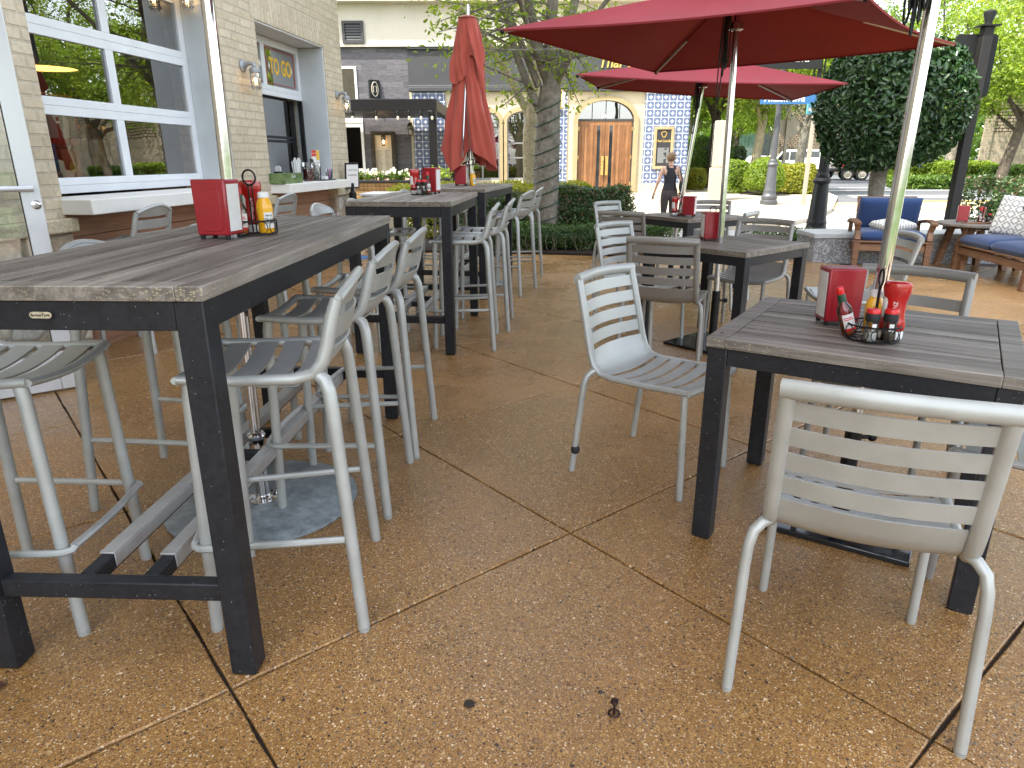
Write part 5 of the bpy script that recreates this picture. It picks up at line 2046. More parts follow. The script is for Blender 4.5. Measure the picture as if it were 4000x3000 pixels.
    for a, b_ in ((-3.62, -2.42), (1.262, 2.058)):
        tl = MB()
        tl.box(a, b_, -0.045, -0.001, 0.30, 3.63)
        tl.build("star_tiles", M["tile"], t)
    tl = MB()
    tl.box(4.901, xr, -0.10, 0.36, 0.42, 3.63)
    tl.build("corner_tiles", M["tile"], t)
    b = MB()
    b.box(4.83, xr + 0.04, -0.16, 0.36, -0.3, 0.415)
    b.build("stone_plinth", mat_stone("crazed_stone_plinth", [(0.60, 0.52, 0.38), (0.66, 0.58, 0.44), (0.56, 0.48, 0.35)], 4.0, (0.40, 0.33, 0.23), 0.03, 0.9, 0.4, (1, 1, 1)), t)
    b = MB()
    b.box(xr - 3.0, xr, 0.361, 12.0, -0.3, 3.63)
    b.build("side_wall", M["cream"], t)
    # entrance doors
    x0, x1, zl, zs, zt_ = door
    c = (x0 + x1) / 2
    fr = MB()
    fr.box(x0, x0 + 0.06, 0.08, 0.2, zl, zs)
    fr.box(x1 - 0.06, x1, 0.08, 0.2, zl, zs)
    fr.box(x0, x1, 0.08, 0.2, zs + 0.001, zs + 0.07)
    for k in (0.26, 0.5, 0.74):
        fr.box(x0 + (x1 - x0) * k - 0.012, x0 + (x1 - x0) * k + 0.012, 0.10, 0.16, zs + 0.07, zs + (zt_ - zs) * math.sqrt(1 - (2 * k - 1) ** 2))
    fo = fr.build("door_frame", M["slate"], t)
    g = MB()
    ar = arch_poly(x0 + 0.03, x1 - 0.03, zs + 0.05, zt_ - 0.01)
    g.add([(p[0], 0.13, p[1]) for p in ar], [tuple(range(len(ar)))])
    g.build("fanlight", glass_pane("fanlight_glass", (0.5, 0.55, 0.5), 0.0, 3.0, 0.35), fo)
    text("7140", 0.19, M["label"], t, frame_mx((c + 0.02, 0.09, zs + 0.17), (1, 0, 0), (0, 0, 1)), "house_number", bold=0.006)
    for sg in (-1, 1):
        d = MB()
        xa, xb = (x0 + 0.065, c - 0.004) if sg < 0 else (c + 0.004, x1 - 0.065)
        gap = (c - 0.30, c - 0.18) if sg < 0 else (c + 0.16, c + 0.28)
        d.box(xa, xb, 0.10, 0.16, 2.48, 2.635)
        d.box(xa, xb, 0.10, 0.16, zl, 0.16)
        n = 9
        wdt = (xb - xa) / n
        for k in range(n):
            pa, pb = xa + k * wdt, xa + (k + 1) * wdt
            if pa < gap[1] and pb > gap[0]:
                pa2 = max(pa, gap[1]) if pb > gap[1] else None
                if pa < gap[0]:
                    d.box(pa, gap[0], 0.10, 0.16, 0.161, 2.479)
                if pb > gap[1]:
                    d.box(gap[1], pb, 0.10, 0.16, 0.161, 2.479)
                continue
            d.box(pa + 0.003, pb - 0.003, 0.098 + 0.006 * (k % 2), 0.16, 0.161, 2.479)
        do = d.build("wooden_door", M["doorwood"], t, bevel=0.004)
        g = MB()
        g.box(gap[0], gap[1], 0.125, 0.13, 0.161, 2.479)
        g.build("glass_slit", M["carglass"], do)
        h = MB()
        hx = c + sg * 0.085
        h.box(hx - 0.05, hx + 0.05, 0.02, 0.05, 0.72, 1.40)
        h.box(hx - 0.03, hx + 0.03, 0.05, 0.10, 0.78, 0.84)
        h.box(hx - 0.03, hx + 0.03, 0.05, 0.10, 1.28, 1.34)
        h.build("pull_handle", M["brass"], do, bevel=0.004)
        h = MB()
        for z in (0.35, 1.3, 2.3):
            h.box((xa if sg < 0 else xb) - 0.015, (xa if sg < 0 else xb) + 0.015, 0.075, 0.099, z, z + 0.13)
        h.build("hinge", M["brass"], do)
    # menu boards and lettering
    text("Thai Candle", 0.62, M["gold"], t, frame_mx((4.30, -0.06, 4.62), (1, 0, 0), (0, 0, 1)), "sign_lettering", extrude=0.02, bold=0.008, sx=0.78, shear=0.25)
    mx0, mz0 = B2(2545, 660)
    mx1, mz1 = B2(2632, 495)
    b = MB()
    for a in ((mx0, mx1, mz1 - 0.10, mz1), (mx0, mx1, mz0, mz0 + 0.10), (mx0, mx0 + 0.10, mz0 + 0.10, mz1 - 0.10), (mx1 - 0.10, mx1, mz0 + 0.10, mz1 - 0.10)):
        b.box(a[0], a[1], -0.17, -0.101, a[2], a[3])
    fo = b.build("menu_frame", M["cream2"], t, bevel=0.008)
    b = MB()
    b.box(mx0 + 0.1, mx1 - 0.1, -0.135, -0.1005, mz0 + 0.1, mz1 - 0.1)
    b.build("menu_board", M["ink"], fo)
    cx = (mx0 + mx1) / 2
    text("Thai Candle", 0.115, M["gold"], fo, frame_mx((cx, -0.137, mz1 - 0.50), (1, 0, 0), (0, 0, 1)), bold=0.002)
    em = MB()
    em.tube([(cx + 0.09 * math.cos(2 * PI * k / 20) * (1 + 0.25 * math.sin(6 * PI * k / 20)), -0.137, mz1 - 0.27 + 0.10 * math.sin(2 * PI * k / 20)) for k in range(20)], 0.012, 5, closed=True)
    em.build("emblem", M["gold"], fo)
    b = MB()
    rr = random.Random(4)
    for k in range(22):
        z = mz0 + 0.22 + k * (mz1 - mz0 - 0.95) / 22
        b.box(mx0 + 0.16, mx0 + 0.16 + rr.uniform(0.2, 0.36), -0.1375, -0.1352, z, z + 0.018)
        b.box(mx1 - 0.24, mx1 - 0.16, -0.1375, -0.1352, z, z + 0.018)
    b.build("menu_print", M["greyfilm"], fo)
    # left menu case in the plank wall
    mx0, mz0 = B2(1460, 700)
    mx1, mz1 = B2(1542, 514)
    b = MB()
    wd = 0.13
    for a in ((mx0, mx1, mz1 - wd, mz1), (mx0, mx1, mz0, mz0 + wd), (mx0, mx0 + wd, mz0 + wd, mz1 - wd), (mx1 - wd, mx1, mz0 + wd, mz1 - wd)):
        b.box(a[0], a[1], -0.14, -0.001, a[2], a[3])
    fo = b.build("menu_case", M["barkd"], t, bevel=0.01)
    b = MB()
    b.box(mx0 + wd, mx1 - wd, -0.05, -0.002, mz0 + wd, mz1 - wd)
    b.build("menu_sheet", M["menu"], fo)
    b = MB()
    for k in range(20):
        z = mz0 + 0.22 + k * (mz1 - mz0 - 0.85) / 20
        for q in range(2):
            xx = mx0 + wd + 0.08 + q * 0.28
            b.box(xx, xx + rr.uniform(0.1, 0.2), -0.053, -0.0505, z, z + 0.015)
    b.build("menu_print", M["cream2"], fo)
    # doorway and upper window in the plank wall
    b = MB()
    b.box(-6.7, -6.6, -0.03, 0.1, -0.3, 2.72)
    b.box(xd - 0.08, xd + 0.02, -0.03, 0.1, -0.3, 2.44)
    b.box(-6.6, xd + 0.02, -0.03, 0.1, 2.4401, 2.74)
    b.box(-6.6, xd - 0.02, -0.05, -0.031, 2.60, 2.64)
    b.build("doorway_frame", M["white"], t)
    b = MB()
    b.box(xu - 0.06, xu + 0.02, -0.03, 0.1, 3.36, 4.48)
    b.box(-6.6, xu - 0.06, -0.03, 0.1, 4.42, 4.48)
    fo = b.build("upper_window", M["white"], t)
    g = MB()
    g.add([(-6.6, 0.05, 3.36), (xu - 0.06, 0.05, 3.36), (xu - 0.06, 0.05, 4.42), (-6.6, 0.05, 4.42)], [(0, 1, 2, 3)])
    g.build("pane", M["pane"], fo)
    # louvre in the upper wall
    lx0, lz0 = B2(1343, 172)
    lx1, lz1 = B2(1420, 84)
    b = MB()
    for a in ((lx0, lx1, lz1 - 0.09, lz1), (lx0, lx1, lz0, lz0 + 0.09), (lx0, lx0 + 0.09, lz0 + 0.09, lz1 - 0.09), (lx1 - 0.09, lx1, lz0 + 0.09, lz1 - 0.09)):
        b.box(a[0], a[1], -0.17, -0.101, a[2], a[3])
    n = 6
    for k in range(n):
        z = lz0 + 0.10 + (lz1 - lz0 - 0.2) * k / n
        b.add([(lx0 + 0.08, -0.15, z), (lx1 - 0.08, -0.15, z), (lx1 - 0.08, -0.105, z + 0.11), (lx0 + 0.08, -0.105, z + 0.11), (lx0 + 0.08, -0.14, z - 0.012), (lx1 - 0.08, -0.14, z - 0.012)], [(0, 1, 2, 3), (4, 5, 1, 0)])
    b.build("louvre_vent", M["slate"], t)
    return t


def cream_side_things():
    # lanterns
    def lantern(label, x, z, y, m, lit, s=1.0):
        t = thing("wall_lantern", label, "wall lantern", (x, y, z), 0, "wall lanterns on the cream building")
        b = MB()
        b.box(-0.06 * s, 0.06 * s, -0.03, 0.0, -0.02 * s, 0.26 * s)
        b.tube([(0, -0.02, 0.24 * s), (0, -0.13 * s, 0.24 * s)], 0.012, 6)
        b.lathe([(0.13 * s, 0.12 * s), (0.10 * s, 0.19 * s), (0.03 * s, 0.24 * s)], (0, -0.15 * s, 0), 4, Matrix.Rotation(PI / 4, 4, "Z"))
        b.lathe([(0.085 * s, -0.24 * s), (0.095 * s, -0.20 * s)], (0, -0.15 * s, 0), 4, Matrix.Rotation(PI / 4, 4, "Z"))
        for k in range(4):
            a = PI / 4 + k * PI / 2
            b.tube([(0.085 * s * math.cos(a), -0.15 * s + 0.085 * s * math.sin(a), -0.21 * s), (0.115 * s * math.cos(a), -0.15 * s + 0.115 * s * math.sin(a), 0.13 * s)], 0.008, 4)
        b.build("lantern_frame", M[m], t)
        g = MB()
        g.lathe([(0.075 * s, -0.20 * s), (0.105 * s, 0.12 * s)], (0, -0.15 * s, 0), 4, Matrix.Rotation(PI / 4, 4, "Z"), caps=False)
        g.build("lantern_glass", M["lampglass"], t)
        e = MB()
        e.sphere((0, -0.15 * s, -0.06 * s), 0.035 * s, 0.035 * s, 0.06 * s)
        e.build("bulb", M["bulb"] if lit else M["white"], t)

    x, z = B2(1605, 507)
    lantern("dark lantern on the blue star tiles beside the pergola", x, z, YB - 0.046, "barkd", False)
    x, z = B2(1501, 548)
    lantern("small lit lantern mounted over the framed menu on the plank wall", x, z, YB - 0.056, "barkd", True, 0.85)
    x, z = B2(2683, 458)
    lantern("pale lantern on the right edge of the corner tile pillar", x + 0.02, z, YB + 0.25, "frame", False, 1.1)
    # brass sconce on the tile pillar behind the street tree
    x, z = B2(2186, 385)
    t = thing("brass_sconce", "tall brass sconce on the tile strip behind the street tree", "wall light", (x, YB - 0.046, z))
    b = MB()
    b.box(-0.09, 0.09, -0.12, 0, -0.36, 0.36)
    b.build("brass_cover", M["brass"], t, bevel=0.02)
    b = MB()
    b.box(0.091, 0.10, -0.09, -0.02, -0.28, 0.28)
    b.build("side_slot", M["bulb"], t)
    # blade sign
    x, z = B2(1483, 386)
    t = thing("blade_sign", "black square blade sign with pale ring emblem on the plank wall", "sign", (x, YB - 0.02, z))
    Z = Matrix.Rotation(R(35), 4, "Z")
    b = MB()
    b.box(-0.38, 0.0, -0.06, 0.06, 0.0, 0.62, Z)
    b.build("panel", M["black"], t)
    b = MB()
    c = Z @ Vector((-0.19, -0.07, 0.31))
    rx = Z @ Vector((1, 0, 0))
    b.tube([c + rx * 0.12 * math.cos(2 * PI * k / 28) + Vector((0, 0, 0.24 * math.sin(2 * PI * k / 28))) for k in range(28)], 0.016, 5, closed=True)
    b.tube([c + rx * q + Vector((0, 0, w)) for q, w in ((-0.06, -0.1), (-0.06, 0.1), (0.06, 0.1), (0.06, -0.1))], 0.02, 5, closed=True)
    b.build("ring_emblem", M["menu"], t)
    # pergola in front of the plank wall
    Y = 20.0
    p1, p0 = at(1704, 386, Y), at(1310, 386, Y)
    zb = at(1500, 432, Y).z
    t = thing("pergola", "black steel pergola with flat roof in front of the plank wall", "pergola", (p1.x, Y, 0))
    wl = p0.x - p1.x - 3.0
    b = MB()
    b.box(wl, 0.0, 0, 0.22, zb, p1.z)
    b.box(-0.22, -0.0005, 0.2205, 6.8, zb, p1.z)
    b.build("roof_beam", M["black"], t, bevel=0.01)
    for x_, y_ in ((-0.24, 0.0), (-0.24, 6.4)):
        b = MB()
        b.box(x_, x_ + 0.22, y_ + 0.001, y_ + 0.22, -0.3, zb - 0.001)
        b.build("post", M["black"], t, bevel=0.01)
    b = MB()
    b.box(wl, -0.225, 0.225, 6.8, p1.z - 0.12, p1.z - 0.08)
    b.build("roof_sheet", M["charcoal"], t)
    b = MB()
    b.box(wl, -0.26, 0.23, 0.30, zb + 0.02, zb + 0.09)
    b.build("light_track", M["frame"], t)
    s = thing("string_lights", "sagging string of small bulbs hung under the pergola beam", "string lights", (p1.x, Y - 0.02, zb))
    xs = [at(u, 440, Y).x - p1.x for u in (1330, 1377, 1470, 1554, 1598, 1645, 1688)]
    b = MB()
    for a, c in zip(xs[:-1], xs[1:]):
        b.tube([(a + (c - a) * k / 8, 0, -0.02 - 0.10 * math.sin(PI * k / 8) * (c - a)) for k in range(9)], 0.008, 5)
    b.build("cable", M["black"], s)
    for a in xs[1:]:
        b = MB()
        b.lathe([(0.022, -0.14), (0.03, -0.13), (0.03, -0.02), (0.012, 0.0)], (a, 0, 0), 10)
        so = b.build("lamp_socket", M["black"], s)
        b = MB()
        b.sphere((a, 0, -0.19), 0.034, 0.034, 0.055, 10, 7)
        b.build("bulb", M["menu"], so)
    # planter boxes with mesh
    def planter(label, u0, u1, Y, ztop, ydir=0.0, xoff=0.0):
        a, c = at(u0, ztop, Y), at(u1, ztop, Y)
        zt_ = a.z
        L = c.x - a.x
        t = thing("planter_fence", label, "planter", (a.x, Y, 0), ydir, "wood and mesh planters")
        b = MB()
        nb = 4
        for k in range(nb):
            z = zt_ - 0.10 - 0.155 * (k + 1)
            b.box(0.02, L - 0.02, 0.05, 0.09, z, z + 0.148)
        b.box(0.02, L - 0.02, 0.40, 0.44, zt_ - 0.75, zt_ - 0.1)
        b.build("wood_slats", M["slatwood"], t, bevel=0.004)
        b = MB()
        b.box(0, L, -0.03, 0.45, zt_ - 0.09, zt_ - 0.03)
        n = max(2, int(L / 1.6) + 1)
        for k in range(n):
            x = (L - 0.08) * k / (n - 1)
            b.box(x, x + 0.08, -0.028, 0.04, -0.25, zt_ - 0.091)
        b.box(0.081, L - 0.081, -0.02, 0.03, -0.05, 0.03)
        b.build("steel_frame", M["charcoal"], t, bevel=0.004)
        b = MB()
        for k in range(int(L / 0.11) + 1):
            x = k * 0.11
            b.box(x, x + 0.008, 0.005, 0.011, 0.031, zt_ - 0.092)
        for k in range(int(zt_ / 0.11)):
            z = 0.06 + k * 0.11
            b.box(0.05, L - 0.05, 0.0112, 0.017, z, z + 0.008)
        b.build("wire_mesh", M["charcoal"], t)
        b = MB()
        b.box(0.05, L - 0.05, 0.10, 0.39, zt_ - 0.3, zt_ - 0.06)
        b.build("soil", M["mulch"], t)
        return a, c, zt_

    a, c, zt_ = planter("long planter fence with honey boards and mesh behind the bar tables", 1290, 1650, 19.2, 700)
    a2, c2, zt2 = planter("short planter end with pale rim right of the long planter", 1716, 1765, 18.6, 692)
    rng = np.random.default_rng(5)
    flower_spots = [(1412, "white flowering plant nearest the notice sign"), (1468, "white flowering plant left of the middle of the planter"), (1545, "tall white flowering plant in the middle of the planter"), (1590, "white flowering plant at the right of the planter")]
    for k, (u, lab) in enumerate(flower_spots):
        q = at(u, 690, 19.4)
        t = thing("flower_plant", lab + " with pink blooms around", "plant", (q.x, 19.42, zt_ - 0.07), 0, "white flowering plants in the planter")
        P, N = ball_points(240, (0, 0, 0.12), (0.26, 0.16, 0.17), rng)
        leaves("leaves", P, N, 0.075, M["leaf_mid"], t, 0.5, 0.8, rng)
        P, N = ball_points(16, (0, -0.05, 0.24), (0.24, 0.14, 0.10), rng, 0.3)
        P = np.repeat(P, 5, 0) + rng.normal(size=(80, 3)) * 0.016
        leaves("blooms", P, np.repeat(N, 5, 0) + np.array([0, -0.8, 0.3]), 0.05, M["petal"], t, 0.9, 0.4, rng)
        P, N = ball_points(9, (0.1, -0.10, 0.05), (0.3, 0.08, 0.05), rng, 0.3)
        P = np.repeat(P, 5, 0) + rng.normal(size=(45, 3)) * 0.015
        leaves("pink_blooms", P, np.repeat(N, 5, 0) + np.array([0, -0.8, 0.3]), 0.045, M["petalp"], t, 0.9, 0.4, rng)
    q = at(1715, 660, 18.9)
    t = thing("fern", "bushy bright fern rising from the right end of the planter", "plant", (q.x, 18.9, 0.7), 0)
    fr = MB()
    pts = []
    for k in range(46):
        a = rng.random() * 6.28
        l = 0.25 + 0.38 * rng.random()
        e = 0.35 + 1.1 * rng.random()
        for j in range(16):
            w = j / 15
            p = (l * w * math.cos(a) * math.cos(e), l * w * math.sin(a) * math.cos(e), 0.02 + l * w * math.sin(e) - 0.22 * w * w * l)
            pts.append(p)
    P = np.array(pts) + rng.normal(size=(len(pts), 3)) * 0.018
    leaves("fronds", P, np.tile([0, -0.3, 0.9], (len(P), 1)), 0.085, M["leaf_lime"], t, 0.35, 0.6, rng)
    st = MB()
    st.tube([(0, 0, -0.05), (0, 0, 0.12)], 0.03, 6)
    st.build("stem", M["leaf_mid"], t)


# ------------------------------------------------------------------ ground
def strip(name, ys, xl, xr, dz, m, skirt=0.0, nx=1):
    b = MB()
    vs, fs = [], []
    W = nx + 1
    for y in ys:
        a, c = xl(y), xr(y)
        for k in range(W):
            vs.append((a + (c - a) * k / nx, y, zt(y) + dz))
    for i in range(len(ys) - 1):
        for k in range(nx):
            fs.append((i * W + k, i * W + k + 1, (i + 1) * W + k + 1, (i + 1) * W + k))
    if skirt:
        n = len(vs)
        vs += [(x, y, z - skirt) for x, y, z in vs]
        for i in range(len(ys) - 1):
            for k in (0, nx):
                p, q = i * W + k, (i + 1) * W + k
                fs.append((p, n + p, n + q, q) if k == 0 else (q, n + q, n + p, p))
        for i in (0, len(ys) - 1):
            for k in range(nx):
                p, q = i * W + k, i * W + k + 1
                fs.append((q, n + q, n + p, p) if i else (p, n + p, n + q, q))
    b.add(vs, fs)
    o = b.build(name, m, ang=60)
    return tag(o, kind="structure")


def lerp_tab(tab):
    def f(y):
        if y <= tab[0][0]:
            return tab[0][1]
        for (a, p), (c, q) in zip(tab[:-1], tab[1:]):
            if y <= c:
                return p + (q - p) * (y - a) / (c - a)
        return tab[-1][1]
    return f


def yrange(a, b, n):
    return [a + (b - a) * k / n for k in range(n + 1)]


def ground():
    ys = [-80, -20, 0, 8] + yrange(10, 26, 32) + [30, 40, 60, 100, 200, 500]
    strip("ground", ys, lambda y: -300, lambda y: 300, -0.06, M["lawn"], nx=20)
    strip("street_apron", yrange(8.0, 26.5, 37), lambda y: -14, lambda y: 40, -0.035, M["asphalt2"], nx=4)
    strip("road", [22.6, 24, 26, 30, 36, 44, 60, 90, 140], lerp_tab([(22.6, -20), (24, 10.8), (30, 12.6), (44, 17.0), (90, 32)]), lerp_tab([(22.6, 60), (29.6, 60), (29.7, 20.6), (37, 23.0), (46.7, 26.4), (90, 41)]), -0.02, M["asphalt"])
    strip("concrete_band", yrange(20.9, 22.9, 4), lambda y: 8.6 + (y - 20.9) * 0.9, lambda y: 42, -0.012, M["band"])
    # pavement in front of the cream building, with kerb, rounded toward the road
    xr = lerp_tab([(16.2, 3.4), (16.5, 5.4), (17.2, 6.6), (18.5, 7.8), (20.5, 9.2), (22.5, 10.2), (24.2, 11.0), (30, 12.9), (44, 17.2)])
    xl = lerp_tab([(16.2, 1.4), (16.6, -1.0), (17.0, -14)])
    strip("far_pavement", [16.2, 16.5, 17, 17.6, 18.5, 19.5, 20.5, 21.5, 22.5, 23.4, 24.2, 25.2, 27.0], xl, xr, 0.075, M["walk"], 0.16)
    strip("far_side_path", [27.0, 30, 36, 44], lambda y: 6.4 + (y - 27) * 0.12, lambda y: 9.3 + (y - 27) * 0.2, 0.075, M["walk"], 0.1)
    b = lerp_tab([(16.15, 3.5), (16.4, 5.5), (17.15, 6.72), (18.45, 7.93), (20.5, 9.34), (22.5, 10.34), (24.2, 11.14), (30, 13.04), (44, 17.34)])
    a_ = lerp_tab([(16.15, 1.3), (16.4, -1.0), (17.15, 6.601), (18.45, 7.801), (20.5, 9.201), (22.5, 10.201), (24.2, 11.001), (30, 12.901), (44, 17.201)])
    strip("far_kerb", [17.15, 17.8, 18.45, 19.5, 20.5, 21.5, 22.5, 23.4, 24.2, 27, 30, 44], a_, b, 0.079, M["kerb"], 0.2)
    # brick-paved crossing left of the apron, in front of the hedges
    strip("crossing", yrange(11.6, 16.1, 14), lambda y: -14, lambda y: 3.2, -0.022, M["walk"])
    # road paint
    for k, (y, w, x0, x1) in enumerate(((25.2, 0.25, 12.2, 30), (26.2, 0.22, 12.5, 30), (30.6, 0.25, 13.6, 20.4), (33.5, 0.22, 14.4, 21.4))):
        strip("road_marking", [y, y + w], lambda q: x0, lambda q: x1, -0.015, M["paint"])
    strip("road_marking", [23.3, 23.6], lambda q: 12.5, lambda q: 17.5, -0.015, M["paint_y"])
    # opposite kerb and verge on the right
    strip("right_kerb", [29.3, 29.7, 33, 37, 42, 46.7, 60, 90], lerp_tab([(29.3, 20.5), (37, 23.0), (46.7, 26.4), (90, 41)]), lerp_tab([(29.3, 60), (29.69, 60), (29.7, 20.95), (37, 23.4), (46.7, 26.8), (90, 41.4)]), 0.10, M["kerb"], 0.2)
    # terrace slabs: 4 ft squares laid at 39.5 degrees, real open joints
    th = R(39.4697)
    e1 = Vector((math.cos(th), math.sin(th), 0))
    e2 = Vector((-math.sin(th), math.cos(th), 0))
    o = Vector((-0.5612, 1.1038, 0)) * EYE
    S = 0.939 * EYE
    tb = MB()
    g = 0.0042
    for i in range(-9, 14):
        for j in range(-9, 14):
            c = o + e1 * S * (i + 0.5) + e2 * S * (j + 0.5)
            lim = 9.75 if c.x > -2.3 else 12
            if not (-5.5 < c.x < 8.5 and -4.5 < c.y < lim + 0.75):
                continue
            if c.x > 3.4 and c.y > 9.4:
                continue
            b = len(tb.v)
            q = 0.004
            k = 6
            # wavy slab edge so the joints are not ruler straight
            ring = []
            for (ax, ay, bx, by) in ((0, 0, 1, 0), (1, 0, 1, 1), (1, 1, 0, 1), (0, 1, 0, 0)):
                for s in range(k * 2):
                    u = s / (k * 2)
                    px, py = ax + (bx - ax) * u, ay + (by - ay) * u
                    n = Vector(((ay - by), (bx - ax), 0))
                    w = 0.0016 * math.sin(17 * (i + px) + 29 * (j + py)) + random.uniform(-0.0011, 0.0011) if 0 < s else 0
                    gx = g + w
                    X = min(max(px * S, gx), S - gx)
                    Y = min(max(py * S, gx), S - gx)
                    ring.append((X, Y))
            m = len(ring)
            O = o + e1 * S * i + e2 * S * j
            lift = random.uniform(-0.0008, 0.0008)
            for zz, ins in ((0.0 + lift, q), (-q + lift, 0.0), (-0.022, 0.0)):
                for X, Y in ring:
                    cx, cy = X - S / 2, Y - S / 2
                    f = (S / 2 - ins) / (S / 2)
                    p = O + e1 * (S / 2 + cx * f) + e2 * (S / 2 + cy * f)
                    tb.v.append((p.x, p.y, zz))
            tb.f.append(tuple(b + r for r in range(m)))
            for lv in range(2):
                for r in range(m):
                    r2 = (r + 1) % m
                    tb.f.append((b + lv * m + r, b + (lv + 1) * m + r, b + (lv + 1) * m + r2, b + lv * m + r2))
    tag(tb.build("terrace", M["paving"], ang=30), kind="structure")
    jb = MB()
    jb.box(-6, 8.8, -5, 10.2, -0.03, -0.016)
    tag(jb.build("joint_bed", M["joint"]), kind="structure")
    bd = MB()
    bd.add([(-1.9, 10.25, 0), (0.0, 9.98, 0), (1.4, 9.70, 0), (3.2, 9.75, 0), (3.2, 11.5, 0), (-1.9, 11.6, 0), (-1.9, 10.25, -0.5), (0.0, 9.98, -0.5), (1.4, 9.70, -0.5), (3.2, 9.75, -0.5), (3.2, 11.5, -0.5), (-1.9, 11.6, -0.5)], [])
    bd.v = [(x, y, z + (0.03 if z == 0 else 0)) for x, y, z in bd.v]
    bd.f = [(0, 1, 2, 3, 4, 5), (0, 6, 7, 1), (1, 7, 8, 2), (2, 8, 9, 3), (3, 9, 10, 4), (4, 10, 11, 5), (5, 11, 6, 0)]
    tag(bd.build("planting_bed", M["mulch"]), kind="structure")
    # beds across the street
    strip("far_planting_bed", [12.9, 13.2, 14.2, 15.0], lambda y: -3.2, lambda y: 1.9, 0.05, M["mulch"], 0.2)
    strip("verge_bed", [25.4, 27, 30, 34], lambda y: 8.2 + (y - 25.4) * 0.25, lambda y: 11.0 + (y - 25.4) * 0.33, 0.10, M["mulch"], 0.1)


# ------------------------------------------------------------------ plants
def hedge(name, label, lo, hi, n, size, m, group=None, rnd=0.25, twigs=False, seed=1, core=0.84, cat="hedge"):
    rng = np.random.default_rng(seed)
    c = [(a + b) / 2 for a, b in zip(lo, hi)]
    t = thing(name, label, cat, (c[0], c[1], lo[2]), 0, group)
    off = np.array([c[0], c[1], lo[2]])
    P, N = box_points(n, np.array(lo) - off, np.array(hi) - off, rnd, rng, 0.12 * min(1.6, max(hi[0] - lo[0], 0.5)))
    leaves("foliage", P, N, size, m, t, 0.55, 0.8, rng)
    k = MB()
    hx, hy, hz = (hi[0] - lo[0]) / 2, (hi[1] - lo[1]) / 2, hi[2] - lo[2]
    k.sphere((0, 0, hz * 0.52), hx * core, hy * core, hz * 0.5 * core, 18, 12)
    k.build("shaded_core", M["inner"], t)  # solid dark core paints the shade deep inside the leaves
    if twigs:
        w = MB()
        rr = random.Random(seed)
        for q in range(70):
            x = rr.uniform(-hx * 0.95, hx * 0.95)
            p = Vector((x, -hy * rr.uniform(0.5, 0.8), 0.0))
            e = p + Vector((rr.uniform(-0.12, 0.12), -hy * rr.uniform(0.05, 0.3), hz * rr.uniform(0.4, 0.75)))
            limb(w, p, e, 0.006, 0.0025, 0.15, 5, 4, rr)
        w.build("bare_twigs", M["bark2"], t)
    return t


def tree_crown(t, centers, per, size, m, rng, spread, aspect=0.45):
    C = np.asarray(centers)
    P = np.repeat(C, per, 0) + rng.normal(size=(len(C) * per, 3)) * np.asarray(spread)
    N = np.tile([0, 0, 0.7], (len(P), 1)) + 0.3 * rng.normal(size=P.shape)
    return leaves("crown", P, N, size, m, t, aspect, 0.75, rng, 0.22)


def street_tree(name, label, base, h, lean, r0, crown_c, crown_r, nclump, per, size, leaf, bark, group, seed, fork=2.2):
    rng = np.random.default_rng(seed)
    rr = random.Random(seed)
    t = thing(name, label, "tree", base, 0, group)
    w = MB()
    top = Vector((lean[0], lean[1], fork))
    pts = [Vector((0, 0, -0.2)), Vector((0, 0, 0.0)), Vector((lean[0] * 0.3 + rr.uniform(-.03, .03), lean[1] * 0.3, fork * 0.35)), Vector((lean[0] * 0.7, lean[1] * 0.7, fork * 0.7)), top]
    w.tube(pts, [r0 * 1.35, r0 * 1.18, r0, r0 * 0.92, r0 * 0.88], 14)
    ends = []
    cc = Vector(crown_c)
    for k in range(7):
        a = k * 0.9 + rr.uniform(-0.3, 0.3)
        e = cc + Vector((crown_r[0] * 0.65 * math.cos(a), crown_r[1] * 0.65 * math.sin(a), crown_r[2] * rr.uniform(-0.3, 0.75)))
        st = top - Vector((0, 0, fork * 0.12 * (k % 3)))
        q = limb(w, st, e, r0 * 0.42, r0 * 0.08, 0.10, 7, 7, rr)
        ends += q[3:]
        for j in range(4):
            s = q[rr.randint(3, 6)]
            e2 = s + Vector((rr.uniform(-1, 1) * crown_r[0] * 0.45, rr.uniform(-1, 1) * crown_r[1] * 0.45, rr.uniform(-0.2, 0.5) * crown_r[2]))
            ends += limb(w, s, e2, r0 * 0.12, r0 * 0.03, 0.15, 5, 4, rr)[1:]
    w.build("trunk", bark, t)
    d = rng.normal(size=(nclump, 3))
    d /= np.linalg.norm(d, axis=1, keepdims=True)
    C = np.asarray(crown_c) + d * np.asarray(crown_r) * (0.35 + 0.65 * rng.random(nclump) ** 0.5)[:, None]
    C = np.concatenate([C, np.array([tuple(e) for e in ends])])
    tree_crown(t, C, per, size, leaf, rng, (0.34, 0.34, 0.22))
    return t


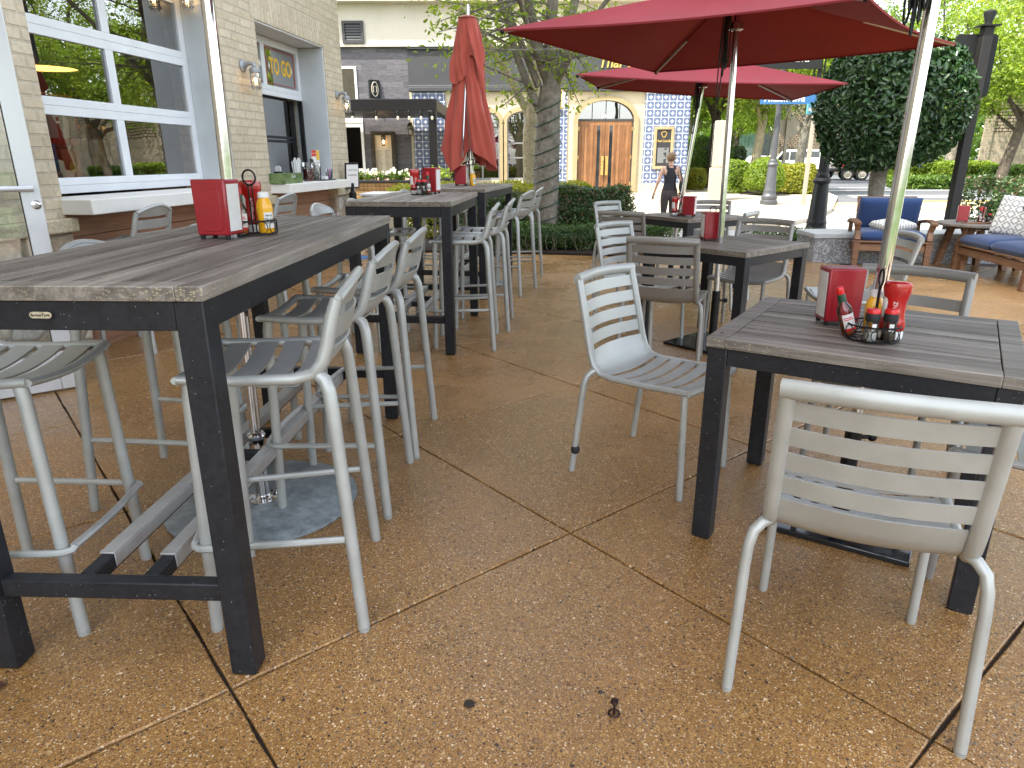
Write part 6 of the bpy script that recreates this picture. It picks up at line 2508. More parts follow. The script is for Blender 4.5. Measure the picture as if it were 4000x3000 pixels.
def near_tree():
    """the forked grey-barked street tree behind the low hedge"""
    rng = np.random.default_rng(21)
    rr = random.Random(21)
    base = Vector((0.545, 10.85, 0.0))
    t = thing("street_tree", "grey barked street tree with several limbs, cord of lights wound round its trunk", "tree", base)
    Y = 10.85

    def q(u, v, dy=0.0):
        return at(u, v, Y + dy) - base

    w = MB()
    w.tube([q(2136, 1010), q(2136, 880), q(2133, 760), q(2135, 640), q(2140, 540), q(2143, 440), q(2152, 340)], [0.235, 0.215, 0.20, 0.192, 0.182, 0.172, 0.155], 18)
    L = []

    def lm(pts, r0, r1):
        n = len(pts) - 1
        w.tube(pts, [r0 + (r1 - r0) * k / n for k in range(n + 1)], 9)
        L.append(pts)

    lm([q(2118, 455), q(2060, 330), q(2015, 210), q(1985, 90), q(1930, -60, -.2), q(1840, -260, -.5)], 0.062, 0.03)
    lm([q(2105, 340), q(2050, 200), q(1990, 60, .2), q(1965, -120, .4), q(1930, -400, .6)], 0.055, 0.03)
    lm([q(2150, 350), q(2120, 240), q(2090, 120), q(2062, 0, -.2), q(2060, -220, -.4), q(2010, -520, -.5)], 0.085, 0.04)
    lm([q(2152, 345), q(2150, 220), q(2152, 80), q(2165, -80), q(2185, -300), q(2200, -700)], 0.115, 0.05)
    lm([q(2158, 350), q(2200, 230), q(2215, 120), q(2260, -40, .3), q(2350, -260, .5)], 0.085, 0.04)
    lm([q(2170, 330), q(2245, 190, -.3), q(2330, 60, -.5), q(2480, -160, -.8)], 0.05, 0.025)
    lm([q(2125, 300), q(2075, 140, -.4), q(2030, 0, -.8), q(1900, -150, -1.3)], 0.05, 0.022)
    # dead stub on the trunk
    w.tube([q(2100, 410), q(2092, 404, -.05), q(2080, 398, -.10)], [0.05, 0.045, 0.03], 8)
    tw = []
    for pts in L:
        for k in range(9):
            a = pts[rr.randint(1, len(pts) - 1)]
            e = a + Vector((rr.uniform(-1.5, 1.3), rr.uniform(-1.2, 1.0), rr.uniform(-0.5, 0.7)))
            tw += limb(w, a, e, 0.017, 0.005, 0.18, 5, 5, rr)[2:]
    # long thin sprays that hang out to the left
    for (u0, v0, u1, v1, dy) in ((1990, 60, 1640, -10, -.5), (1960, 20, 1700, 90, -.2), (2010, 150, 1850, 230, -.6), (1985, 90, 1780, 40, .3), (2060, 330, 1960, 420, -.3), (2220, 180, 2310, 330, -.4), (2200, 250, 2270, 420, .2), (2090, 120, 2250, 60, -.5)):
        tw += limb(w, q(u0, v0), q(u1, v1, dy), 0.018, 0.004, 0.10, 5, 9, rr)[1:]
    w.build("trunk", M["bark"], t)
    T = np.array([tuple(e) for e in tw])
    P = np.repeat(T, 6, 0) + rng.normal(size=(len(T) * 6, 3)) * np.array([0.15, 0.15, 0.11])
    C2, _ = ball_points(260, (0.2, 0.2, 5.4), (2.6, 2.4, 1.7), rng)
    P = np.concatenate([P, np.repeat(C2, 26, 0) + rng.normal(size=(260 * 26, 3)) * 0.26])
    leaves("crown", P, np.tile([0, -0.2, 0.6], (len(P), 1)), 0.085, M["leaf_fresh"], t, 0.42, 0.8, rng, 0.25)
    c = MB()
    pts = []
    for k in range(150):
        a = k * 0.42
        z = 0.10 + 2.0 * k / 150
        cx = q(2136, 880).lerp(q(2140, 540), k / 150)
        pts.append((cx.x + (0.228 - 0.03 * k / 150) * math.cos(a), cx.y + (0.228 - 0.03 * k / 150) * math.sin(a), z + 0.05 * math.sin(a + 1)))
    c.tube(pts, 0.009, 5)
    c.build("light_cord", M["green"], t)
    base2 = Vector((at(2078, 860, 14.6).x, 14.6, zt(14.6)))
    rng = np.random.default_rng(33)
    t = thing("street_tree", "pale trunked leaning street tree behind the grey barked one", "tree", base2)
    Y2 = 14.6

    def q2(u, v, dy=0.0):
        return at(u, v, Y2 + dy) - base2

    w = MB()
    w.tube([q2(2080, 960), q2(2080, 720), q2(2074, 560), q2(2085, 400), q2(2095, 280)], [0.22, 0.19, 0.17, 0.15, 0.13], 12)
    for pts in ([q2(2072, 470), q2(2010, 330), q2(1930, 200), q2(1840, 60)], [q2(2050, 420), q2(1960, 250), q2(1880, 150), q2(1800, 30)], [q2(2090, 330), q2(2150, 180), q2(2240, 0)], [q2(2090, 300), q2(2060, 120), q2(2040, -120)], [q2(2170, 350, .1), q2(2245, 200), q2(2330, 40)]):
        w.tube(pts, [0.075, 0.06, 0.05, 0.03][:len(pts)], 8)
        for k in range(6):
            a = pts[rr.randint(1, len(pts) - 1)]
            tw += []
            limb(w, a, a + Vector((rr.uniform(-1, 1), rr.uniform(-1, 1), rr.uniform(-0.3, 0.8))), 0.014, 0.004, 0.15, 5, 4, rr)
    w.build("trunk", M["bark2"], t)
    C2, _ = ball_points(150, (0.0, 0.6, 6.2), (3.0, 2.6, 2.2), rng)
    P = np.repeat(C2, 34, 0) + rng.normal(size=(150 * 34, 3)) * 0.30
    C3, _ = ball_points(30, (-0.2, 0.2, 3.6), (1.5, 1.2, 0.9), rng)
    P = np.concatenate([P, np.repeat(C3, 12, 0) + rng.normal(size=(360, 3)) * 0.25])
    leaves("crown", P, np.tile([0, -0.2, 0.6], (len(P), 1)), 0.10, M["leaf_fresh"], t, 0.42, 0.8, rng, 0.25)


def planting():
    hedge("box_hedge", "clipped low box hedge with bare twiggy foot along the terrace edge", (-0.75, 10.08, 0.03), (2.45, 10.66, 0.385), 15000, 0.034, M["leaf_box"], None, 0.15, True, 3, 0.80)
    hedge("box_shrub", "squared dark green shrub right of the cord-wrapped tree", (0.70, 10.72, 0.02), (1.86, 11.55, 0.93), 9000, 0.048, M["leaf_shrub"], "squared dark green shrubs", 0.35, False, 5)
    hedge("box_shrub", "squared dark green shrub left of the cord-wrapped tree behind the bar stools", (-0.78, 10.72, 0.02), (0.22, 11.5, 0.80), 7000, 0.048, M["leaf_shrub"], "squared dark green shrubs", 0.35, False, 6)
    hedge("golden_hedge", "sunlit golden yellow hedge in front of the arched windows", (-2.4, 13.2, zt(14) + 0.05), (1.62, 14.7, 0.86), 15000, 0.065, M["leaf_gold"], None, 0.2, False, 7)
    # topiary ball tree behind the armchair
    rng = np.random.default_rng(9)
    base = Vector((at(3424, 800, 10.6).x, 10.6, 0.0))
    t = thing("topiary_tree", "round clipped tree with glossy dark leaves behind the blue armchair", "tree", base)
    w = MB()
    Y = 10.6

    def q(u, v, dy=0.0):
        return at(u, v, Y + dy) - base

    w.tube([q(3424, 1000), q(3424, 830), q(3420, 760), q(3428, 700), q(3440, 640), q(3450, 560)], [0.125, 0.115, 0.108, 0.115, 0.11, 0.08], 12)
    for k in range(9):
        a = k * 0.7
        limb(w, q(3436 + 8 * math.cos(a), 660), q(3470 + 210 * math.cos(a), 480 + 40 * math.sin(2 * a), 0.7 * math.sin(a)), 0.045, 0.015, 0.12, 7, 5)
    w.build("trunk", M["bark"], t)
    c = q(3472, 415)
    P1, N1 = box_points(9500, (c.x - 0.92, c.y - 0.92, c.z - 0.86), (c.x + 0.92, c.y + 0.92, c.z + 0.90), 0.93, rng, 0.16, True, 0.03)
    P2, N2 = ball_points(3200, (c.x, c.y, c.z), (0.80, 0.80, 0.70), rng)
    leaves("crown", np.concatenate([P1, P2]), np.concatenate([N1, N2]), 0.098, M["leaf_gloss"], t, 0.46, 0.62, rng, 0.20)
    # right hedge ball by the sofa
    hedge("round_shrub", "bushy dark shrub behind the round lounge table at the right edge", (7.2, 9.9, 0.0), (9.6, 11.8, 1.0), 9000, 0.06, M["leaf_shrub"], None, 0.6, False, 12)
    hedge("ground_ivy", "low leafy ground cover behind the granite seat wall", (3.3, 9.70, 0.0), (5.9, 10.35, 0.30), 5000, 0.05, M["leaf_box"], None, 0.3, False, 13, cat="plant")
    # shrubs across the street
    c = at(2985, 700, 25.0)
    hedge("ball_shrub", "round clipped bright shrub beside the grey lamp post", (c.x - 0.64, 24.3, 0.06), (c.x + 0.64, 25.6, 1.32), 7000, 0.075, M["leaf_lime"], None, 0.96, False, 15)
    a, b = at(3090, 700, 26.0), at(3148, 700, 26.0)
    hedge("golden_hedge", "low golden hedge right of the ball shrub", (a.x - 0.35, 25.3, 0.08), (b.x + 0.05, 27.0, 1.12), 7000, 0.085, M["leaf_gold"], None, 0.25, False, 16)
    a, b = at(2820, 700, 26.5), at(2910, 700, 26.5)
    hedge("golden_hedge", "low golden hedge left of the ball shrub", (a.x, 26.0, 0.08), (b.x, 27.6, 1.25), 5000, 0.085, M["leaf_lime"], None, 0.3, False, 17)
    a, b = at(2708, 700, 33), at(2788, 700, 33)
    hedge("dark_hedge", "dark hedge beside the path behind the walking woman", (a.x, 32.0, 0.05), (b.x + 0.6, 36.0, 2.25), 7000, 0.12, M["leaf_mid"], None, 0.3, False, 18)
    a, b = at(2836, 700, 34), at(2890, 700, 34)
    hedge("dark_hedge", "dark shrub right of the beige kiosk pillar", (a.x - 0.3, 33.2, 0.05), (b.x, 35.2, 1.8), 4000, 0.12, M["leaf_shrub"], None, 0.6, False, 19)
    a, b = at(2690, 700, 30), at(2722, 700, 30)
    hedge("small_shrub", "small bright shrub at the tile pillar's right foot", (a.x, 29.0, 0.05), (b.x + 0.2, 30.5, 0.95), 2500, 0.09, M["leaf_gold"], None, 0.6, False, 20, cat="plant")
    for k, (u0, u1, v0, v1, Yd, m, lab) in enumerate((
            (2990, 3160, 640, 690, 48, "leaf_mid", "long clipped hedge behind the stop sign"),
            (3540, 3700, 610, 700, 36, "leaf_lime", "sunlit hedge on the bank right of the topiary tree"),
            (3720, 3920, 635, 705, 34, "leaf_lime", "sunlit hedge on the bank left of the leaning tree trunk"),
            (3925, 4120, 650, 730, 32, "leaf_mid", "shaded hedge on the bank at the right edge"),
            (3560, 4100, 690, 735, 31.5, "leaf_mid", "low ground cover sloping to the kerb on the right"),
            (2760, 2990, 640, 700, 52, "leaf_lime", "distant hedge row beyond the ball shrub"))):
        a, b = at(u0, v1, Yd), at(u1, v0, Yd)
        hedge("bank_hedge", lab, (a.x, Yd, min(a.z, 0.0) if k != 4 else -0.05), (b.x, Yd + 2.6, b.z), 6000, 0.15, M[m], "hedges on the far bank", 0.3, False, 30 + k)
    G1 = "street trees beyond the road"
    spec = [
        ("pale trunked tree right of the beige kiosk, cord round its trunk", (2935, 720), 27.5, 0.18, (0.3, 0.3), (0.2, 0.3, 5.6), (3.4, 3.0, 2.4), M["bark2"], "leaf_lime", 41, 2.9),
        ("dark trunked tree just left of the beige kiosk", (2775, 690), 31, 0.20, (0.1, 0.2), (0.3, 0.3, 5.6), (3.4, 3.2, 2.5), M["barkd"], "leaf_fresh", 42, 3.0),
        ("tree above the stop sign near the white truck", (3115, 690), 40, 0.26, (0.2, 0.2), (-0.4, 0.4, 6.6), (4.6, 4.0, 2.9), M["bark"], "leaf_mid", 43, 3.2),
        ("leaning dark trunked tree on the right bank", (3900, 705), 29, 0.20, (0.7, 0.3), (0.6, 0.6, 5.2), (3.8, 3.4, 2.2), M["barkd"], "leaf_lime", 44, 2.9),
        ("tall tree filling the sky behind the dark sign board", (3700, 690), 44, 0.32, (0.2, 0.2), (0.3, 0.6, 8.6), (6.2, 5.0, 4.2), M["bark"], "leaf_lime", 45, 3.6),
        ("broad bright tree beyond the truck's trailer", (3420, 690), 58, 0.34, (0.2, 0.2), (0.0, 0.6, 8.4), (7.0, 6.0, 4.8), M["bark"], "leaf_mid", 46, 3.6),
        ("small far tree seen behind the walking woman", (2690, 680), 48, 0.22, (0.1, 0.1), (0.3, 0.3, 6.0), (3.8, 3.4, 3.2), M["bark"], "leaf_lime", 47, 2.6),
        ("far tree between the kiosk and the grey lamp post", (2860, 680), 60, 0.3, (0.1, 0.1), (0.3, 0.3, 7.4), (5.5, 4.5, 4.4), M["barkd"], "leaf_lime", 48, 3.0),
        ("far tree left of the brick wall's end", (3010, 676), 75, 0.35, (0.1, 0.1), (0.3, 0.3, 9.0), (7.5, 6.0, 5.5), M["bark"], "leaf_fresh", 49, 3.2),
        ("tree at the right edge above the brick lattice wall", (4150, 690), 38, 0.3, (0.2, 0.2), (-0.6, 0.6, 7.8), (5.4, 4.4, 4.0), M["barkd"], "leaf_lime", 50, 3.2),
        ("tree rising over the near right hedge", (4330, 700), 16.0, 0.22, (0.1, 0.1), (0.2, 0.2, 6.4), (3.6, 3.4, 2.6), M["barkd"], "leaf_fresh", 51, 3.4),
        ("shade tree further right along the kerb", (4800, 700), 21.0, 0.25, (0.2, 0.1), (0.2, 0.2, 6.6), (4.4, 4.0, 3.0), M["barkd"], "leaf_lime", 53, 3.0),
        ("distant tree at the road's end", (3250, 675), 95, 0.4, (0.1, 0.1), (0.3, 0.3, 10.0), (9.0, 7.0, 6.5), M["bark"], "leaf_mid", 52, 3.6),
    ]
    for lab, (u, v), Yd, r0, lean, cc, cr, bark, leaf, seed, fork in spec:
        p = at(u, v, Yd)
        n = 150 if Yd < 50 else 190
        street_tree("street_tree", lab, (p.x, Yd, 0.0), 8, lean, r0, cc, cr, n, 46 if Yd < 45 else 50, 0.17 if Yd < 45 else 0.26, M[leaf], bark, G1, seed, fork)
    # far-off wood that reads as one mass
    rng = np.random.default_rng(77)
    P, N = [], []
    for k in range(60):
        x = -10 + 2.6 * k + rng.normal() * 1.5
        y = 125 + rng.normal() * 8
        p, n = ball_points(420, (x, y, 6 + rng.random() * 4), (5.5, 5, 6.5 + 2 * rng.random()), rng, 0.4)
        P.append(p)
        N.append(n)
    o = leaves("far_wood", np.concatenate(P), np.concatenate(N), 1.0, M["leaf_mid"], None, 0.7, 0.7, rng)
    tag(o, "green mass of far-off trees closing the street view", "woodland", None, "stuff")


# ------------------------------------------------------------------ lounge corner
def cushion(b, x0, x1, y0, y1, z0, z1, M4=None, puff=0.03):
    nu, nv = 16, 12

    def side(sg):
        def fn(a, c):
            u, v = math.sin((a - 0.5) * PI), math.sin((c - 0.5) * PI)
            e = max(0.0, 1 - abs(u) ** 14) ** 0.5 * max(0.0, 1 - abs(v) ** 14) ** 0.5
            zc, h = (z0 + z1) / 2, (z1 - z0) / 2
            z = zc + sg * (h * e + puff * e * (1 - u * u) * (1 - v * v))
            p = Vector(((x0 + x1) / 2 + u * (x1 - x0) / 2, (y0 + y1) / 2 + v * (y1 - y0) / 2, z))
            return M4 @ p if M4 is not None else p
        return fn

    b.sheet(side(1), nu, nv)
    b.sheet(lambda a, c: side(-1)(1 - a, c), nu, nv)


def lounge():
    gw = thing("granite_seat_wall", "low curved seat wall of rough grey granite with smooth cap behind the armchair", "wall")
    line = [(3.93, 9.42), (3.96, 9.06), (4.45, 9.06), (5.10, 8.98), (5.75, 8.95), (6.40, 9.03), (7.1, 9.22), (7.9, 9.55), (8.8, 10.1)]
    off = []
    b, c = MB(), MB()
    front = line[1:]
    back = [(x + 0.02 + 0.0 * i, y + 0.62) for i, (x, y) in enumerate(front)]
    n = len(front)

    def wall(mb, z0, z1, o):
        vs = []
        for z in (z0, z1):
            vs += [(x - (o if i == 0 else 0), y - o, z) for i, (x, y) in enumerate(front)]
            vs += [(x - (o if i == 0 else 0), y + o, z) for i, (x, y) in enumerate(back)]
        fs = []
        for i in range(n - 1):
            fs += [(i, i + 1, 2 * n + i + 1, 2 * n + i), (n + i + 1, n + i, 3 * n + i, 3 * n + i + 1), (2 * n + i, 2 * n + i + 1, 3 * n + i + 1, 3 * n + i)]
        fs += [(n, 0, 2 * n, 3 * n), (n - 1, 2 * n - 1, 4 * n - 1, 3 * n - 1)]
        mb.add(vs, fs)

    wall(b, -0.4, 0.315, 0.0)
    b.build("rough_face", M["granite"], gw, ang=20)
    wall(c, 0.316, 0.372, 0.02)
    c.build("cap", mat_ground("honed_granite_cap", (0.33, 0.34, 0.34), (0.42, 0.43, 0.43), 3, 120, 0.4, 0.1), gw, bevel=0.006, ang=25)

    def armchair(width, label, loc, rz, cat, seats):
        t = thing("lounge_chair" if seats == 1 else "lounge_sofa", label, cat, loc, rz)
        w2 = width / 2
        f = MB()
        f.box(-w2 + 0.061, w2 - 0.061, 0.27, 0.305, 0.20, 0.285)
        f.box(-w2 + 0.061, w2 - 0.061, -0.36, -0.33, 0.20, 0.285)
        for s in (-1, 1):
            f.box(s * (w2 - 0.03) - 0.02, s * (w2 - 0.03) + 0.02, -0.33, 0.27, 0.195, 0.28)
        for k in range(7):
            f.box(-w2 + 0.065, w2 - 0.065, -0.30 + k * 0.085, -0.25 + k * 0.085, 0.286, 0.302)
        f.box(-w2 - 0.015, w2 + 0.015, 0.255, 0.33, 0.3025, 0.325)
        # reclined slatted back frame
        for x in [(-w2 + 0.10) + (width - 0.2) * k / (4 * seats) for k in range(4 * seats + 1)]:
            f.tube([(x, -0.30, 0.30), (x, -0.47, 0.80)], 0.018, 4, square=True)
        f.tube([(-w2 + 0.08, -0.475, 0.80), (w2 - 0.08, -0.475, 0.80)], 0.026, 4, square=True)
        f.build("frame", M["teakb"], t, bevel=0.005)
        for s in (-1, 1):
            for y in (0.29, -0.34):
                l = MB()
                zt_ = 0.30 if y > 0 else 0.29
                l.tube([(s * (w2 - 0.03), y, zt_ - 0.001), (s * (w2 - 0.03), y + (0.02 if y > 0 else -0.07), 0.0)], [0.036, 0.031], 4, square=True)
                l.build("leg", M["teakb"], t, bevel=0.004)
            a = MB()
            a.tube([(s * (w2 - 0.03), 0.29, 0.326), (s * (w2 - 0.025), 0.25, 0.44), (s * (w2 - 0.01), 0.27, 0.52)], [0.036, 0.028, 0.034], 4, square=True)
            a.tube([(s * (w2 - 0.03), -0.36, 0.286), (s * (w2 - 0.03), -0.38, 0.50)], 0.024, 4, square=True)
            a.tube([(s * (w2 - 0.01), 0.34, 0.53), (s * w2, 0.20, 0.553), (s * w2, -0.05, 0.555), (s * (w2 - 0.01), -0.25, 0.53), (s * (w2 - 0.03), -0.46, 0.50)], 0.040, 4, sx=0.42, sy=1.0, square=True)
            a.build("armrest", M["teakb"], t, bevel=0.006)
        cw = (width - 0.13) / seats
        for k in range(seats):
            x0 = -w2 + 0.065 + k * cw
            b = MB()
            cushion(b, x0 + 0.004, x0 + cw - 0.004, -0.30, 0.325, 0.305, 0.435)
            b.build("seat_cushion", M["navy"], t, ang=80)
            b = MB()
            Mx = Matrix.Translation((0, -0.30, 0.43)) @ Matrix.Rotation(R(-17), 4, "X")
            Mq = Mx @ Matrix.Rotation(R(90), 4, "X")
            cushion(b, x0 + 0.004, x0 + cw - 0.004, -0.02, 0.41, -0.07, 0.06, Mq, 0.02)
            b.build("back_cushion", M["navy"], t, ang=80)
        return t

    armchair(0.86, "teak lounge armchair with navy blue cushions in front of the granite wall", (4.80, 8.86, 0), hd(-0.30, -0.95), "armchair", 1)
    armchair(1.50, "teak lounge sofa with navy blue cushions, cut off by the right picture edge", (5.62, 7.63, 0), hd(-0.99, 0.12), "sofa", 2)
    # scatter cushions
    global_pat = mat_pattern()
    b = MB()
    cushion(b, -0.23, 0.23, -0.16, 0.16, 0, 0.10, None, 0.03)
    o = b.build("scatter_cushion", global_pat, ang=80)
    o.location, o.rotation_euler = (4.80, 8.80, 0.445), (R(8), R(-3), 0.3)
    tag(o, "pale patterned scatter cushion lying flat on the blue armchair's seat", "cushion", "pale patterned scatter cushions")
    b = MB()
    cushion(b, -0.23, 0.23, -0.23, 0.23, -0.06, 0.06, None, 0.03)
    o = b.build("scatter_cushion", global_pat, ang=80)
    o.location, o.rotation_euler = (5.80, 8.02, 0.655), (R(70), R(6), R(-50))
    tag(o, "pale scatter cushion with grey geometric lattice standing upright on the blue sofa", "cushion", "pale patterned scatter cushions")
    # round table
    t = thing("round_table", "round slatted teak side table between the armchair and the sofa", "side table", (5.70, 8.56, 0))
    b = MB()
    b.lathe([(0.40, 0.515), (0.445, 0.52), (0.45, 0.53), (0.45, 0.548), (0.44, 0.552)], n=40)
    b.build("tabletop", M["teak"], t)
    for k in range(4):
        a = PI / 4 + k * PI / 2
        l = MB()
        l.tube([(0.26 * math.cos(a), 0.26 * math.sin(a), 0.514), (0.36 * math.cos(a), 0.36 * math.sin(a), 0.0)], 0.034, 4, square=True)
        l.build("leg", M["teakb"], t, bevel=0.004)
    b = MB()
    for k in range(2):
        a = PI / 4 + k * PI / 2
        b.tube([(0.26 * math.cos(a), 0.26 * math.sin(a), 0.47 + 0.02 * k), (-0.26 * math.cos(a), -0.26 * math.sin(a), 0.47 + 0.02 * k)], 0.022, 4, square=True)
    b.build("cross_brace", M["teakb"], t)


def mat_pattern():
    t = NT("grey_lattice_print")
    p = t.bsdf(Roughness=0.9)
    sp = t.n("ShaderNodeSeparateXYZ")
    t.l(t.co("Object", scale=(11, 11, 11), rot=(0, 0, PI / 4)), sp.inputs[0])
    fx = t.math("ABSOLUTE", t.math("SUBTRACT", t.math("FRACT", sp.outputs[0]), 0.5))
    fy = t.math("ABSOLUTE", t.math("SUBTRACT", t.math("FRACT", sp.outputs[1]), 0.5))
    mxx = t.math("MAXIMUM", fx, fy)
    r1 = t.math("LESS_THAN", t.math("ABSOLUTE", t.math("SUBTRACT", mxx, 0.33)), 0.085)
    st = t.math("LESS_THAN", t.math("MINIMUM", fx, fy), 0.06)
    k = t.math("MAXIMUM", r1, t.math("MULTIPLY", st, t.math("GREATER_THAN", mxx, 0.33)))
    t.l(t.mix(k, (0.66, 0.64, 0.58), (0.30, 0.30, 0.29)), p.inputs["Base Color"])
    return t.m


# ------------------------------------------------------------------ street furniture
def lamp_post(label, base, m, h, head, hid=0.0):
    t = thing("lamp_post", label, "lamp post", base, 0, "fluted street lamp posts")
    b = MB()
    flute = 16
    prof = [(0.255, 0.0), (0.26, 0.10), (0.22, 0.13), (0.235, 0.17), (0.235, 0.24), (0.19, 0.29), (0.175, 0.36), (0.185, 0.40), (0.172, 0.43), (0.165, 0.47), (0.135, 1.05), (0.128, 1.10), (0.158, 1.13), (0.165, 1.16), (0.15, 1.19), (0.12, 1.22), (0.125, 1.26), (0.10, 1.31)]
    b.lathe(prof, n=flute * 2)
    vs = []
    b.build("base", m, t)
    s = MB()
    n = 32
    vs, fs = [], []
    zs = [1.30, h * 0.5, h]
    for z in zs:
        r = 0.092 - 0.028 * (z - 1.3) / (h - 1.3)
        for k in range(n):
            a = 2 * PI * k / n
            q = r * (1.0 if k % 2 else 0.93)
            vs.append((q * math.cos(a), q * math.sin(a), z))
    for i in range(2):
        for k in range(n):
            fs.append((i * n + k, i * n + (k + 1) % n, (i + 1) * n + (k + 1) % n, (i + 1) * n + k))
    s.add(vs, fs)
    s.build("shaft", m, t, ang=20)
    g = MB()
    g.lathe([(0.07, h), (0.12, h + 0.05), (0.10, h + 0.12), (0.16, h + 0.16), (0.05, h + 0.62), (0.02, h + 0.75)], n=16)
    g.build("lamp_head", m, t)
    return t


def street_things():
    p = at(3181, 900, 13.4)
    lamp_post("black fluted lamp post behind the granite seat wall", (p.x + 0.02, 13.4, zt(13.4)), M["black"], 4.6, True)
    Y = 21.6
    p = at(3002, 792, Y)
    lamp_post("grey fluted lamp post across the street beside the ball shrub", (p.x, Y, zt(Y) + 0.076), M["grey_post"], 4.6, True)
    # kiosk pillar
    Y = 22.6
    a, b_ = at(2768, 780, Y), at(2848, 790, Y)
    top = at(2845, 470, Y).z
    z0 = zt(Y) + 0.076
    t = thing("kiosk_pillar", "tall beige information pillar with glass display on its left face", "information pillar", ((a.x + b_.x) / 2, Y + 0.3, z0), R(-22))
    h = top - z0
    b = MB()
    b.box(-0.30, 0.30, -0.26, 0.26, 0.0, 0.10)
    b.box(-0.27, 0.27, -0.23, 0.23, 0.1005, h * 0.42)
    b.build("plinth", M["beige_post"], t, bevel=0.02)
    b = MB()
    b.box(-0.22, 0.25, -0.21, 0.21, h * 0.42 + 0.001, h)
    b.build("column", M["beige_post"], t, bevel=0.03)
    b = MB()
    b.box(-0.245, -0.221, -0.19, 0.19, h * 0.44, h - 0.08)
    b.build("display", M["pane2"], t)
    b = MB()
    for y in (-0.14, -0.02, 0.1):
        b.box(-0.255, -0.246, y, y + 0.025, h * 0.44, h - 0.08)
    b.box(0.02, 0.05, -0.215, -0.2105, h * 0.44, h - 0.05)
    b.build("steel_strip", M["trim"], t)
    # stop sign seen from behind
    Y = 29.0
    c, f = at(3068, 497, Y), at(3045, 665, Y)
    t = thing("stop_sign", "back of an octagonal stop sign on a beige post with finial", "traffic sign", (f.x + 0.12, Y, 0.05))
    b = MB()
    h = at(3090, 425, Y).z
    b.box(-0.055, 0.055, -0.055, 0.055, 0, h)
    b.lathe([(0.09, 0), (0.10, 0.05), (0.05, 0.09), (0.085, 0.17), (0.03, 0.27)], (0, 0, h), 12)
    b.build("post", M["beige_post"], t)
    b = MB()
    r = 0.43
    b.prism([(r * math.cos(PI / 8 + k * PI / 4) * 1.0, r * math.sin(PI / 8 + k * PI / 4)) for k in range(8)], 0, 0.02, Matrix(((1, 0, 0, 0.10), (0, 0, 1, 0.056), (0, 1, 0, c.z - 0.05), (0, 0, 0, 1))))
    b.build("octagon_plate", M["beige_post"], t)
    # street name post
    Y = 21.4
    f = at(3137, 795, Y)
    z0 = zt(Y) + 0.076
    t = thing("street_name_post", "beige street name post with blue and teal name blades and dark shop sign", "street sign", (f.x, Y, z0))
    h = at(3185, 220, Y).z - z0
    b = MB()
    b.box(-0.05, 0.05, -0.05, 0.05, 0, h - 0.6)
    b.build("post", M["beige_post"], t, bevel=0.006)
    b = MB()
    b.box(-0.045, 0.045, -0.045, 0.045, h - 0.599, h + 0.05)
    for x in (-0.15, 0.13):
        b.box(x - 0.02, x + 0.02, -0.02, 0.02, at(3170, 410, Y).z - z0, h + 0.1)
    b.build("sign_bracket", M["sign_dark"], t)

    def loc(u, v):
        q = at(u, v, Y)
        return q.x - f.x, q.z - z0

    x0, zA = loc(3012, 262)
    x1, zB = loc(3212, 214)
    b = MB()
    b.box(x0 - 0.5, x1, -0.085, -0.055, zA - 0.06, zB + 0.12)
    o = b.build("shop_sign", M["sign_dark"], t, bevel=0.005)
    text("Crate & Barrel", 0.215, M["label"], o, frame_mx(((x0 + x1) / 2 - 0.30, -0.087, (zA + zB) / 2 + 0.03), (1, 0, 0), (0, 0, 1)), sx=0.98)
    x0, zA = loc(3012, 408)
    x1, zB = loc(3218, 366)
    b = MB()
    b.box(x0 - 0.35, x1, -0.085, -0.056, zA, zB)
    o = b.build("name_blade", M["sign_blue"], t, bevel=0.005)
    text("Avalon Blvd", 0.25, M["label"], o, frame_mx(((x0 + x1) / 2 - 0.40, -0.087, (zA + zB) / 2), (1, 0, 0), (0, 0, 1)), bold=0.003, sx=0.98)
    x0, zA = loc(3133, 450)
    x1, zB = loc(3176, 410)
    Sm = Matrix.Translation((0.0, 0, 0)) @ Matrix.Rotation(R(48), 4, "Z")
    b = MB()
    b.box(-0.62, -0.06, -0.02, 0.02, zA, zB, Sm)
    o = b.build("name_blade", M["sign_teal"], t, bevel=0.004)
    text("Avalon Way", 0.155, M["label"], o, Sm @ frame_mx((-0.34, -0.022, (zA + zB) / 2), (1, 0, 0), (0, 0, 1)), sx=0.66, bold=0.003)
    # dark sign board, seen from behind
    Y = 10.4
    f = at(3705, 870, Y)
    t = thing("sign_board", "large dark sign board seen from behind, on a square bronze post with finial", "sign", (f.x + 0.02, Y, 0))
    b = MB()
    zt_ = at(3835, 105, Y).z
    b.box(-0.066, 0.066, -0.06, 0.06, -0.2, zt_)
    b.build("post", M["sign_post"], t, bevel=0.006)
    b = MB()
    b.box(-0.13, 0.13, -0.10, 0.10, zt_ + 0.001, zt_ + 0.02)
    b.lathe([(0.05, 0.02), (0.045, 0.06), (0.08, 0.16), (0.075, 0.19), (0.03, 0.21)], (0, 0, zt_), 14)
    b.build("finial", M["sign_dark"], t)
    a, c = at(3805, 378, Y), at(3919, 129, Y)
    x0, x1 = at(3746, 158, Y).x - f.x - 0.02, c.x - f.x - 0.02
    z0, z1 = a.z, c.z
    r = 0.055
    pts = []
    for cx, cz, a0 in ((x1 - r, z1 - r, 0), (x0 + r, z1 - r, 90), (x0 + r, z0 + r, 180), (x1 - r, z0 + r, 270)):
        pts += [(cx + r * math.cos(R(a0 + 15 * k)), cz + r * math.sin(R(a0 + 15 * k))) for k in range(7)]
    b = MB()
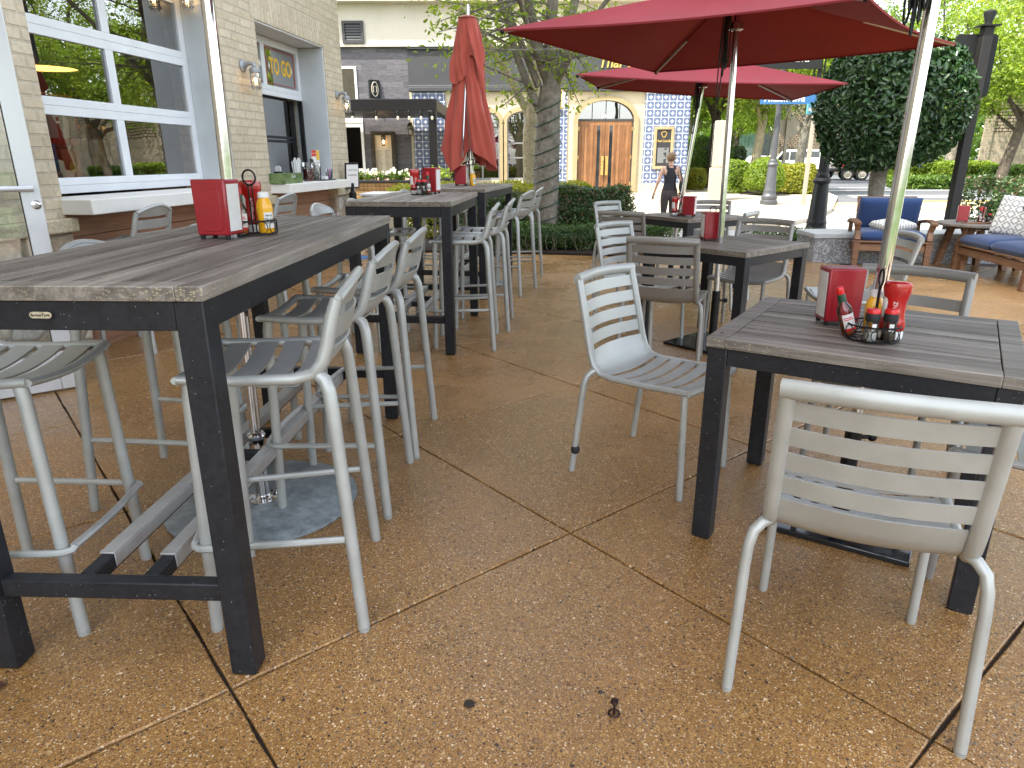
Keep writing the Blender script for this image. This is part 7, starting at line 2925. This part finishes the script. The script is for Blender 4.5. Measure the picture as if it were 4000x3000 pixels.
    b.prism(pts, 0.073, 0.10, Matrix(((1, 0, 0, 0), (0, 0, 1, 0), (0, 1, 0, 0), (0, 0, 0, 1))))
    b.build("board", M["sign_dark"], t, bevel=0.004)
    # brick lattice wall on the right bank
    Y = 41.0
    a, c = at(3820, 700, Y), at(4300, 420, Y)
    t = thing("brick_wall", "tan brick wall with diagonal lattice brickwork on the right bank", "wall", (a.x, Y, 0))
    b = MB()
    L = 16.0
    b.box(0, L, 0, 0.4, -0.5, 2.6)
    for k in range(5):
        b.box(k * 3.9 - 0.25, k * 3.9 + 0.25, -0.12, -0.001, -0.5, 5.2)
    b.build("brickwork", M["tanbrick"], t)
    b = MB()
    b.box(0, L, 0.05, 0.35, 2.601, 5.0)
    b.build("lattice_panel", M["lattice"], t)
    b = MB()
    b.box(-0.3, L, -0.16, 0.5, 5.201, 5.4)
    b.build("coping", M["kerb"], t)
    Y = 66.0
    a, c = at(3030, 680, Y), at(3330, 460, Y)
    t = thing("brick_wall", "farther brick wall with diagonal lattice behind the white truck", "wall", (a.x, Y, 0))
    b = MB()
    b.box(0, 9, 0, 0.4, -0.5, 1.8)
    b.box(4.6, 5.2, -0.15, -0.001, -0.5, 8)
    b.build("brickwork", M["tanbrick"], t)
    b = MB()
    b.box(0, 9, 0.05, 0.35, 1.801, 6.5)
    b.build("lattice_panel", M["lattice"], t)
    Y = 85.0
    a, c = at(2940, 665, Y), at(3035, 560, Y)
    t = thing("glass_building", "distant dark glazed building between the lamp post and the stop sign", "building", (a.x, Y, 0))
    b = MB()
    b.box(0, c.x - a.x, 0, 6, -1, c.z + 1.2)
    b.build("glass_wall", M["carglass2"], t)
    b = MB()
    for k in range(6):
        x = (c.x - a.x) * k / 5
        b.box(x - 0.08, x + 0.08, -0.1, -0.001, -1, c.z + 1.2)
    for k in range(3):
        b.box(0, c.x - a.x, -0.08, -0.0015, 0.2 + k * 1.6, 0.35 + k * 1.6)
    b.build("mullion", M["slate"], t)
    p = at(2972, 632, 70)
    t = thing("parked_car", "small white car parked far off between the trees", "car", (p.x, 70, 0))
    b = MB()
    b.prism([(-2.0, 0.3), (2.0, 0.3), (2.05, 0.75), (1.3, 0.95), (0.7, 1.45), (-0.9, 1.45), (-1.5, 0.95), (-2.05, 0.85)], -0.85, 0.85, Matrix(((1, 0, 0, 0), (0, 0, 1, 0), (0, 1, 0, 0.1), (0, 0, 0, 1))))
    b.build("body", M["carpaint"], t, bevel=0.06)
    b = MB()
    b.prism([(-1.3, 0.98), (1.15, 0.98), (0.66, 1.38), (-0.85, 1.38)], -0.88, 0.88, Matrix(((1, 0, 0, 0), (0, 0, 1, 0), (0, 1, 0, 0.1), (0, 0, 0, 1))))
    b.build("window", M["carglass"], t)
    for x in (-1.25, 1.25):
        for y in (-0.80, 0.80):
            b = MB()
            b.lathe([(0.32, -0.1), (0.33, 0.0), (0.32, 0.1)], (x, y, 0.33), 18, Matrix.Rotation(R(90), 4, "X"))
            b.build("wheel", M["rubber"], t)


def wheel(t, x, y, r, w, name="wheel"):
    b = MB()
    Mx = Matrix.Rotation(R(90), 4, "X")
    b.lathe([(r * 0.62, -w / 2), (r * 0.95, -w / 2), (r, -w * 0.3), (r, w * 0.3), (r * 0.95, w / 2), (r * 0.62, w / 2)], (x, y, r), 22, Mx, caps=False)
    o = b.build("wheel", M["rubber"], t)
    b = MB()
    b.lathe([(0.02, -w * 0.36), (r * 0.3, -w * 0.40), (r * 0.50, -w * 0.30), (r * 0.62, -w * 0.46), (r * 0.62, w * 0.46), (r * 0.5, w * 0.30), (0.02, w * 0.36)], (x, y, r), 18, Mx, caps=False)
    b.build("rim", M["wheelrim"], o)


def truck():
    # local: X forward, Y left; parked beyond the crossing, seen from rear left
    Yt = 47.5
    p = at(3150, 700, Yt)
    t = thing("pickup_truck", "white crew cab pickup truck with red tail light towing a trailer", "truck", (p.x, Yt + 1.6, -0.02), R(118))
    W = 1.0
    b = MB()
    sx = Matrix(((1, 0, 0, 0), (0, 0, 1, 0), (0, 1, 0, 0), (0, 0, 0, 1)))
    lower = [(-2.95, 0.62), (-2.95, 1.12), (-1.0, 1.14), (-0.98, 1.16), (1.35, 1.16), (2.75, 1.10), (2.95, 0.95), (2.95, 0.55), (2.35, 0.50), (2.28, 0.78), (2.05, 0.95), (1.75, 0.95), (1.52, 0.78), (1.45, 0.48), (-1.25, 0.48), (-1.32, 0.78), (-1.55, 0.95), (-1.85, 0.95), (-2.08, 0.78), (-2.15, 0.55)]
    # concave outline, built as convex slabs
    for x0, x1, z0, z1 in ((-2.95, -2.13, 0.60, 1.13), (-2.13, -1.28, 0.96, 1.13), (-1.28, 1.48, 0.48, 1.15), (1.48, 2.33, 0.96, 1.12), (2.33, 2.95, 0.55, 1.05)):
        b.box(x0, x1 - 0.001, -W, W, z0, z1)
    b.prism([(-1.02, 1.151), (1.40, 1.151), (0.75, 1.80), (0.40, 1.90), (-0.80, 1.90), (-1.00, 1.82)], -W + 0.10, W - 0.10, sx)
    for s in (-1, 1):
        b.box(-2.95, -1.03, s * (W - 0.06) - 0.06, s * (W - 0.06) + 0.06, 1.131, 1.36)
    b.box(-2.95, -2.88, -W + 0.13, W - 0.13, 1.131, 1.36)
    b.build("body", M["carpaint"], t, bevel=0.035)
    b = MB()
    for s in (-1, 1):
        k = s * (W - 0.095)
        for q in ([(-0.86, 1.22), (0.02, 1.22), (0.02, 1.76), (-0.78, 1.76)], [(0.10, 1.22), (1.10, 1.22), (0.66, 1.72), (0.10, 1.76)]):
            b.add([(x, k + s * 0.002, z) for x, z in q], [(0, 1, 2, 3)])
    b.add([(-1.028, -0.75, 1.30), (-1.028, 0.75, 1.30), (-1.015, 0.70, 1.78), (-1.015, -0.70, 1.78)], [(0, 1, 2, 3)])
    b.add([(1.37, -0.78, 1.20), (1.37, 0.78, 1.20), (0.79, 0.72, 1.78), (0.79, -0.72, 1.78)], [(0, 1, 2, 3)])
    b.build("window", M["carglass"], t)
    for s in (-1, 1):
        b = MB()
        b.box(-2.975, -2.86, s * 0.955 - 0.055, s * 0.955 + 0.055, 0.86, 1.34)
        b.build("tail_light", M["tail"], t, bevel=0.02)
        b = MB()
        b.box(0.98, 1.12, s * (W + 0.20) - 0.12, s * (W + 0.20) + 0.12, 1.22, 1.50)
        b.tube([(1.05, s * (W - 0.02), 1.24), (1.05, s * (W + 0.12), 1.28)], 0.03, 6)
        b.build("mirror", M["rubber"], t, bevel=0.02)
        b = MB()
        for x in (-0.70, 0.18):
            b.box(x, x + 0.22, s * (W + 0.012) - 0.012, s * (W + 0.012) + 0.012, 1.02, 1.055)
        b.build("door_handle", M["rubber"], t)
    b = MB()
    b.box(-3.10, -2.96, -0.95, 0.95, 0.50, 0.72)
    b.box(-1.2, 1.4, -W - 0.10, -W - 0.02, 0.36, 0.43)
    b.box(-1.2, 1.4, W + 0.02, W + 0.10, 0.36, 0.43)
    b.build("bumper", M["charcoal"], t, bevel=0.02)
    for x in (-1.70, 1.90):
        for s in (-1, 1):
            wheel(t, x, s * 0.86, 0.42, 0.27)
    # trailer
    q = at(3400, 708, 45.0)
    r = thing("tank_trailer", "twin axle work trailer with cream tanks and red hose reel hitched behind the truck", "trailer", (q.x, 45.4, -0.02), R(160))
    b = MB()
    b.box(-2.6, 1.9, -0.95, 0.95, 0.58, 0.70)
    b.tube([(1.9, 0.6, 0.62), (3.2, 0, 0.62)], 0.06, 4, square=True)
    b.tube([(1.9, -0.6, 0.62), (3.2, 0, 0.62)], 0.06, 4, square=True)
    for s in (-1, 1):
        b.box(-2.6, 1.9, s * 0.98 - 0.02, s * 0.98 + 0.02, 0.55, 0.74)
        for x in (-2.5, -1.2, 0.7, 1.85):
            b.box(x - 0.03, x + 0.03, s * 0.93 - 0.03, s * 0.93 + 0.03, 0.701, 1.5)
    b.build("frame", M["charcoal"], r, bevel=0.01)
    for s in (-1, 1):
        b = MB()
        b.box(0.05, 1.75, s * 1.05 - 0.13, s * 1.05 + 0.13, 0.80, 0.86)
        b.tube([(0.05, s * 1.05, 0.83), (-0.15, s * 1.05, 0.62)], 0.05, 4, square=True)
        b.tube([(1.75, s * 1.05, 0.83), (1.95, s * 1.05, 0.62)], 0.05, 4, square=True)
        b.build("mudguard", M["charcoal"], r, bevel=0.01)
        for x in (0.48, 1.30):
            wheel(r, x, s * 1.08, 0.37, 0.22)
    for x in (-1.75, -0.55):
        b = MB()
        b.lathe([(0.10, -0.62), (0.42, -0.60), (0.50, -0.50), (0.50, 0.50), (0.42, 0.60), (0.10, 0.62)], (x, 0, 1.22), 22, Matrix.Rotation(R(90), 4, "X"))
        b.lathe([(0.16, 0), (0.16, 0.08), (0.05, 0.10)], (x, 0, 1.70), 14)
        b.build("tank", M["tank"], r)
    b = MB()
    b.lathe([(0.32, -0.28), (0.32, -0.24), (0.16, -0.23), (0.16, 0.23), (0.32, 0.24), (0.32, 0.28)], (1.55, 0.3, 1.10), 20, Matrix.Rotation(R(90), 4, "X"))
    b.build("hose_reel", M["redcap"], r)
    b = MB()
    b.box(0.30, 0.95, -0.55, 0.25, 0.701, 1.15)
    b.tube([(0.35, -0.6, 0.70), (0.35, -0.6, 1.45), (0.95, -0.6, 1.45), (0.95, -0.6, 0.70)], 0.03, 6)
    b.build("pump", M["galv"], r, bevel=0.03)
    b = MB()
    b.box(-2.63, -2.602, -0.9, 0.9, 0.60, 0.69)
    for k in range(6):
        b.box(-2.5 + k * 0.75, -2.2 + k * 0.75, 1.0005, 1.005, 0.60, 0.70)
        b.box(-2.5 + k * 0.75, -2.2 + k * 0.75, -1.005, -1.0005, 0.60, 0.70)
    b.build("red_reflector", M["tail"], r)
    b = MB()
    b.box(-2.66, -2.631, 0.45, 0.85, 0.42, 0.60)
    b.build("number_plate", M["label"], r)


# ------------------------------------------------------------------ the walking woman
def skin_mesh(name, verts, edges, radii, root, m, parent, sub=2):
    me = bpy.data.meshes.new(name)
    me.from_pydata(verts, edges, [])
    o = bpy.data.objects.new(name, me)
    COL.objects.link(o)
    sk = o.modifiers.new("skin", "SKIN")
    for i, d in enumerate(me.skin_vertices[0].data):
        r = radii[i]
        d.radius = r if isinstance(r, tuple) else (r, r)
        d.use_root = i == root
    sk.use_smooth_shade = True
    ss = o.modifiers.new("sub", "SUBSURF")
    ss.levels = ss.render_levels = sub
    dg = bpy.context.evaluated_depsgraph_get()
    m2 = bpy.data.meshes.new_from_object(o.evaluated_get(dg))
    bpy.data.objects.remove(o)
    m2.name = name
    m2.materials.clear()
    m2.polygons.foreach_set("use_smooth", [True] * len(m2.polygons))
    return link(name, m2, m, parent)


def woman():
    # local: facing +Y, X right; walking away, head turned a little left
    Yw = 15.05
    p = at(2600, 917, Yw)
    t = thing("person", "woman walking away in black racerback top and charcoal leggings, bag on right shoulder", "person", (p.x + 0.02, Yw, zt(Yw) - 0.02), R(-6))
    V, E, Rr = [], [], []

    def v(x, y, z, r, prev=None):
        V.append((x, y, z))
        Rr.append(r)
        if prev is not None:
            E.append((prev, len(V) - 1))
        return len(V) - 1

    pel = v(0, 0, 0.92, (0.155, 0.115))
    wa = v(0, 0.01, 1.06, (0.118, 0.090), pel)
    rib = v(0, 0.0, 1.22, (0.135, 0.100), wa)
    ch = v(0, -0.005, 1.345, (0.150, 0.098), rib)
    nk0 = v(0, -0.005, 1.425, (0.072, 0.062), ch)
    nk1 = v(0, 0.01, 1.475, 0.048, nk0)
    hd0 = v(0, 0.03, 1.535, (0.062, 0.070), nk1)
    hd1 = v(-0.005, 0.025, 1.60, (0.074, 0.090), hd0)
    hd2 = v(-0.005, 0.015, 1.655, (0.062, 0.074), hd1)
    for s in (-1, 1):
        sh = v(s * 0.155, -0.005, 1.385, 0.056, ch)
        if s < 0:
            el = v(s * 0.245, -0.03, 1.135, 0.036, sh)
            wr = v(s * 0.305, 0.02, 0.925, 0.024, el)
            pm = v(s * 0.322, 0.045, 0.875, (0.030, 0.018), wr)
            hd_ = v(s * 0.332, 0.06, 0.835, (0.032, 0.015), pm)
        else:
            el = v(s * 0.225, -0.06, 1.135, 0.036, sh)
            wr = v(s * 0.235, 0.06, 0.925, 0.024, el)
            pm = v(s * 0.235, 0.085, 0.875, (0.030, 0.018), wr)
            hd_ = v(s * 0.235, 0.10, 0.835, (0.032, 0.015), pm)
        px, py, pz = V[hd_]
        for k, (dx, l) in enumerate(((-0.024, 0.060), (-0.008, 0.068), (0.008, 0.064), (0.023, 0.052))):
            f1 = v(px + dx * 0.7, py + dx * 0.5 + 0.006, pz - 0.022, 0.0088, hd_)
            f2 = v(px + dx * 0.9, py + dx * 0.5 + 0.016, pz - 0.022 - l * 0.5, 0.0082, f1)
            v(px + dx * 0.8, py + dx * 0.5 + 0.008, pz - 0.022 - l, 0.0070, f2)
        qx, qy, qz = V[pm]
        t1 = v(qx - s * 0.030, qy + 0.018, qz - 0.010, 0.0100, pm)
        t2 = v(qx - s * 0.042, qy + 0.030, qz - 0.038, 0.0092, t1)
        v(qx - s * 0.040, qy + 0.034, qz - 0.062, 0.0078, t2)
        hp = v(s * 0.092, -0.012, 0.84, (0.100, 0.108), pel)
        if s < 0:
            kn = v(s * 0.090, 0.06, 0.475, 0.058, hp)
            cf = v(s * 0.088, -0.02, 0.34, 0.052, kn)
            an = v(s * 0.085, -0.10, 0.10, 0.034, cf)
            he = v(s * 0.085, -0.125, 0.055, 0.032, an)
            to = v(s * 0.090, 0.00, 0.028, 0.030, he)
            v(s * 0.092, 0.075, 0.022, 0.022, to)
        else:
            kn = v(s * 0.085, 0.10, 0.475, 0.058, hp)
            cf = v(s * 0.082, 0.12, 0.34, 0.052, kn)
            an = v(s * 0.080, 0.16, 0.09, 0.034, cf)
            he = v(s * 0.080, 0.145, 0.045, 0.032, an)
            to = v(s * 0.086, 0.26, 0.036, 0.030, he)
            v(s * 0.088, 0.33, 0.030, 0.022, to)
    body = skin_mesh("body", V, E, Rr, pel, M["skin"], t, 3)
    # face: nose, ears, eyes and mouth on the front (turned away from us)
    f = MB()
    f.sphere((-0.03, 0.125, 1.588), 0.013, 0.022, 0.020, 10, 8)
    for s in (-1, 1):
        f.sphere((s * 0.076 - 0.005, 0.02, 1.59), 0.010, 0.022, 0.032, 10, 8)
    f.build("nose_and_ears", M["skin"], t)
    f = MB()
    for s in (-1, 1):
        f.sphere((-0.02 + s * 0.032, 0.103, 1.612), 0.013, 0.008, 0.007, 10, 6)
    f.build("eye", M["ink"], t)
    f = MB()
    f.sphere((-0.022, 0.112, 1.552), 0.024, 0.008, 0.008, 10, 6)
    f.build("mouth", M["redline"], t)
    h = MB()
    h.sheet(lambda a, b: (-0.005 + 0.086 * math.sin(PI * (0.05 + 0.72 * b)) * math.cos(PI * (1.0 + 1.0 * (a * 1.24 - 0.12))), 0.012 + 0.104 * math.sin(PI * (0.05 + 0.72 * b)) * math.sin(PI * (1.0 + 1.0 * (a * 1.24 - 0.12))), 1.612 + 0.092 * math.cos(PI * (0.05 + 0.72 * b)) * (1 + 0.02 * math.sin(40 * a))), 40, 14, 0.012)
    h.sphere((0.0, -0.03, 1.665), 0.066, 0.075, 0.05, 16, 10)
    for k in range(5):
        a = k * 1.3
        h.tube([(0.012 + 0.034 * math.cos(a + j * 0.8), -0.112 + 0.022 * math.sin(a + j * 0.8), 1.628 + 0.034 * math.sin(a * 2 + j * 0.7)) for j in range(7)], [0.014, 0.018, 0.02, 0.02, 0.019, 0.016, 0.008], 7)
    h.sphere((0.012, -0.10, 1.628), 0.044, 0.036, 0.042, 12, 9)
    h.build("hair", M["hair"], t)
    def garment(name, keep, m, off):
        """cloth cut to the body's own surface, a few millimetres proud of it"""
        me = body.data
        nv = [v.co + v.normal * off for v in me.vertices]
        fs = [tuple(p.vertices) for p in me.polygons if keep(p.center)]
        used = sorted({i for f in fs for i in f})
        ix = {k: n for n, k in enumerate(used)}
        g = MB()
        g.add([nv[k] for k in used], [tuple(ix[i] for i in f) for f in fs])
        o = g.build(name, m, t, ang=180, uv=False)
        so = o.modifiers.new("hem", "SOLIDIFY")
        so.thickness = off * 0.8
        so.offset = -1

    def top(c):
        if abs(c.x) > 0.178 or c.z < 0.955:
            return False
        if c.z < 1.26:
            return abs(c.x) < 0.165
        if c.y < 0.0:
            return abs(c.x) < 0.115 - 0.55 * (c.z - 1.26) and c.z < 1.40 or (0.05 < abs(c.x) < 0.095 and 1.36 < c.z < 1.45)
        return c.z < 1.34 and abs(c.x) < 0.13 or (0.05 < abs(c.x) < 0.10 and c.z < 1.46)

    garment("tank_top", top, M["cloth"], 0.007)
    garment("leggings", lambda c: abs(c.x) < 0.190 and 0.115 < c.z < 0.985, M["legging"], 0.005)
    for s, y0, y1, z, rx in ((-1, -0.125, 0.10, 0.0, 0.0), (1, 0.14, 0.37, 0.0, 0.0)):
        b = MB()
        b.sphere((s * 0.086, (y0 + y1) / 2, 0.040), 0.046, (y1 - y0) / 2 + 0.025, 0.042, 14, 9)
        b.build("shoe", M["shoe"], t)
    # bag, worn on the right shoulder: rests on her, its own thing
    bt = thing("shoulder_bag", "black leather bag hanging from the walking woman's right shoulder", "bag", (0, 0, 0))
    bt.location = t.location
    bt.rotation_euler = t.rotation_euler
    b = MB()
    cushion(b, -0.16, 0.16, -0.12, 0.12, -0.055, 0.055, Matrix.Translation((0.255, -0.075, 1.03)) @ Matrix.Rotation(R(90), 4, "Y") @ Matrix.Rotation(R(90), 4, "Z") @ Matrix.Rotation(R(90), 4, "X") @ Matrix.Rotation(R(90), 4, "X"), 0.02)
    b.build("bag_body", M["leather"], bt, ang=80)
    for y in (-0.035, 0.035):
        b = MB()
        b.tube([(0.25, -0.16 + y, 1.14), (0.20, -0.11 + y, 1.30), (0.172, -0.04 + y, 1.425), (0.185, 0.04 + y, 1.38), (0.24, 0.02 + y, 1.14)], 0.009, 6)
        b.build("handle", M["leather"], bt)
    ph = thing("phone", "dark phone held low in the walking woman's right hand", "phone", t.location, t.rotation_euler[2])
    b = MB()
    b.box(0.205, 0.278, 0.128, 0.137, 0.745, 0.885)
    b.build("phone_case", M["black"], ph, bevel=0.004)


# ------------------------------------------------------------------ light and render
def light():
    w = bpy.data.worlds.new("World")
    scene.world = w
    w.use_nodes = True
    nt = w.node_tree
    nt.nodes.clear()
    out = nt.nodes.new("ShaderNodeOutputWorld")
    bg = nt.nodes.new("ShaderNodeBackground")
    sky = nt.nodes.new("ShaderNodeTexSky")
    sky.sky_type = "NISHITA"
    sky.sun_disc = False
    S = Vector((-0.85 * math.cos(SUN_EL), -0.527 * math.cos(SUN_EL), math.sin(SUN_EL)))
    sky.sun_elevation = SUN_EL
    sky.sun_rotation = math.atan2(S.x, S.y)
    sky.air_density = 1.0
    sky.dust_density = 2.0
    hs = nt.nodes.new("ShaderNodeHueSaturation")
    hs.inputs["Saturation"].default_value = 0.42
    nt.links.new(sky.outputs[0], hs.inputs["Color"])
    nt.links.new(hs.outputs[0], bg.inputs[0])
    bg.inputs[1].default_value = SKY
    nt.links.new(bg.outputs[0], out.inputs[0])
    sd = bpy.data.lights.new("sun", "SUN")
    sd.energy = SUN
    sd.angle = R(0.53)
    sd.color = (1.0, 0.94, 0.85)
    so = bpy.data.objects.new("sun", sd)
    COL.objects.link(so)
    so.rotation_euler = (-S).to_track_quat("-Z", "Y").to_euler()
    so.location = (-10, -10, 30)
    scene.view_settings.view_transform = "Standard"
    scene.view_settings.look = "None"
    scene.view_settings.exposure = EXPO
    scene.view_settings.gamma = 1.0
    scene.render.film_transparent = False
    scene.cycles.use_denoising = True
    scene.cycles.max_bounces = 10
    scene.cycles.transparent_max_bounces = 24
    scene.cycles.caustics_reflective = False
    scene.cycles.caustics_refractive = False
    scene.cycles.sample_clamp_indirect = 6.0


SUN_EL, SKY, SUN, EXPO = R(57), 0.15, 2.5, 2.40
M["leaf_grass"] = mat_ground("grass_print", (0.05, 0.10, 0.03), (0.22, 0.30, 0.12), 14, 60, 0.6)
M["petalpink"] = plain("pink_stick", (0.6, 0.15, 0.3), 0.4)
M["limegreen"] = plain("lime_slices", (0.35, 0.48, 0.06), 0.5, 0, 0.3, 60)
M["inner"] = leaf_mat("shaded_core_green", [(0.02, 0.045, 0.012), (0.03, 0.06, 0.015)], 0.0, 0.8)  # darker than the leaves, inner shade put into the colour
M["pane2"] = glass_pane("display_glass", (0.4, 0.45, 0.5), 0.02, 3.0, 0.4)
M["sign_post"] = plain("bronze_post_paint", (0.017, 0.016, 0.015), 0.6, 0.0, 0.12, 5, spec=0.3)
M["tanbrick"] = mat_brick("tan_brick", (0.26, 0.205, 0.145), (0.33, 0.265, 0.19), (0.30, 0.27, 0.22), 0.40, 0.16, 0.02, 0.85, 0.5)
M["lattice"] = mat_brick("diagonal_lattice_brick", (0.30, 0.24, 0.17), (0.36, 0.29, 0.21), (0.07, 0.055, 0.045), 0.34, 0.17, 0.035, 0.85, 0.8)
M["carglass2"] = plain("dark_green_glazing", (0.03, 0.055, 0.045), 0.1, 0, 0.3, 1)
M["wheelrim"] = plain("tan_wheel_rim", (0.40, 0.36, 0.29), 0.4, 0.3)
M["shoe"] = plain("brown_shoe", (0.30, 0.20, 0.13), 0.7, 0, 0.1)

ground()
brick_building()
wall_lamp("caged bulkhead lamp on the brick pier between the gridded window and the hatch", 6.845, 2.135)
wall_lamp("caged bulkhead lamp on the last brick pier right of the hatch", 9.29, 2.075)
wall_lamp("caged bulkhead lamp high in the recess of the gridded window, cut by the frame", 6.36, 2.75, -0.24)
indoors()
hatch_things()
cream_building()
cream_side_things()
near_tree()
planting()
lounge()
street_things()
truck()
woman()
furniture()
light()
